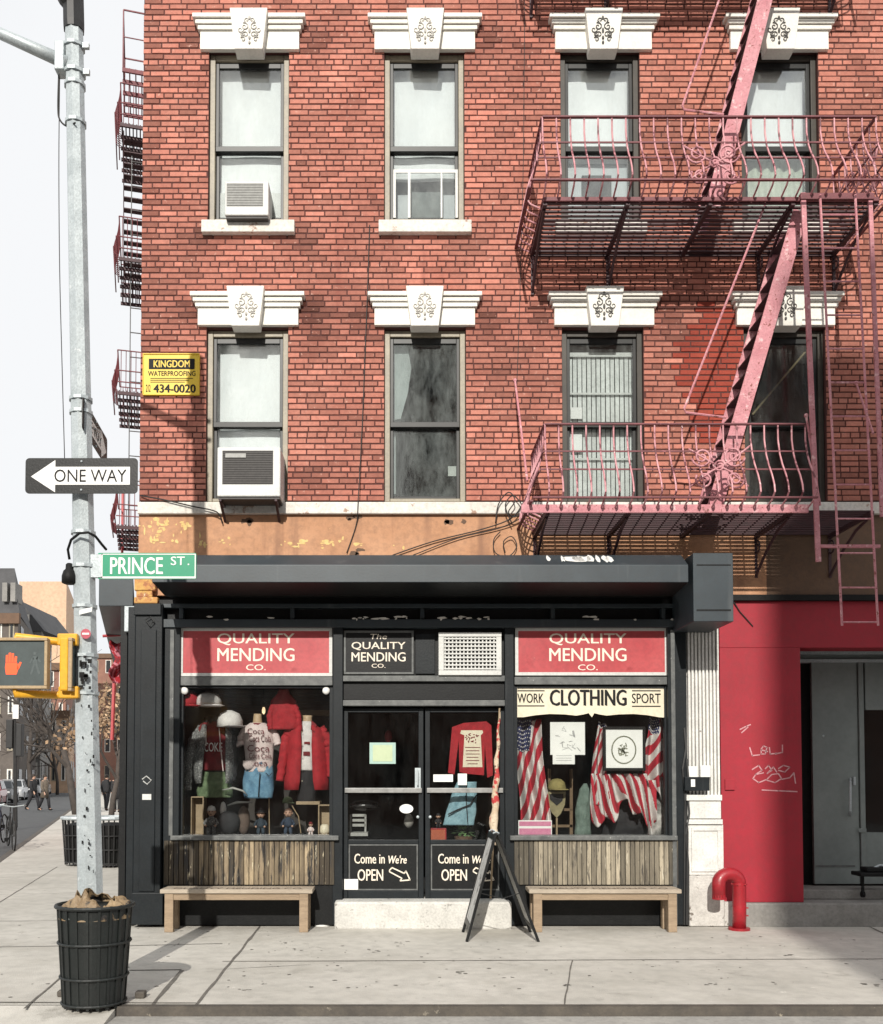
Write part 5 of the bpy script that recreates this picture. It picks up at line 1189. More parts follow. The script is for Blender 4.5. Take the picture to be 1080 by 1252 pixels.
# ================================================================== LEFT WINDOW: CLOTHES AND DOLLS
def ringz(cx, py_list, Y, seed, n=30, wr=.05):
    """list of (py, half width px, depth m, dx px) -> loft rings"""
    out_ = []; fine = []
    for i in range(len(py_list)-1):
        p, q = py_list[i], py_list[i+1]; k = max(1, int(abs(q[0]-p[0])/2.2))
        for j in range(k): f = j/k; f2 = f*f*(3-2*f)*.5+f*.5; fine.append(tuple(p[m]+(q[m]-p[m])*f2 for m in range(4)))
    fine.append(py_list[-1])
    for py, hw, dp, dx in fine:
        c = P(cx+dx, py, Y); w_ = hw/F*(Y+DIST); ring = []
        for j in range(n):
            a = 6.283*j/n; ca, sa = math.cos(a), math.sin(a)
            k = 1 + wr*.8*noise.noise(Vector((ca*2.2+seed, sa*2.2, c.z*7))); cr_ = wr*(1.5*noise.noise(Vector((ca*4.5+seed*3, sa*3, c.z*13+ca*5))) + .9*noise.noise(Vector((ca*9, sa*5+seed, c.z*34+ca*12))))
            ring.append((c.x+w_*ca*k, Y+dp*sa*(k+cr_*2.2), c.z+.004*noise.noise(Vector((ca*5, sa*5, seed)))))
        out_.append(ring)
    return out_
def garment(name, m, parent, cx, secs, Y, seed=1, wr=.05):
    b = MB(); b.loft(ringz(cx, secs, Y, seed, wr=wr)); return b.build(name, m, parent, smooth=True)
def sleeve(name, m, parent, pts, rs, Y, seed=0):
    b = MB(); q = [P(p[0], p[1], Y+(p[2] if len(p) > 2 else 0)) for p in pts]; pp = []; rr = []
    for i in range(len(q)-1):
        for k in range(9):
            f = k/9; pp.append(q[i].lerp(q[i+1], f) + Vector((noise.noise(Vector((seed, len(pp)*.5, 1))), noise.noise(Vector((seed, len(pp)*.5, 5))), 0))*.010); rr.append((rs[i]+(rs[i+1]-rs[i])*f)*(.92+.16*noise.noise(Vector((seed*3, len(pp)*.9, 2)))+.07*math.sin(len(pp)*2.1)))
    pp.append(q[-1]); rr.append(rs[-1]); b.tube(pp, rr, 10); return b.build(name, m, parent, smooth=True)
cl = lambda n, c, c2=None, **k: mat(n, c, c2, k.pop('scale', 14), .85, .3, 60, **k)
M['red_cloth'] = cl('red cloth', (.42,.015,.025), (.27,.008,.015)); M['denim'] = cl('blue denim', (.20,.38,.52), (.07,.17,.28), scale=9); M['denim_pale'] = cl('pale denim', (.30,.48,.55), (.12,.24,.30), scale=9)
M['tweed'] = cl('grey tweed', (.20,.205,.205), (.06,.06,.06), scale=50, spots=[(70,.56,(.42,.42,.41),.03)]); M['dark_cloth'] = cl('dark cloth', (.02,.02,.024), (.01,.01,.012)); M['white_cloth'] = cl('white cloth', (.74,.72,.70), (.58,.56,.55))
M['green_cloth'] = cl('army green cloth', (.17,.24,.13), (.08,.12,.06)); M['pink_white'] = cl('pale pink cloth', (.72,.62,.60), (.60,.50,.49)); M['maroon'] = cl('maroon cloth', (.22,.012,.02), (.12,.008,.012))
M['manikin'] = mat('tan mannequin', (.52,.38,.24), (.42,.30,.18), 5, .5)
Y1 = .42
def floor_pt(px): p = P(px, 1022, Y1); return (p.x, Y1, PZ(1025))
# hoodie and tweed jacket
t = thing('dressed_mannequin', 'mannequin in grey tweed jacket over red lettered hoodie and green trousers', 'mannequin', floor_pt(262))
garment('hoodie', M['maroon'], t, 262, [(942,17,.07,1),(930,20,.09,1),(905,21,.11,0),(890,20,.10,-1),(884,14,.08,-2),(881,8,.06,-2)], Y1-.02, 2)
garment('hood', M['dark_cloth'], t, 259, [(890,11,.08,0),(884,11,.085,0),(878,9,.08,0),(875,4,.04,0)], Y1-.01, 4)
b = MB()
for s in (-1, 1):
    q = []
    x_in = lambda py: 262+s*(8+(py-884)*.06) if s > 0 else 262-(12-(py-884)*.02)
    for (py, xo) in ((886,15),(900,23),(925,25),(950,24),(958,22)):
        q.append((py, xo))
    rings = []
    for (py, xo) in q:
        c0_ = P(262+s*xo, py, Y1); c1_ = P(262+s*(9+(py-886)*.10 if s < 0 else 14), py, Y1-.14)
        rings.append([(c0_.x, Y1+.04, c0_.z), (c0_.x, Y1-.04, c0_.z), ((c0_.x+c1_.x)/2, Y1-.135, c1_.z), (c1_.x, Y1-.150, c1_.z), (c1_.x, Y1-.130, c1_.z), ((c0_.x+c1_.x)/2, Y1-.08, c0_.z)])
    b.loft(rings)
b.build('jacket', M['tweed'], t, smooth=True)
sleeve('sleeve', M['tweed'], t, [(246,890),(236,905,-.03),(230,935,-.05),(230,966,-.09)], [.05,.056,.052,.042], Y1-.03, 1)
sleeve('sleeve', M['dark_cloth'], t, [(279,890),(284,908,-.01),(286,935,.02),(284,955,-.02)], [.05,.055,.05,.042], Y1, 2)
garment('trousers', M['green_cloth'], t, 263, [(975,21,.10,0),(966,22,.11,0),(955,19,.10,0),(944,17,.08,0)], Y1, 3, .09)
b = MB(); write(b, 'COKE', lambda u, v: (PX(249+22*u, 913, .25), .262+.03*(2*u-1)**2, PZ(919-11*v, .26)), .02); b.build('lettering', M['white'], t, recalc=False)
b = MB(); b.tube([P(252,890,.28), P(252,912,.27)], .006, 5); b.tube([P(268,890,.28), P(270,915,.27), P(273,943,.27)], .006, 5); b.build('drawstring', M['pink_white'], t)
# lettered T-shirt and jeans
t = thing('dressed_mannequin', 'mannequin in white short sleeved script lettered T-shirt and blue jeans', 'mannequin', floor_pt(316))
TS = [(944,16,.095,0),(935,17,.10,1),(920,17.5,.105,1),(905,18.5,.11,0),(895,19,.10,0),(888,16,.085,0),(884,9,.06,-1)]
garment('shirt', M['pink_white'], t, 316, TS, Y1, 5, .03)
b = MB(); n_ = 8
sh = garment('shirt_tail', M['pink_white'], t, 304, [(941,4,.03,0),(936,8,.05,1),(930,9,.06,2)], Y1-.075, 7)
sleeve('sleeve', M['pink_white'], t, [(302,889),(296,899),(294,912,-.02)], [.040,.048,.046], Y1, 3); sleeve('sleeve', M['pink_white'], t, [(330,889),(337,899),(340,911,-.02)], [.040,.048,.046], Y1, 4)
garment('neck', M['manikin'], t, 315, [(886,6,.05,0),(876,5,.045,0),(873,4.5,.04,0)], Y1, 1, 0)
garment('collar', M['maroon'], t, 315, [(887,9,.072,0),(884.5,8,.064,0)], Y1-.005, 1, 0)
garment('jeans', M['denim'], t, 316, [(976,17,.09,0),(966,19,.105,0),(955,19,.11,0),(945,18,.105,1),(931,16.5,.10,1)], Y1+.008, 8, .06)
b = MB(); b.tube([P(316, 975, .295), P(317, 958, .295), P(318, 945, .30)], .005, 4); b.tube([P(325,945,.30),P(329,949,.31),P(333,945,.33)], .004, 4); b.build('seam', M['dark_cloth'], t)
b = MB()
for i, (py, wd, dx, h_) in enumerate(((894,21,-3,7),(903,26,2,8.5),(915,27,0,8),(924,27,2,7),(933,24,-1,7))):
    def tw(u, v, py=py, wd=wd, dx=dx, h_=h_):
        px = 316+dx+wd*(u-.5); z = PZ(py-h_*(v-.5), Y1-.1); xx = PX(px, py, Y1-.1); k = (px-316)/20; return (xx, Y1-.118*math.sqrt(max(.05, 1-k*k))-.004, z)
    write(b, 'Coca Cola' if i % 2 else 'Coca', tw, .01)
b.build('lettering', mat('red black script', (.06,.02,.025), (.20,.03,.04), 10, .7), t, recalc=False)
# red jacket
t = thing('dressed_mannequin', 'mannequin in open red work jacket over white printed shirt and dark trousers', 'mannequin', floor_pt(375))
garment('shirt', M['white_cloth'], t, 375, [(942,10,.09,0),(925,11,.10,0),(900,12,.10,0),(886,10,.08,0),(882,6,.05,0)], Y1-.005, 2, .03)
b = MB()
for s in (-1, 1):
    rings = []
    for (py, xo, xi) in ((887,12,6),(893,21,7),(910,24,6),(935,26,7),(955,27,8),(966,27,10)):
        c0_ = P(375+s*xo, py, Y1); c1_ = P(375+s*xi, py, Y1-.12); mx_ = (c0_.x+c1_.x)/2
        wv = .012*math.sin(py*.4+s)
        rings.append([(c0_.x, Y1+.07, c0_.z), (c0_.x, Y1-.05+wv, c0_.z), (mx_, Y1-.13-wv, c1_.z), (c1_.x, Y1-.135+wv, c1_.z), (c1_.x, Y1-.115+wv, c1_.z), (mx_, Y1-.07, c0_.z)])
    b.loft(rings)
b.build('jacket', M['red_cloth'], t, smooth=True)
sleeve('sleeve', M['red_cloth'], t, [(357,890),(350,903),(346,930,-.03),(342,955,-.06)], [.055,.064,.056,.048], Y1-.02, 2); sleeve('sleeve', M['red_cloth'], t, [(392,890),(400,903),(402,925),(404,950,-.03)], [.055,.064,.054,.046], Y1-.02, 3)
b = MB()
for s in (-1, 1): q = [P(375+s*6, 881, .33), P(375+s*12, 886, .32), P(375+s*10, 896, .285), P(375+s*5, 892, .285)]; n = b.add(q); b.face(range(n, n+4))
b.build('collar', M['maroon'], t, thick=.006)
garment('neck', M['manikin'], t, 376, [(884,6,.05,0),(878,5.5,.05,0),(875,6,.05,0)], Y1, 1, 0)
garment('trousers', M['dark_cloth'], t, 375, [(982,11,.08,0),(960,12,.09,0),(940,12,.09,0)], Y1+.01, 4)
b = MB(); bx(b, 372, 907, 379, 910, .308, .312, Y=.31); bx(b, 371, 919, 379, 924, .308, .312, Y=.31); b.build('print', M['maroon'], t)
b = MB()
for i in range(5): q = P(369.5, 895+i*15, .275); b.ball((q.x, .278, q.z), .006)
b.build('button', M['cream'], t)
# hanging and shelved things
def hung(label, cat, name, cx, secs, Y, m, seed=1): 
    c = P(cx, secs[0][0], Y); t = thing(name, label, cat, c); garment('body', m, t, cx, secs, Y, seed, .10); return t
t = hung('red hooded sweatshirt hanging behind the red jacket by a bare bulb', 'sweatshirt', 'hanging_sweatshirt', 347, [(892,15,.04,0),(882,17,.05,0),(868,18,.05,0),(856,15,.045,0),(848,8,.04,0),(843,6,.03,0)], .34, M['red_cloth'], 3)
sleeve('sleeve', M['red_cloth'], t, [(334,862),(330,876),(331,892)], [.035,.04,.036], .33, 4); sleeve('sleeve', M['red_cloth'], t, [(360,862),(365,876),(365,890)], [.035,.04,.036], .33, 5)
def cap(label, px, py, w_, h_, m, Y=.6):
    c = P(px, py, Y); t = thing('cap', label, 'cap', c); r = w_/F*(Y+DIST)/2; b = MB(); b.lathe(c, [(r, 0), (r*.98, h_/113*.4), (r*.75, h_/113*.8), (r*.2, h_/113)], 14); b.build('crown', m, t, smooth=True)
    b = MB(); b.ball((c.x+r*.5, c.y-r*.8, c.z+.004), r*.9, r*.8, .01); b.build('brim', m, t, smooth=True); return t
cap('red and white cap at the top corner of the clothes window', 232, 864, 24, 20, M['red_cloth'], .20); cap('pale patterned cap beside the red cap', 255, 864, 32, 19, M['white_cloth'], .22)
cap('white cap with flat brim on the shelf edge above the hoodie', 281, 889, 32, 21, M['white_cloth'], .27); cap('green cap lying on the ledge below the red jacket', 352, 982, 13, 8, M['green_cloth'], .34)
M['bulb'] = emit('bulb glow', (1, .72, .42), 1.1); M['globe'] = mat('opal globe', (.82,.81,.78), (.76,.75,.72), 5, .3, fine=.01)
for px, lab in ((225.5, 'white round lamp in the top corner of the clothes window nearest the street corner'), (399, 'white round lamp in the top corner of the clothes window nearest the door')):
    c = P(px, 844.5, .03); t = thing('globe_lamp', lab, 'lamp', c); b = MB(); b.ball(c, .042, .03, .042, 14, 9); b.build('globe', M['globe'], t, smooth=True); b = MB(); b.lathe((c.x, c.y+.02, c.z-.02), [(.02, 0), (.02, .04)], 8); b.build('socket', M['black'], t)
for px, lab in ((322.5, 'bare hanging bulb over the white T-shirt'), (342, 'bare hanging bulb over the red sweatshirt')):
    c = P(px, 868, .45); t = thing('hanging_bulb', lab, 'lamp', c); b = MB(); b.lathe((c.x, c.y, c.z-.02), [(.005, -.03), (.018, -.01), (.020, .015), (.011, .05)], 10); b.build('bulb', M['bulb'], t, smooth=True); b = MB(); b.lathe((c.x, c.y, c.z+.031), [(.016, 0), (.018, .05), (.004, .07)], 8); b.tube([(c.x, c.y, c.z+.1), (c.x, c.y, PZ(838, .45)+.15)], .004, 4); b.build('socket', M['black'], t)
def doll(label, px, h_px, cloth, hat, skin_m, Y=.26, hatkind=0):
    z0 = PZ(1022.5, Y); c = P(px, 1020, Y); u = h_px/F*(Y+DIST)/30; t = thing('doll', label, 'doll', (c.x, Y, z0))
    b = MB(); b.lathe((c.x, Y, z0+9*u), [(4.2*u, 0), (4.6*u, 3*u), (3.6*u, 7*u), (1.6*u, 9.5*u)], 12, sy=.75)
    for s in (-1, 1): b.tube([(c.x+s*3.4*u, Y, z0+16*u), (c.x+s*6*u, Y-2*u, z0+12*u), (c.x+s*4.4*u, Y-4*u, z0+10*u)], [1.5*u, 1.4*u, 1.1*u], 7); b.tube([(c.x+s*2.1*u, Y, z0+9.4*u), (c.x+s*2.5*u, Y-1*u, z0+4*u), (c.x+s*2.6*u, Y-.5*u, z0+.8*u)], [2.1*u, 1.8*u, 1.5*u], 7); b.ball((c.x+s*2.6*u, Y-1.8*u, z0+.9*u), 1.5*u, 2.6*u, .9*u)
    b.build('body', cloth, t, smooth=True)
    b = MB(); b.ball((c.x, Y, z0+22*u), 3.6*u, 3.5*u, 4*u, 12, 8); b.ball((c.x, Y-3.4*u, z0+21.4*u), .7*u); 
    for s in (-1, 1): b.ball((c.x+s*4.4*u, Y-4.4*u, z0+9.8*u), 1.1*u); b.ball((c.x+s*3.6*u, Y, z0+22*u), .7*u, .6*u, 1*u)
    hd = b.build('head', skin_m, t, smooth=True)
    b = MB()
    for s in (-1, 1): b.ball((c.x+s*1.3*u, Y-3.3*u, z0+22.6*u), .45*u)
    b.box(c.x-1*u, c.x+1*u, Y-3.5*u, Y-3.2*u, z0+19.6*u, z0+20*u); b.build('face_detail', M['black'], hd)
    b = MB()
    if hatkind == 0: b.lathe((c.x, Y, z0+23.4*u), [(3.9*u, 0), (3.8*u, 1.6*u), (2.6*u, 3.8*u), (.4*u, 4.6*u)], 12)
    elif hatkind == 1: b.lathe((c.x, Y, z0+24*u), [(6*u, 0), (6*u, .5*u), (3.5*u, .6*u), (3.3*u, 4*u), (2.4*u, 4.6*u), (.3*u, 4.7*u)], 14)
    else: b.lathe((c.x, Y+.5*u, z0+22.4*u), [(3.8*u, 0), (3.9*u, 1.5*u), (2.9*u, 3.4*u), (.5*u, 4.5*u)], 12)
    b.build('hat' if hatkind < 2 else 'hair', hat, t, smooth=True); return t
doll('small grey figurine with a white cap on the clothes window ledge', 258.5, 40, M['tweed'], M['white_cloth'], M['skin'], hatkind=0)
doll('small doll in dark blue clothes and a black brimmed hat', 319, 36, cl('navy cloth', (.03,.055,.08), (.012,.02,.03)), M['dark_cloth'], M['skin'], hatkind=1)
doll('small bald doll in a blue coat near the red jacket', 352.5, 38, cl('slate cloth', (.035,.06,.10), (.015,.025,.045)), M['skin'], M['skin'], hatkind=2)
doll('tiny pinkish figurine beside the wooden crate', 380, 19, M['pink_white'], M['maroon'], M['skin'], hatkind=0)
def crate(label, x0, y0, x1, y1, Y, dep, m, name='wooden_crate'):
    a, c, z0, z1 = rect(x0, y0, x1, y1, Y); t = thing(name, label, 'crate', ((a+c)/2, Y, z0)); b = MB(); e = .014
    b.box(a, c, Y, Y+dep, z0, z0+e); b.box(a, c, Y, Y+dep, z1-e, z1); b.box(a, a+e, Y+.001, Y+dep-.001, z0+e, z1-e); b.box(c-e, c, Y+.001, Y+dep-.001, z0+e, z1-e); b.build('frame', m, t, bevel=.003)
    b = MB(); b.box(a+e, c-e, Y+dep*.7, Y+dep*.75, z0+e, z1-e); b.build('back_panel', M['shelf_wood'], t); return t
crate('pale upright wooden crate behind the grey figurine', 233, 974, 249, 1022, .30, .2, M['shelf_wood']); crate('small wooden crate holding a pale jar at the door end of the ledge', 389, 984, 405, 1022, .2, .2, M['shelf_wood'])
b = MB(); bx(b, 362, 980, 391, 984, .3, .55, Y=.3); tag(b.build('wooden_shelf', M['shelf_wood'], bevel=.004), 'short pale wooden shelf under the red jacket', 'shelf')
b = MB(); bx(b, 362, 868, 405, 875, .9, .925, Y=.9); tag(b.build('wooden_rail', M['shelf_wood'], bevel=.004), 'pale wooden rail on the back board above the red jacket', 'rail')
c = P(397, 1018, .27); b = MB(); b.lathe((c.x, .27, PZ(1020, .27)), [(.045, 0), (.06, .03), (.05, .09), (.03, .11)], 12); tag(b.build('jar', M['cream'], smooth=True), 'pale round jar sitting inside the small wooden crate', 'jar')
def lump(name, label, cat, px, py, rx, ry, m, Y=.3):
    c = P(px, py, Y); b = MB(); u = 1/113
    b.grid(lambda s, v: (c.x+rx*u*math.cos(6.283*s)*math.sin(.15+2.9*v)*(1+.15*noise.noise(Vector((s*4, v*4, px)))), Y+rx*u*.8*math.sin(6.283*s)*math.sin(.15+2.9*v), c.z-ry*u*math.cos(.15+2.9*v)), 18, 10)
    return tag(b.build(name, m, smooth=True), label, cat)
lump('leather_bag', 'dark leather bag slumped between the grey figurine and brimmed doll', 'bag', 280, 1006, 15, 15, M['dark_cloth']); lump('leather_boot', 'brown grey boot standing right of the dark leather bag', 'boot', 298, 1003, 8, 18, cl('brown leather', (.14,.10,.08), (.07,.05,.04)), .34)
lump('small_globe', 'small pale round ornament in the lower street side corner of the clothes window', 'ornament', 221, 1012, 5, 5, M['ac_grille'], .2)
lump('white_pouch', 'small white pointed cloth between the figurine and the leather bag', 'cloth', 273, 990, 4, 10, M['white_cloth'], .36)
b = MB(); b.tube([P(272,966,.25), P(285,963.5,.25), P(297,967,.25), P(303,973,.26)], [.006,.014,.012,.005], 6); tag(b.build('belt', M['ac_grille'], smooth=True), 'pale curved belt lying in front of the green trousers', 'belt')
b = MB(); b.tube([P(278,985,.28), P(290,981,.28), P(308,981,.28)], [.008,.016,.008], 6); tag(b.build('belt', M['ac_grille'], smooth=True), 'grey folded belt lying over the dark leather bag', 'belt')
b = MB(); b.tube([P(329,975,.2), P(329.5,1022,.2)], .006, 5); tag(b.build('display_stand', M['shelf_wood']), 'thin wooden rod standing right of the brimmed doll', 'rod')
b = MB(); b.tube([P(357,985,.22), P(365,998,.22), P(368,1019,.22)], .006, 5); tag(b.build('walking_stick', M['shelf_wood']), 'thin cane leaning from the bald doll', 'cane')

# ================================================================== RIGHT WINDOW: FLAGS AND PRINTS
M['stripe_red'] = cl('flag red', (.48,.022,.045), (.36,.015,.03), scale=8); M['stripe_white'] = cl('flag white', (.68,.65,.62), (.55,.52,.50), scale=8); M['canton'] = cl('flag blue', (.035,.045,.13), (.02,.025,.075), scale=8)
def flag(label, quad, Y, nfold, amp, canton=None, ns=9, skew=0, seed=0, group=None):
    """quad: photo corners tl, tr, br, bl; stripes run along u, stacked in v"""
    t = thing('flag', label, 'flag', P((quad[2][0]+quad[3][0])/2, quad[2][1], Y), group)
    q = [P(*p, Y) for p in quad]
    def fn(u, v):
        top = q[0].lerp(q[1], u); bot = q[3].lerp(q[2], u); p = bot.lerp(top, v); f = amp*(1-.6*v)
        return (p.x+f*.35*math.sin(v*5+seed), p.y + f*math.sin(u*nfold*6.283+seed+v*2) + .3*f*noise.noise(Vector((u*5, v*5, seed))), p.z+f*.3*math.cos(u*nfold*6.283))
    def mf(u, v):
        if canton and canton(u, v): return 2
        return int((v + skew*u + .03*math.sin(u*nfold*6.283+seed))*ns + 40) % 2
    b = MB(); b.grid(fn, 90, 150, mf); b.build('cloth', [M['stripe_red'], M['stripe_white'], M['canton']], t, smooth=True, thick=.003)
    if canton:
        b = MB()
        for i in range(46):
            for j in range(26):
                u, v = (i+.5+.5*(j % 2))/14, 1-(j+.5)/26
                if u < 1 and canton(u, v) and i % 1 == 0:
                    p = Vector(fn(u, v)); n = b.add([(p.x+.011*math.cos(k*.6283*1)*(1 if k % 2 == 0 else .42), p.y-.006, p.z+.011*math.sin(k*.6283)*(1 if k % 2 == 0 else .42)) for k in range(10)]); b.face(range(n, n+10))
        if b.f: b.build('star', M['stripe_white'], t, recalc=False)
    return t
YF = .24
flag('striped flag with blue starred corner hanging at the door side of the flag window', [(632,880),(662,880),(673,1020),(635,1006)], YF, 2.2, .085, lambda u, v: v > .70 and u < .62 - (1-v)*.4, 8, -.75, 1.0)
flag('narrow red and white flag hanging between the white papers and the framed print', [(731,882),(741,886),(742,975),(722,985)], YF, 1.4, .07, lambda u, v: v > .93, 6.5, -.55, 2.0)
flag('striped flag with a blue corner hanging right of the framed print', [(792,878),(817,880),(816,985),(786,950)], YF, 1.9, .08, lambda u, v: v > .78 and u < .5, 6.5, -.6, 3.2)
# gathered bunting under the print
t = thing('flag_bunting', 'gathered red and white striped bunting below the framed print', 'bunting', P(762, 1000, YF))
def bf(u, v):
    px = 723+ (803-723)*u + (v-.5)*-6*math.sin(u*3); py = 946 + (50+12*math.sin(u*9)+8*math.sin(u*23))*(1-v) + (8 if u > .85 else 0)
    p = P(px, py, YF-.03); return (p.x, p.y+(.05*math.sin(u*34+2*v)+.03*math.sin(u*61+v*5))*(1.15-v*.6), p.z)
b = MB(); b.grid(bf, 200, 30, lambda u, v: int((u*1.0+.20*v)*15+.3*math.sin(v*6)) % 2); b.build('cloth', [M['stripe_red'], M['stripe_white']], t, smooth=True, thick=.003)
def picture(label, x0, y0, x1, y1, Y, frame, circ):
    a, c, z0, z1 = rect(x0, y0, x1, y1, Y); t = thing('framed_print' if frame else 'paper_notice', label, 'print' if frame else 'notice', ((a+c)/2, Y, z0))
    b = MB(); b.box(a, c, Y, Y+.006, z0, z1); b.build('sheet', M['white'], t)
    if frame:
        b = MB(); e = frame/F*(Y+DIST)
        for q in ((a-e, c+e, z1, z1+e), (a-e, c+e, z0-e, z0), (a-e, a, z0+.0005, z1-.0005), (c, c+e, z0+.0005, z1-.0005)): b.box(q[0], q[1], Y-.01, Y+.02, q[2], q[3])
        b.build('frame', M['black'], t, bevel=.003)
    return t
t = picture('square print of a round drawing in a black frame among the flags', 741, 892, 786, 939, .12, 3.5, True)
b = MB(); Y = .1185
for rx, ry in ((15,17),(14.3,16.3)): stroke(b, [(763+rx*math.cos(i*.2618), 917+ry*math.sin(i*.2618)) for i in range(25)], Y, .9)
for i in range(26): a = rnd.uniform(0, 6.28); r = rnd.uniform(0, 8); p, q = 763+r*math.cos(a), 918+r*math.sin(a); stroke(b, [(p, q), (p+rnd.uniform(-3, 3), q+rnd.uniform(-3, 3)), (p+rnd.uniform(-3, 3), q+rnd.uniform(-3, 3))], Y, 1.1)
b.build('drawing', mat('olive ink', (.14,.15,.09), (.3,.3,.24), 40), t, recalc=False)
t = picture('pair of white notices with a faint drawing taped up left of the framed print', 673, 883, 715.5, 923, .12, 0, True)
b = MB(); bx(b, 676, 920, 703, 934.5, .112, .118, Y=.115); b.build('lower_sheet', M['white'], t)
b = MB(); Y = .1105
for i in range(14): p, q = rnd.uniform(683, 706), rnd.uniform(888, 918); stroke(b, [(p, q), (p+rnd.uniform(-6, 6), q+rnd.uniform(-2, 6)), (p+rnd.uniform(-4, 4), q+rnd.uniform(-2, 4))], Y+.009, .6)
for i in range(3): stroke(b, [(680, 924+i*3), (699, 924+i*3)], Y, .5)
stroke(b, [(701, 894), (702, 900)], Y+.009, 2.5); b.build('drawing', mat('grey pencil', (.42,.42,.42)), t, recalc=False)
t = picture('pink and white poster standing at the foot of the starred flag', 634, 1003, 675, 1021.5, .14, 0, True)
b = MB(); bx(b, 635, 1004.5, 674, 1010, .137, .1395, Y=.138); bx(b, 635, 1013, 674, 1020.5, .137, .1395, Y=.138); b.build('pink_band', mat('magenta print', (.55,.16,.30), (.62,.25,.36), 20), t)
# hat on a stand, chair, cloths
t = thing('hat_stand', 'olive cap sitting on a pale shield shaped stand in the flag window', 'hat', P(682, 1005, .42))
b = MB(); c = P(681, 962, .42); b.lathe((c.x, .42, c.z-.04), [(.10, 0), (.105, .03), (.09, .09), (.05, .125), (.01, .135)], 16); b.ball((c.x+.02, .30, c.z-.03), .10, .09, .012); b.build('cap', cl('olive cap', (.32,.27,.10), (.20,.17,.06)), t, smooth=True)
b = MB(); out_ = [(669,968),(692,968),(691,984),(686,995),(681,1000),(675,994),(670,983)]; b.prism([(P(a, d, .40).x, P(a, d, .40).z) for a, d in out_], 'y', .40, .43); b.build('shield', mat('khaki shield', (.30,.26,.14), (.2,.17,.09), 12), t)
b = MB(); out_ = [(672,971),(689,971),(688,979),(681,985),(673,978)]; b.prism([(P(a, d, .395).x, P(a, d, .395).z) for a, d in out_], 'y', .392, .3995); b.build('dark_panel', M['dark_cloth'], t)
b = MB(); b.tube([P(681, 1000, .42), P(681, 1022, .42)], .012, 6); b.build('stem', M['shelf_wood'], t)
t = thing('wooden_chair', 'dark wooden chair back behind the olive cap', 'chair', P(696, 1022, .6))
b = MB(); b.bar(P(698.5, 940, .6), P(698.5, 1022, .6), .035, .03); b.bar(P(672, 940, .6), P(672, 1022, .6), .035, .03); b.bar(P(671, 990, .6), P(700, 990, .6), .03, .03); b.bar(P(671, 1010, .6), P(700, 1010, .6), .03, .03); b.build('frame', mat('brown chair wood', (.20,.13,.07), (.12,.075,.04), 7), t)
def drape(label, cx, secs, Y, m, seed): 
    t = thing('hanging_cloth', label, 'cloth', P(cx, secs[0][0], Y)); garment('cloth', m, t, cx, secs, Y, seed, .16); return t
drape('sage green cloth hanging down left of the striped bunting', 713, [(1021,10,.05,0),(1000,9.5,.06,0),(980,9,.05,1),(965,6,.04,2),(958,2,.02,3)], .34, cl('sage cloth', (.16,.22,.19), (.08,.12,.10), scale=10), 6)
drape('black and white patterned cloth in the pillar side corner of the flag window', 806, [(1021,9,.05,-6),(1008,12,.05,0),(995,11,.05,2),(975,6,.04,4),(950,3,.02,5)], .30, cl('black white cloth', (.55,.53,.50), (.03,.03,.03), scale=7), 8)
drape('dark cloth bundle behind the bunting at the bottom of the flag window', 765, [(1022,30,.1,0),(1005,28,.12,0),(985,20,.08,0)], .5, M['dark_cloth'], 9)
# ================================================================== BEHIND THE DOORS
YD1 = .2
t = thing('hanging_shirt', 'red long sleeved shirt with cream printed back hanging behind the right door', 'shirt', P(578, 952, YD1))
b = MB(); out_ = [(553,889),(567,884),(580,883),(595,882),(601,887),(603,948),(596,951),(593,910),(592,948),(570,946),(562,944),(561,905),(556,947),(548,945)]
q = [P(a, c, YD1) for a, c in out_]
n = b.add(q); m_ = b.add([Vector((p.x, p.y+.03, p.z)) for p in q]); k = len(q)
b.face([n+i for i in (0,1,2,3,4,7,8,9,10,11)]); b.face([n+i for i in (4,5,6,7)]); b.face([n+i for i in (0,11,12,13)])
b.face([m_+i for i in (11,10,9,8,7,4,3,2,1,0)]); b.face([m_+i for i in (7,6,5,4)]); b.face([m_+i for i in (13,12,11,0)])
for i in range(k): j = (i+1) % k; b.face([n+i, n+j, m_+j, m_+i])
sh = b.build('body', M['red_cloth'], t)
b = MB(); pr_ = [(564,893),(590,893),(591,896),(588,899),(590,938),(566,938),(568,899),(563,897)]; q = [P(a, c, YD1-.003) for a, c in pr_]; n = b.add(q); b.face(range(n, n+len(q))); b.build('print', M['cream'], t, recalc=False)
b = MB(); Y = YD1-.005
for i in range(20): p, q = rnd.uniform(571, 585), rnd.uniform(898, 908); stroke(b, [(p, q), (p+rnd.uniform(-3, 3), q+rnd.uniform(-2, 2))], Y, 1.1)
for i, wd in enumerate((18,16,17,14,16,12)): stroke(b, [(578-wd/2, 914+i*4), (578+wd/2, 914+i*4)], Y, .9)
b.build('print_detail', M['maroon'], t, recalc=False)
t = thing('hanging_jeans', 'pale blue jeans hanging below the red printed shirt in the right door', 'jeans', P(566, 1010, YD1))
b = MB(); b.loft(ringz(566, [(1009,19,.03,-5),(990,18,.05,-2),(970,15,.05,2),(956,12,.04,5)], YD1+.06, 3, wr=.10)); b.build('body', M['denim_pale'], t, smooth=True)
b = MB(); b.tube([P(548,996,YD1-.01), P(560,990,YD1-.015), P(575,984,YD1-.015), P(583,972,YD1)], .008, 5); b.tube([P(571,957,YD1), P(570,975,YD1-.01), P(572,1005,YD1-.01)], .006, 5); b.build('seam', M['dark_cloth'], t)
t = thing('potted_plant', 'leafy green potted plant behind the lower glass of the right door', 'plant', P(567, 1030, .35))
b = MB(); c = P(567, 1016, .35)
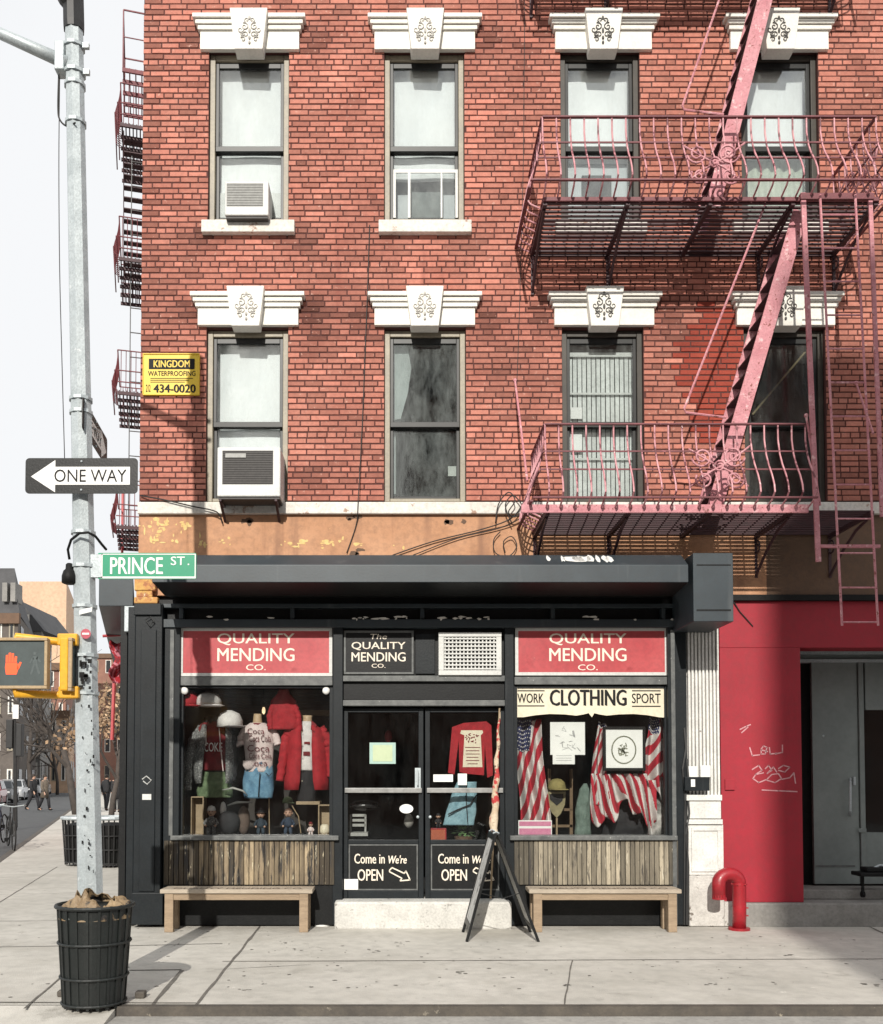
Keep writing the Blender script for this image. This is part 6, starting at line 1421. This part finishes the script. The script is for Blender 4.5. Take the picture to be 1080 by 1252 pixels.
for i in range(90):
    a, e_, r = rnd.uniform(0, 6.28), rnd.uniform(-.6, 1.5), rnd.uniform(.06, .15); d = Vector((math.cos(a)*math.cos(e_), math.sin(a)*math.cos(e_)*.6, math.sin(e_)*.7)); p = c+d*r; s = d.cross(Vector((0, 0, 1))).normalized()*.022; n = b.add([p-d*.03, p+s, p+d*.04, p-s]); b.face([n, n+1, n+2, n+3])
b.build('foliage', cl('plant leaf', (.16,.30,.10), (.06,.13,.05)), t, recalc=False)
b = MB(); b.lathe((c.x, .35, PZ(1040, .35)), [(.07, 0), (.10, .14), (.105, .16)], 12); b.build('pot', M['brown_and_fascia_shade'], t)
t = crate('orange red box behind the right door, left of the plant', 525, 1013, 546, 1029, .2, .15, M['standpipe'], 'box'); b = MB(); bx(b, 526.5, 1014.5, 544.5, 1028, .197, .202, Y=.2); b.build('label_panel', mat('orange card', (.42,.10,.04), (.34,.07,.03), 6), t)
doll('small seated dark doll with a pale face on the orange red box', 536, 20, M['dark_cloth'], M['dark_cloth'], M['skin'], .26, 0).location.z += PZ(1013, .26)-PZ(1022.5, .26)
t = thing('display_chair', 'small grey metal chair standing behind the lower glass of the left door', 'chair', P(437, 1022, .4))
b = MB(); 
for px in (429, 447): b.bar(P(px, 996, .4), P(px, 1022, .4), .02, .02)
for py in (997, 1003, 1009): b.bar(P(429, py, .4), P(447, py, .4), .02, .03)
b.build('back', M['ac_grille'], t); b = MB(); bx(b, 426, 1018, 450, 1022, .25, .5, Y=.3); b.build('seat', M['ac_grille'], t)
lump('black_bag', 'crumpled black bag behind the left door below the push bar', 'bag', 445, 985, 20, 7, mat('shiny black', (.02,.02,.02), (.012,.012,.012), 8, .25, .5, 12), .4); lump('rag_doll', 'pale and dark stuffed toy near the lock of the left door', 'toy', 500, 1004, 6, 9, cl('mottled toy', (.42,.40,.37), (.04,.04,.04), scale=12), .3)
lump('red_ornament', 'dim red ornament hanging in the dark above the pale notice', 'ornament', 475, 900, 5, 8, M['maroon'], .6)
# ================================================================== PEOPLE
def skin_mesh(name, J, E, root, m, parent):
    me = bpy.data.meshes.new(name); keys = list(J); off = origin_of(parent)
    me.from_pydata([Vector(J[k][0])-off for k in keys], [(keys.index(a), keys.index(b_)) for a, b_ in E], [])
    o = bpy.data.objects.new(name, me); COL.objects.link(o); md = o.modifiers.new('skin', 'SKIN'); md.use_smooth_shade = True
    if not me.skin_vertices: me.skin_vertices_add() if hasattr(me, 'skin_vertices_add') else None
    sv = me.skin_vertices[0].data
    for i, k in enumerate(keys): r = J[k][1]; sv[i].radius = (r, r); sv[i].use_root = (k == root)
    o.modifiers.new('sub', 'SUBSURF').levels = 1; o.modifiers['sub'].render_levels = 2
    me.materials.append(m); o.parent = parent; return o
def person(label, loc, H, ang, coat, legs, hair, stride, long_coat, arm):
    t = thing('person', label, 'person', (0, 0, 0)); s = H/1.75
    def v(x, y, z): return Vector((x*s, y*s, z*s))
    st = stride
    J = {'pelvis': (v(0,0,.95), .13*s), 'belly': (v(0,0,1.08), .125*s), 'chest': (v(0,-.01,1.30), .15*s), 'neckb': (v(0,-.01,1.45), .075*s), 'neck': (v(0,-.02,1.52), .055*s), 'head': (v(0,-.03,1.62), .088*s), 'top': (v(0,-.02,1.70), .075*s)}
    E = [('pelvis','belly'),('belly','chest'),('chest','neckb'),('neckb','neck'),('neck','head'),('head','top')]
    for k, sx, f in (('l', 1, 1), ('r', -1, -1)):
        fy = -st*f
        J[k+'hip'] = (v(.09*sx,0,.90), .095*s); J[k+'knee'] = (v(.095*sx, fy*.5-.03, .50), .062*s); J[k+'ankle'] = (v(.10*sx, fy*1.0+(.03 if f > 0 else .06), .09), .042*s); J[k+'toe'] = (v(.11*sx, fy*1.0-.14, .035), .035*s)
        E += [('pelvis',k+'hip'),(k+'hip',k+'knee'),(k+'knee',k+'ankle'),(k+'ankle',k+'toe')]
        ay = fy*-.5*arm
        J[k+'sh'] = (v(.18*sx,-.01,1.40), .065*s); J[k+'elb'] = (v(.23*sx, ay*.4+.02, 1.13), .045*s); J[k+'wr'] = (v(.22*sx, ay-.06, .90), .030*s); J[k+'hand'] = (v(.22*sx, ay-.10, .81), .032*s)
        E += [('chest',k+'sh'),(k+'sh',k+'elb'),(k+'elb',k+'wr'),(k+'wr',k+'hand')]
        for i in range(4): nm = k+'f%d' % i; J[nm] = (v(.22*sx, ay-.135+.02*i, .735+.006*abs(i-1)), .009*s); E.append((k+'hand', nm))
        J[k+'th'] = (v(.20*sx, ay-.15, .79), .010*s); E.append((k+'hand', k+'th'))
    body = skin_mesh('body', J, E, 'pelvis', M['skin'], t)
    b = MB(); b.ball(v(0,-.115,1.60), .013*s, .02*s, .02*s, 6, 5); b.build('nose', M['skin'], t)
    b = MB()
    for q in (-1, 1): b.ball(v(.032*q,-.108,1.635), .010*s)
    b.box(-.022*s, .022*s, -.112*s, -.100*s, 1.562*s, 1.568*s); b.build('eye', M['black'], t)
    def ring(z, rx, ry, y=0, n=14): return [v(rx*math.cos(6.283*i/n), y+ry*math.sin(6.283*i/n), z) for i in range(n)]
    zb = .62 if long_coat else .86
    b = MB(); b.loft([ring(zb, .235 if long_coat else .20, .20 if long_coat else .165), ring(1.0, .185, .155), ring(1.2, .195, .16), ring(1.38, .21, .15), ring(1.46, .15, .11), ring(1.50, .085, .085, -.015)])
    for k, sx in (('l', 1), ('r', -1)):
        b.tube([J[k+'sh'][0]+v(-.02*sx,0,.01), J[k+'elb'][0], J[k+'wr'][0]], [.085*s, .064*s, .050*s], 9)
    b.build('coat', coat, t, smooth=True)
    b = MB()
    for k in 'lr': b.tube([J[k+'hip'][0]+v(0,0,.06), J[k+'knee'][0], J[k+'ankle'][0]], [.115*s, .080*s, .062*s], 10)
    b.build('trousers', legs, t, smooth=True)
    b = MB()
    for k in 'lr': a = J[k+'ankle'][0]; b.ball(a+v(0,-.07,-.045), .05*s, .14*s, .045*s)
    b.build('shoe', M['black'], t, smooth=True)
    b = MB(); b.ball(v(0,.0,1.665), .100*s, .108*s, .10*s, 12, 8); b.build('hair', hair, t, smooth=True)
    t.location = loc; t.rotation_euler = (0, 0, ang); return t
hair = mat('dark hair', (.03,.022,.016)); coatk = cl('black coat', (.018,.018,.02), (.010,.010,.012)); coatb = cl('olive brown coat', (.16,.13,.10), (.10,.08,.06)); lg = cl('charcoal trousers', (.022,.022,.026))
ph = math.atan2(side_dir.x, -side_dir.y)
person('person in black coat striding across the side street, left of a walker in brown', G(40.5, 990), 1.74, R(70), coatk, lg, hair, .30, False, 1)
person('person in knee length brown coat walking across the side street', G(54.5, 991), 1.72, R(65), coatb, lg, hair, .24, True, 1)
person('person in dark coat on the far pavement, nearest the shop corner pilaster', G(143, 993), 1.75, R(10), coatk, lg, hair, .14, True, .6)
person('person in dark jacket on the far pavement, just right of the pole', G(130, 991), 1.72, R(170), coatk, lg, hair, .16, False, .6)

# ================================================================== CARS
M['tyre'] = mat('tyre', (.014,.014,.014), rough=.8); M['rim'] = mat('alloy rim', (.45,.46,.47), rough=.35, metal=.7); M['car_glass'] = mat('car glass', (.02,.024,.028), rough=.06)
M['headlamp'] = mat('lamp glass', (.65,.66,.66), rough=.15); M['taillamp'] = mat('tail lamp', (.42,.02,.02), rough=.2)
def car(label, loc, ang, col, tall=1.0, L_=4.4):
    t = thing('parked_car', label, 'car', (0, 0, 0), 'cars parked along the far kerb'); W = .88; k = tall
    paint = mat('car paint', col, tuple(c*.85 for c in col), 2, .25, coat=.6, fine=.03)
    st = [(-.5*L_,.42,.62,.63,.70),(-.485*L_,.30,.78,.80,.80),(-.40*L_,.24,.90,.93,W),(-.2*L_,.22,.93,.97,W),(.2*L_,.22,.95,.99,W),(.40*L_,.24,.93,.96,W),(.48*L_,.30,.84,.87,.82),(.5*L_,.42,.66,.67,.72)]
    b = MB(); b.loft([[(-w_,x,zl),(-w_*1.0,x,(zl+zb)/2),(-w_*.97,x,zb),(-w_*.85,x,zt),(w_*.85,x,zt),(w_*.97,x,zb),(w_,x,(zl+zb)/2),(w_,x,zl)] for x, zl, zb, zt, w_ in st])
    b.build('body', paint, t, smooth=False, bevel=.03)
    tp = .97 + .50*k
    b = MB(); b.loft([[(-w_,x,z0),(-w_*.80,x2,z1),(w_*.80,x2,z1),(w_,x,z0)] for x, x2, z0, z1, w_ in ((-.24*L_,-.13*L_,.955,tp-.04,.80),(-.05*L_,-.05*L_,.96,tp,.83),(.18*L_,.16*L_,.97,tp,.83),(.40*L_,.33*L_,.95,tp-.06,.80))]); b.build('cabin', paint, t, bevel=.03)
    for sx in (-1, 1):
        for (y0, y1, u0, u1) in ((-.15*L_,.0*L_,-.10*L_,.0*L_),(.02*L_,.18*L_,.02*L_,.16*L_),(.20*L_,.33*L_,.18*L_,.28*L_)):
            z0, z1 = 1.0, tp-.09; f = lambda y, z: (sx*(.832-(z-.96)/(tp-.96)*.166+.006), y, z)
            b = MB(); n = b.add([f(y0, z0), f(y1, z0), f(u1, z1), f(u0, z1)]); b.face([n, n+1, n+2, n+3]); b.build('window', M['car_glass'], t, thick=.006)
    b = MB(); n = b.add([(-.70,-.235*L_,1.0),(.70,-.235*L_,1.0),(.60,-.145*L_,tp-.09),(-.60,-.145*L_,tp-.09)]); b.face([n+i for i in range(4)]); b.build('windscreen', M['car_glass'], t, thick=.012)
    b = MB(); n = b.add([(.70,.402*L_,1.02),(-.70,.402*L_,1.02),(-.60,.350*L_,tp-.14),(.60,.350*L_,tp-.14)]); b.face([n+i for i in range(4)]); b.build('rear_window', M['car_glass'], t, thick=.012)
    for sx in (-1, 1):
        for y in (-.31*L_, .31*L_):
            b = MB(); b.tube([(sx*.70, y, .33), (sx*.895, y, .33)], .33, 18); w_ = b.build('wheel', M['tyre'], t); b = MB(); b.tube([(sx*.85, y, .33), (sx*.905, y, .33)], .20, 12); b.build('rim', M['rim'], w_)
        b = MB(); b.ball((sx*.62, -.478*L_, .72), .15, .08, .07); b.build('headlight', M['headlamp'], t); b = MB(); b.ball((sx*.66, .482*L_, .78), .12, .06, .09); b.build('tail_light', M['taillamp'], t)
    b = MB(); b.box(-.5, .5, -.505*L_, -.49*L_, .45, .60); b.build('grille', M['black'], t)
    t.location = loc; t.rotation_euler = (0, 0, ang); return t
ca = math.atan2(-kd.x, kd.y)
p0 = G(4, 984)
def along(d): return Vector((p0.x + kd.x*d, p0.y + d, -.085))
car('red parked car at the picture edge, nearest of the parked row', along(0)+Vector((-.9, 0, 0)), ca, (.32,.02,.03), 1.15)
car('dark grey parked car next behind the red car', along(6.6)+Vector((-.9, 0, 0)), ca, (.05,.055,.06))
car('silver parked car in the middle of the row beyond the walkers', along(13.4)+Vector((-.9, 0, 0)), ca, (.42,.43,.44), 1.1)
car('black parked car behind the silver car', along(21)+Vector((-.9, 0, 0)), ca, (.02,.02,.022))
car('white parked car far down the row near the tree trunk', along(29)+Vector((-.9, 0, 0)), ca, (.66,.66,.65), 1.2)
car('pale grey parked car at the far end of the row', along(38)+Vector((-.9, 0, 0)), ca, (.5,.5,.5))

# ================================================================== BICYCLE, SIGNAL POST, LITTER BASKET
def bicycle(label, loc, ang, frame_m):
    t = thing('bicycle', label, 'bicycle', (0, 0, 0), 'bicycles by the kerb')
    for y in (-.52, .52):
        b = MB(); b.tube([(0, y+.33*math.cos(i*.2618), .34+.33*math.sin(i*.2618)) for i in range(24)], .018, 6, closed=True); w_ = b.build('wheel', M['tyre'], t)
        b = MB()
        for i in range(8): b.bar((0, y, .34), (0, y+.32*math.cos(i*.785), .34+.32*math.sin(i*.785)), .005, .005)
        b.build('spoke', M['rim'], w_)
    b = MB(); bb, hd, st_ = (0,.06,.32), (0,-.36,.82), (0,.20,.80)
    for p, q in ((bb, hd), (bb, st_), (hd, st_), (bb, (0,.52,.34)), (st_, (0,.52,.34)), (hd, (0,-.52,.34)), (hd, (0,-.33,.95)), (st_, (0,.23,.95))): b.tube([p, q], .016, 6)
    b.build('frame', frame_m, t)
    b = MB(); b.tube([(-.27,-.22,.98),(-.22,-.32,1.0),(0,-.34,.97),(.22,-.32,1.0),(.27,-.22,.98)], .013, 6); b.build('handlebar', M['galv'], t)
    b = MB(); b.ball((0,.23,.97), .07, .14, .03); b.build('saddle', M['black'], t)
    b = MB(); b.bar((-.13,.06,.20), (-.05,.06,.20), .03, .08); b.bar((.05,.06,.44), (.13,.06,.44), .03, .08); b.tube([(-.05,.06,.20), (.05,.06,.44)], .012, 5); b.build('pedal', M['black'], t)
    t.location = loc; t.rotation_euler = (R(4), 0, ang); return t
bicycle('black parked bicycle by the kerb, its front wheel towards the street corner', G(13, 1038), ca+R(12), M['black_iron'])
bicycle('dark bicycle leaning against the first one at the picture edge', G(-2, 1034), ca-R(8), mat('dark blue frame', (.02,.03,.06)))
t = thing('traffic_signal_post', 'black post with signal boxes and a small white plate beyond the bicycles', 'signal post', G(19, 1012))
q = G(19, 1012); YQ = q.y
b = MB(); b.tube([(q.x, YQ, 0), P(18, 862, YQ)], [.07, .05], 8); b.build('shaft', M['black_iron'], t)
for (x0, y0, x1, y1) in ((9,880,17,915),(21,885,28,925)): b = MB(); bx(b, x0, y0, x1, y1, YQ-.12, YQ+.12, Y=YQ); b.build('signal_box', M['black_iron'], t, bevel=.02)
b = MB(); bx(b, 17, 862, 24, 879, YQ-.10, YQ-.06, Y=YQ); b.build('plate', M['white'], t)
def wire_basket(label, c, r0, r1, h):
    t = thing('wire_basket', label, 'litter basket', c); b = MB()
    for i in range(22): a = 6.283*i/22; b.bar((c.x+r0*math.cos(a), c.y+r0*math.sin(a), .02), (c.x+r1*math.cos(a), c.y+r1*math.sin(a), h), .022, .012, up=(math.cos(a), math.sin(a), 0))
    for f in (.08, .36, .64): r = r0+(r1-r0)*f; b.tube([(c.x+r*math.cos(6.283*i/22), c.y+r*math.sin(6.283*i/22), h*f) for i in range(22)], .012, 5, closed=True)
    b.build('mesh_side', M['black_iron'], t)
    b = MB(); b.tube([(c.x+r1*math.cos(6.283*i/22), c.y+r1*math.sin(6.283*i/22), h) for i in range(22)], .035, 8, closed=True); b.build('rim', M['galv'], t)
    b = MB(); b.lathe((c.x, c.y, .05), [(r0*.85, 0), (r1*.85, h*.8), (r1*.3, h*.85)], 14); b.build('bag', M['black'], t); return t
g_ = G(136, 1060); wire_basket('black wire litter basket with a pale rim by the shop corner pilaster', g_, .26, .34, P(136, 1000, g_.y).z)
g_ = G(98, 1058); wire_basket('black wire litter basket half hidden behind the street pole', g_, .26, .32, P(98, 1000, g_.y).z)
# red banner on the side street wall
t = thing('hanging_banner', 'pink and red crumpled banner hanging off the side street wall', 'banner', S(2.2, .32, 2.9))
b = MB(); b.grid(lambda u, v: S(2.1+.25*math.sin(v*7+u*9)*.3, .05+.38*u+.04*math.sin(v*9), PZ(832, 2.4)+(PZ(783, 2.4)-PZ(832, 2.4))*v+.05*math.sin(u*6)), 20, 20, lambda u, v: int(noise.noise(Vector((u*6, v*6, 1)))*4+10) % 3); b.build('cloth', [cl('pink cloth', (.55,.18,.22)), M['red_cloth'], M['maroon']], t, smooth=True, thick=.01)
b = MB(); b.tube([S(2.1, 0, PZ(775, 2.4)), S(2.1, .55, PZ(780, 2.4))], .02, 6); b.tube([S(2.2, .40, PZ(830, 2.4)), S(2.2, .42, PZ(905, 2.4))], .025, 6); b.build('pole', M['sign_red'], t)

# ================================================================== FAR BUILDINGS
def block(label, px0, px1, pytop, d, m, floors, cols, dep=14, roof=None, win=True, name='apartment_building', cornice=True):
    Y = d - DIST; a, c, _, z1 = rect(px0, pytop, px1, 950, Y); e = side_dir*dep
    t = thing(name, label, 'building', ((a+c)/2, Y, -.08))
    b = MB(); b.hexa([(a, Y, -.3), (c, Y, -.3), (c, Y, z1), (a, Y, z1)], [(a+e.x, Y+e.y, -.3), (c+e.x, Y+e.y, -.3), (c+e.x, Y+e.y, z1), (a+e.x, Y+e.y, z1)]); b.build('wall', m, t)
    if cornice: b = MB(); b.box(a-.2, c+.2, Y-.35, Y-.003, z1-.7, z1+.1); b.build('cornice', M['brown_and_fascia_shade'], t)
    if win:
        fh = z1/floors
        for j in range(floors):
            for i in range(cols):
                x = a+(c-a)*(i+.28)/cols; x2 = a+(c-a)*(i+.72)/cols; z = fh*j+fh*.28; z2 = fh*j+fh*.78
                q = MB(); q.box(x, x2, Y-.06, Y-.004, z, z2); f = q.build('window', M['white_ledge'] if (i+j) % 3 else M['tan_frame'], t)
                q = MB(); q.box(x+.12, x2-.12, Y-.09, Y-.061, z+.12, z2-.10); q.build('pane', M['far_glass'], f)
            # side windows towards the street
            for i in range(3):
                s = dep*(i+.3)/3; s2 = dep*(i+.7)/3; z = fh*j+fh*.28; z2 = fh*j+fh*.78; A = Vector((c, Y, 0))+side_dir*s; B_ = Vector((c, Y, 0))+side_dir*s2
                q = MB(); q.hexa([(A.x-.02, A.y, z), (B_.x-.02, B_.y, z), (B_.x-.02, B_.y, z2), (A.x-.02, A.y, z2)], [(A.x+.05, A.y, z), (B_.x+.05, B_.y, z), (B_.x+.05, B_.y, z2), (A.x+.05, A.y, z2)]); q.build('window', M['far_glass'], t)
    return t, a, c, Y, z1
M['far_dark'] = mat('sooty brown stone', (.13,.11,.095), (.08,.068,.06), .6, .9); M['far_tan'] = mat('tan stucco', (.58,.40,.27), (.52,.35,.235), .3, .9); M['far_red'] = mat('far red brick', (.27,.14,.10), (.20,.10,.075), .8, .9); M['far_grey'] = mat('far grey stone', (.26,.25,.235), (.19,.185,.175), .6, .9); M['slate'] = mat('slate roof', (.075,.075,.078), (.05,.05,.053), 1.2, .8)
t, a, c, Y, z1 = block('sooty brown corner building with a dark mansard roof at the picture edge', -70, 21, 752, 74, M['far_dark'], 5, 6)
b = MB(); b.loft([[(a, Y+.2, z1+.11), (c, Y+.2, z1+.11), (c+side_dir.x*13, Y+12, z1+.11), (a+side_dir.x*13, Y+12, z1+.11)], [(a+1, Y+1.4, PZ(690, Y)), (c-.9, Y+1.4, PZ(690, Y)), (c-.9+side_dir.x*13, Y+11, PZ(690, Y)), (a+1+side_dir.x*13, Y+11, PZ(690, Y))]]); rf = b.build('mansard_roof', M['slate'], t)
b = MB()
for px in (2, 12): bx(b, px, 712, px+6, 735, Y+.1, Y+1.5, Y=Y)
b.build('dormer', M['far_grey'], rf)
t, a, c, Y, z1 = block('grey stone house with a pointed gable in front of the tan tower', 14, 50, 772, 88, M['far_grey'], 4, 3, 10, cornice=False)
b = MB(); b.prism([(a-.3, z1+.01), (c+.3, z1+.01), ((a+c)/2-.6, PZ(735, Y))], 'y', Y-.2, Y+9); b.build('gable_roof', M['slate'], t); b = MB(); bx(b, 29, 752, 37, 768, Y-.3, Y-.21, Y=Y); b.build('gable_window', M['white_ledge'], t)
block('tall blank tan stucco tower behind the gabled house', 22, 80, 711, 125, M['far_tan'], 6, 4, 30, win=False, cornice=False)
block('red brick apartment block below the tan tower', 46, 80, 812, 108, M['far_red'], 4, 3, 18)
block('far pale red brick building at the end of the side street', 78, 155, 800, 170, M['far_red'], 5, 5, 12)
block('low tan shop building far down the side street', 60, 84, 870, 100, M['far_tan'], 2, 2, 8)

# ================================================================== TREES
def tree(label, base, h, seed, spread, leaves, trunk_m, leaf_m, lean=0, rtrunk=.14):
    r = random.Random(seed); t = thing('street_tree', label, 'tree', base); b = MB(); lf = MB()
    tips = []
    def grow(p, d, L_, rad, dep):
        n = 4; pts = [p]; q = p.copy()
        for i in range(n): d = (d + Vector((r.uniform(-1, 1), r.uniform(-1, 1), r.uniform(-.3, .6)))*.16).normalized(); q = q + d*L_/n; pts.append(q.copy())
        (tr if dep == 0 else b).tube(pts, [rad*(1-.4*i/n) for i in range(n+1)], 6 if dep < 2 else 3 if dep > 2 else 4)
        if dep >= 4: tips.append(pts); return
        for k in range(3 if dep else 5):
            f = r.uniform(.45, 1.0) if dep else r.uniform(.6, 1.0); s = pts[min(n, int(f*n))]; a = r.uniform(0, 6.28); u = d.orthogonal().normalized(); w_ = d.cross(u); dirn = (d*r.uniform(.45, .9) + (u*math.cos(a)+w_*math.sin(a))*spread*r.uniform(.5, 1.1)).normalized(); grow(s.copy(), dirn, L_*r.uniform(.55, .78), rad*.52, dep+1)
    tr = MB(); grow(Vector(base), Vector((lean, 0, 1)).normalized(), h*.42, rtrunk, 0)
    tr.build('trunk', trunk_m, t, smooth=True); b.build('crown_branches', trunk_m, t, recalc=False)
    if leaves:
        for pts in tips:
            for k in range(leaves):
                p = pts[r.randrange(len(pts))] + Vector((r.gauss(0, 1), r.gauss(0, 1), r.gauss(0, 1)))*.22; s = r.uniform(.06, .13); u = Vector((r.uniform(-1, 1), r.uniform(-1, 1), r.uniform(-1, 1))).normalized(); w_ = u.orthogonal().normalized()
                n = lf.add([p-u*s, p+w_*s*.6, p+u*s, p-w_*s*.6]); lf.face([n, n+1, n+2, n+3], 0, r.random())
        lf.build('crown', leaf_m, t, recalc=False)
    return t
bark = mat('grey brown bark', (.085,.07,.06), (.05,.042,.037), 5, .9); leaf = mat('dry tan leaf', (.40,.28,.17), (.24,.15,.09), 3, .8, tint=.5, fine=.02)
tree('bare street tree with thin dark branches behind the pole', G(93, 996), 9.5, 3, .75, 0, bark, leaf, -.12, .17)
tree('tree with dry tan leaves between the pole and the shop corner', G(136, 1000), 7.2, 5, .5, 7, bark, leaf, .02, .12)
tree('bare tree in front of the sooty corner building', G(38, 975), 13, 8, .8, 0, bark, leaf, -.05, .22)
tree('small bare tree in front of the red brick block', G(70, 972), 11, 12, .7, 1, bark, leaf, .0, .16)
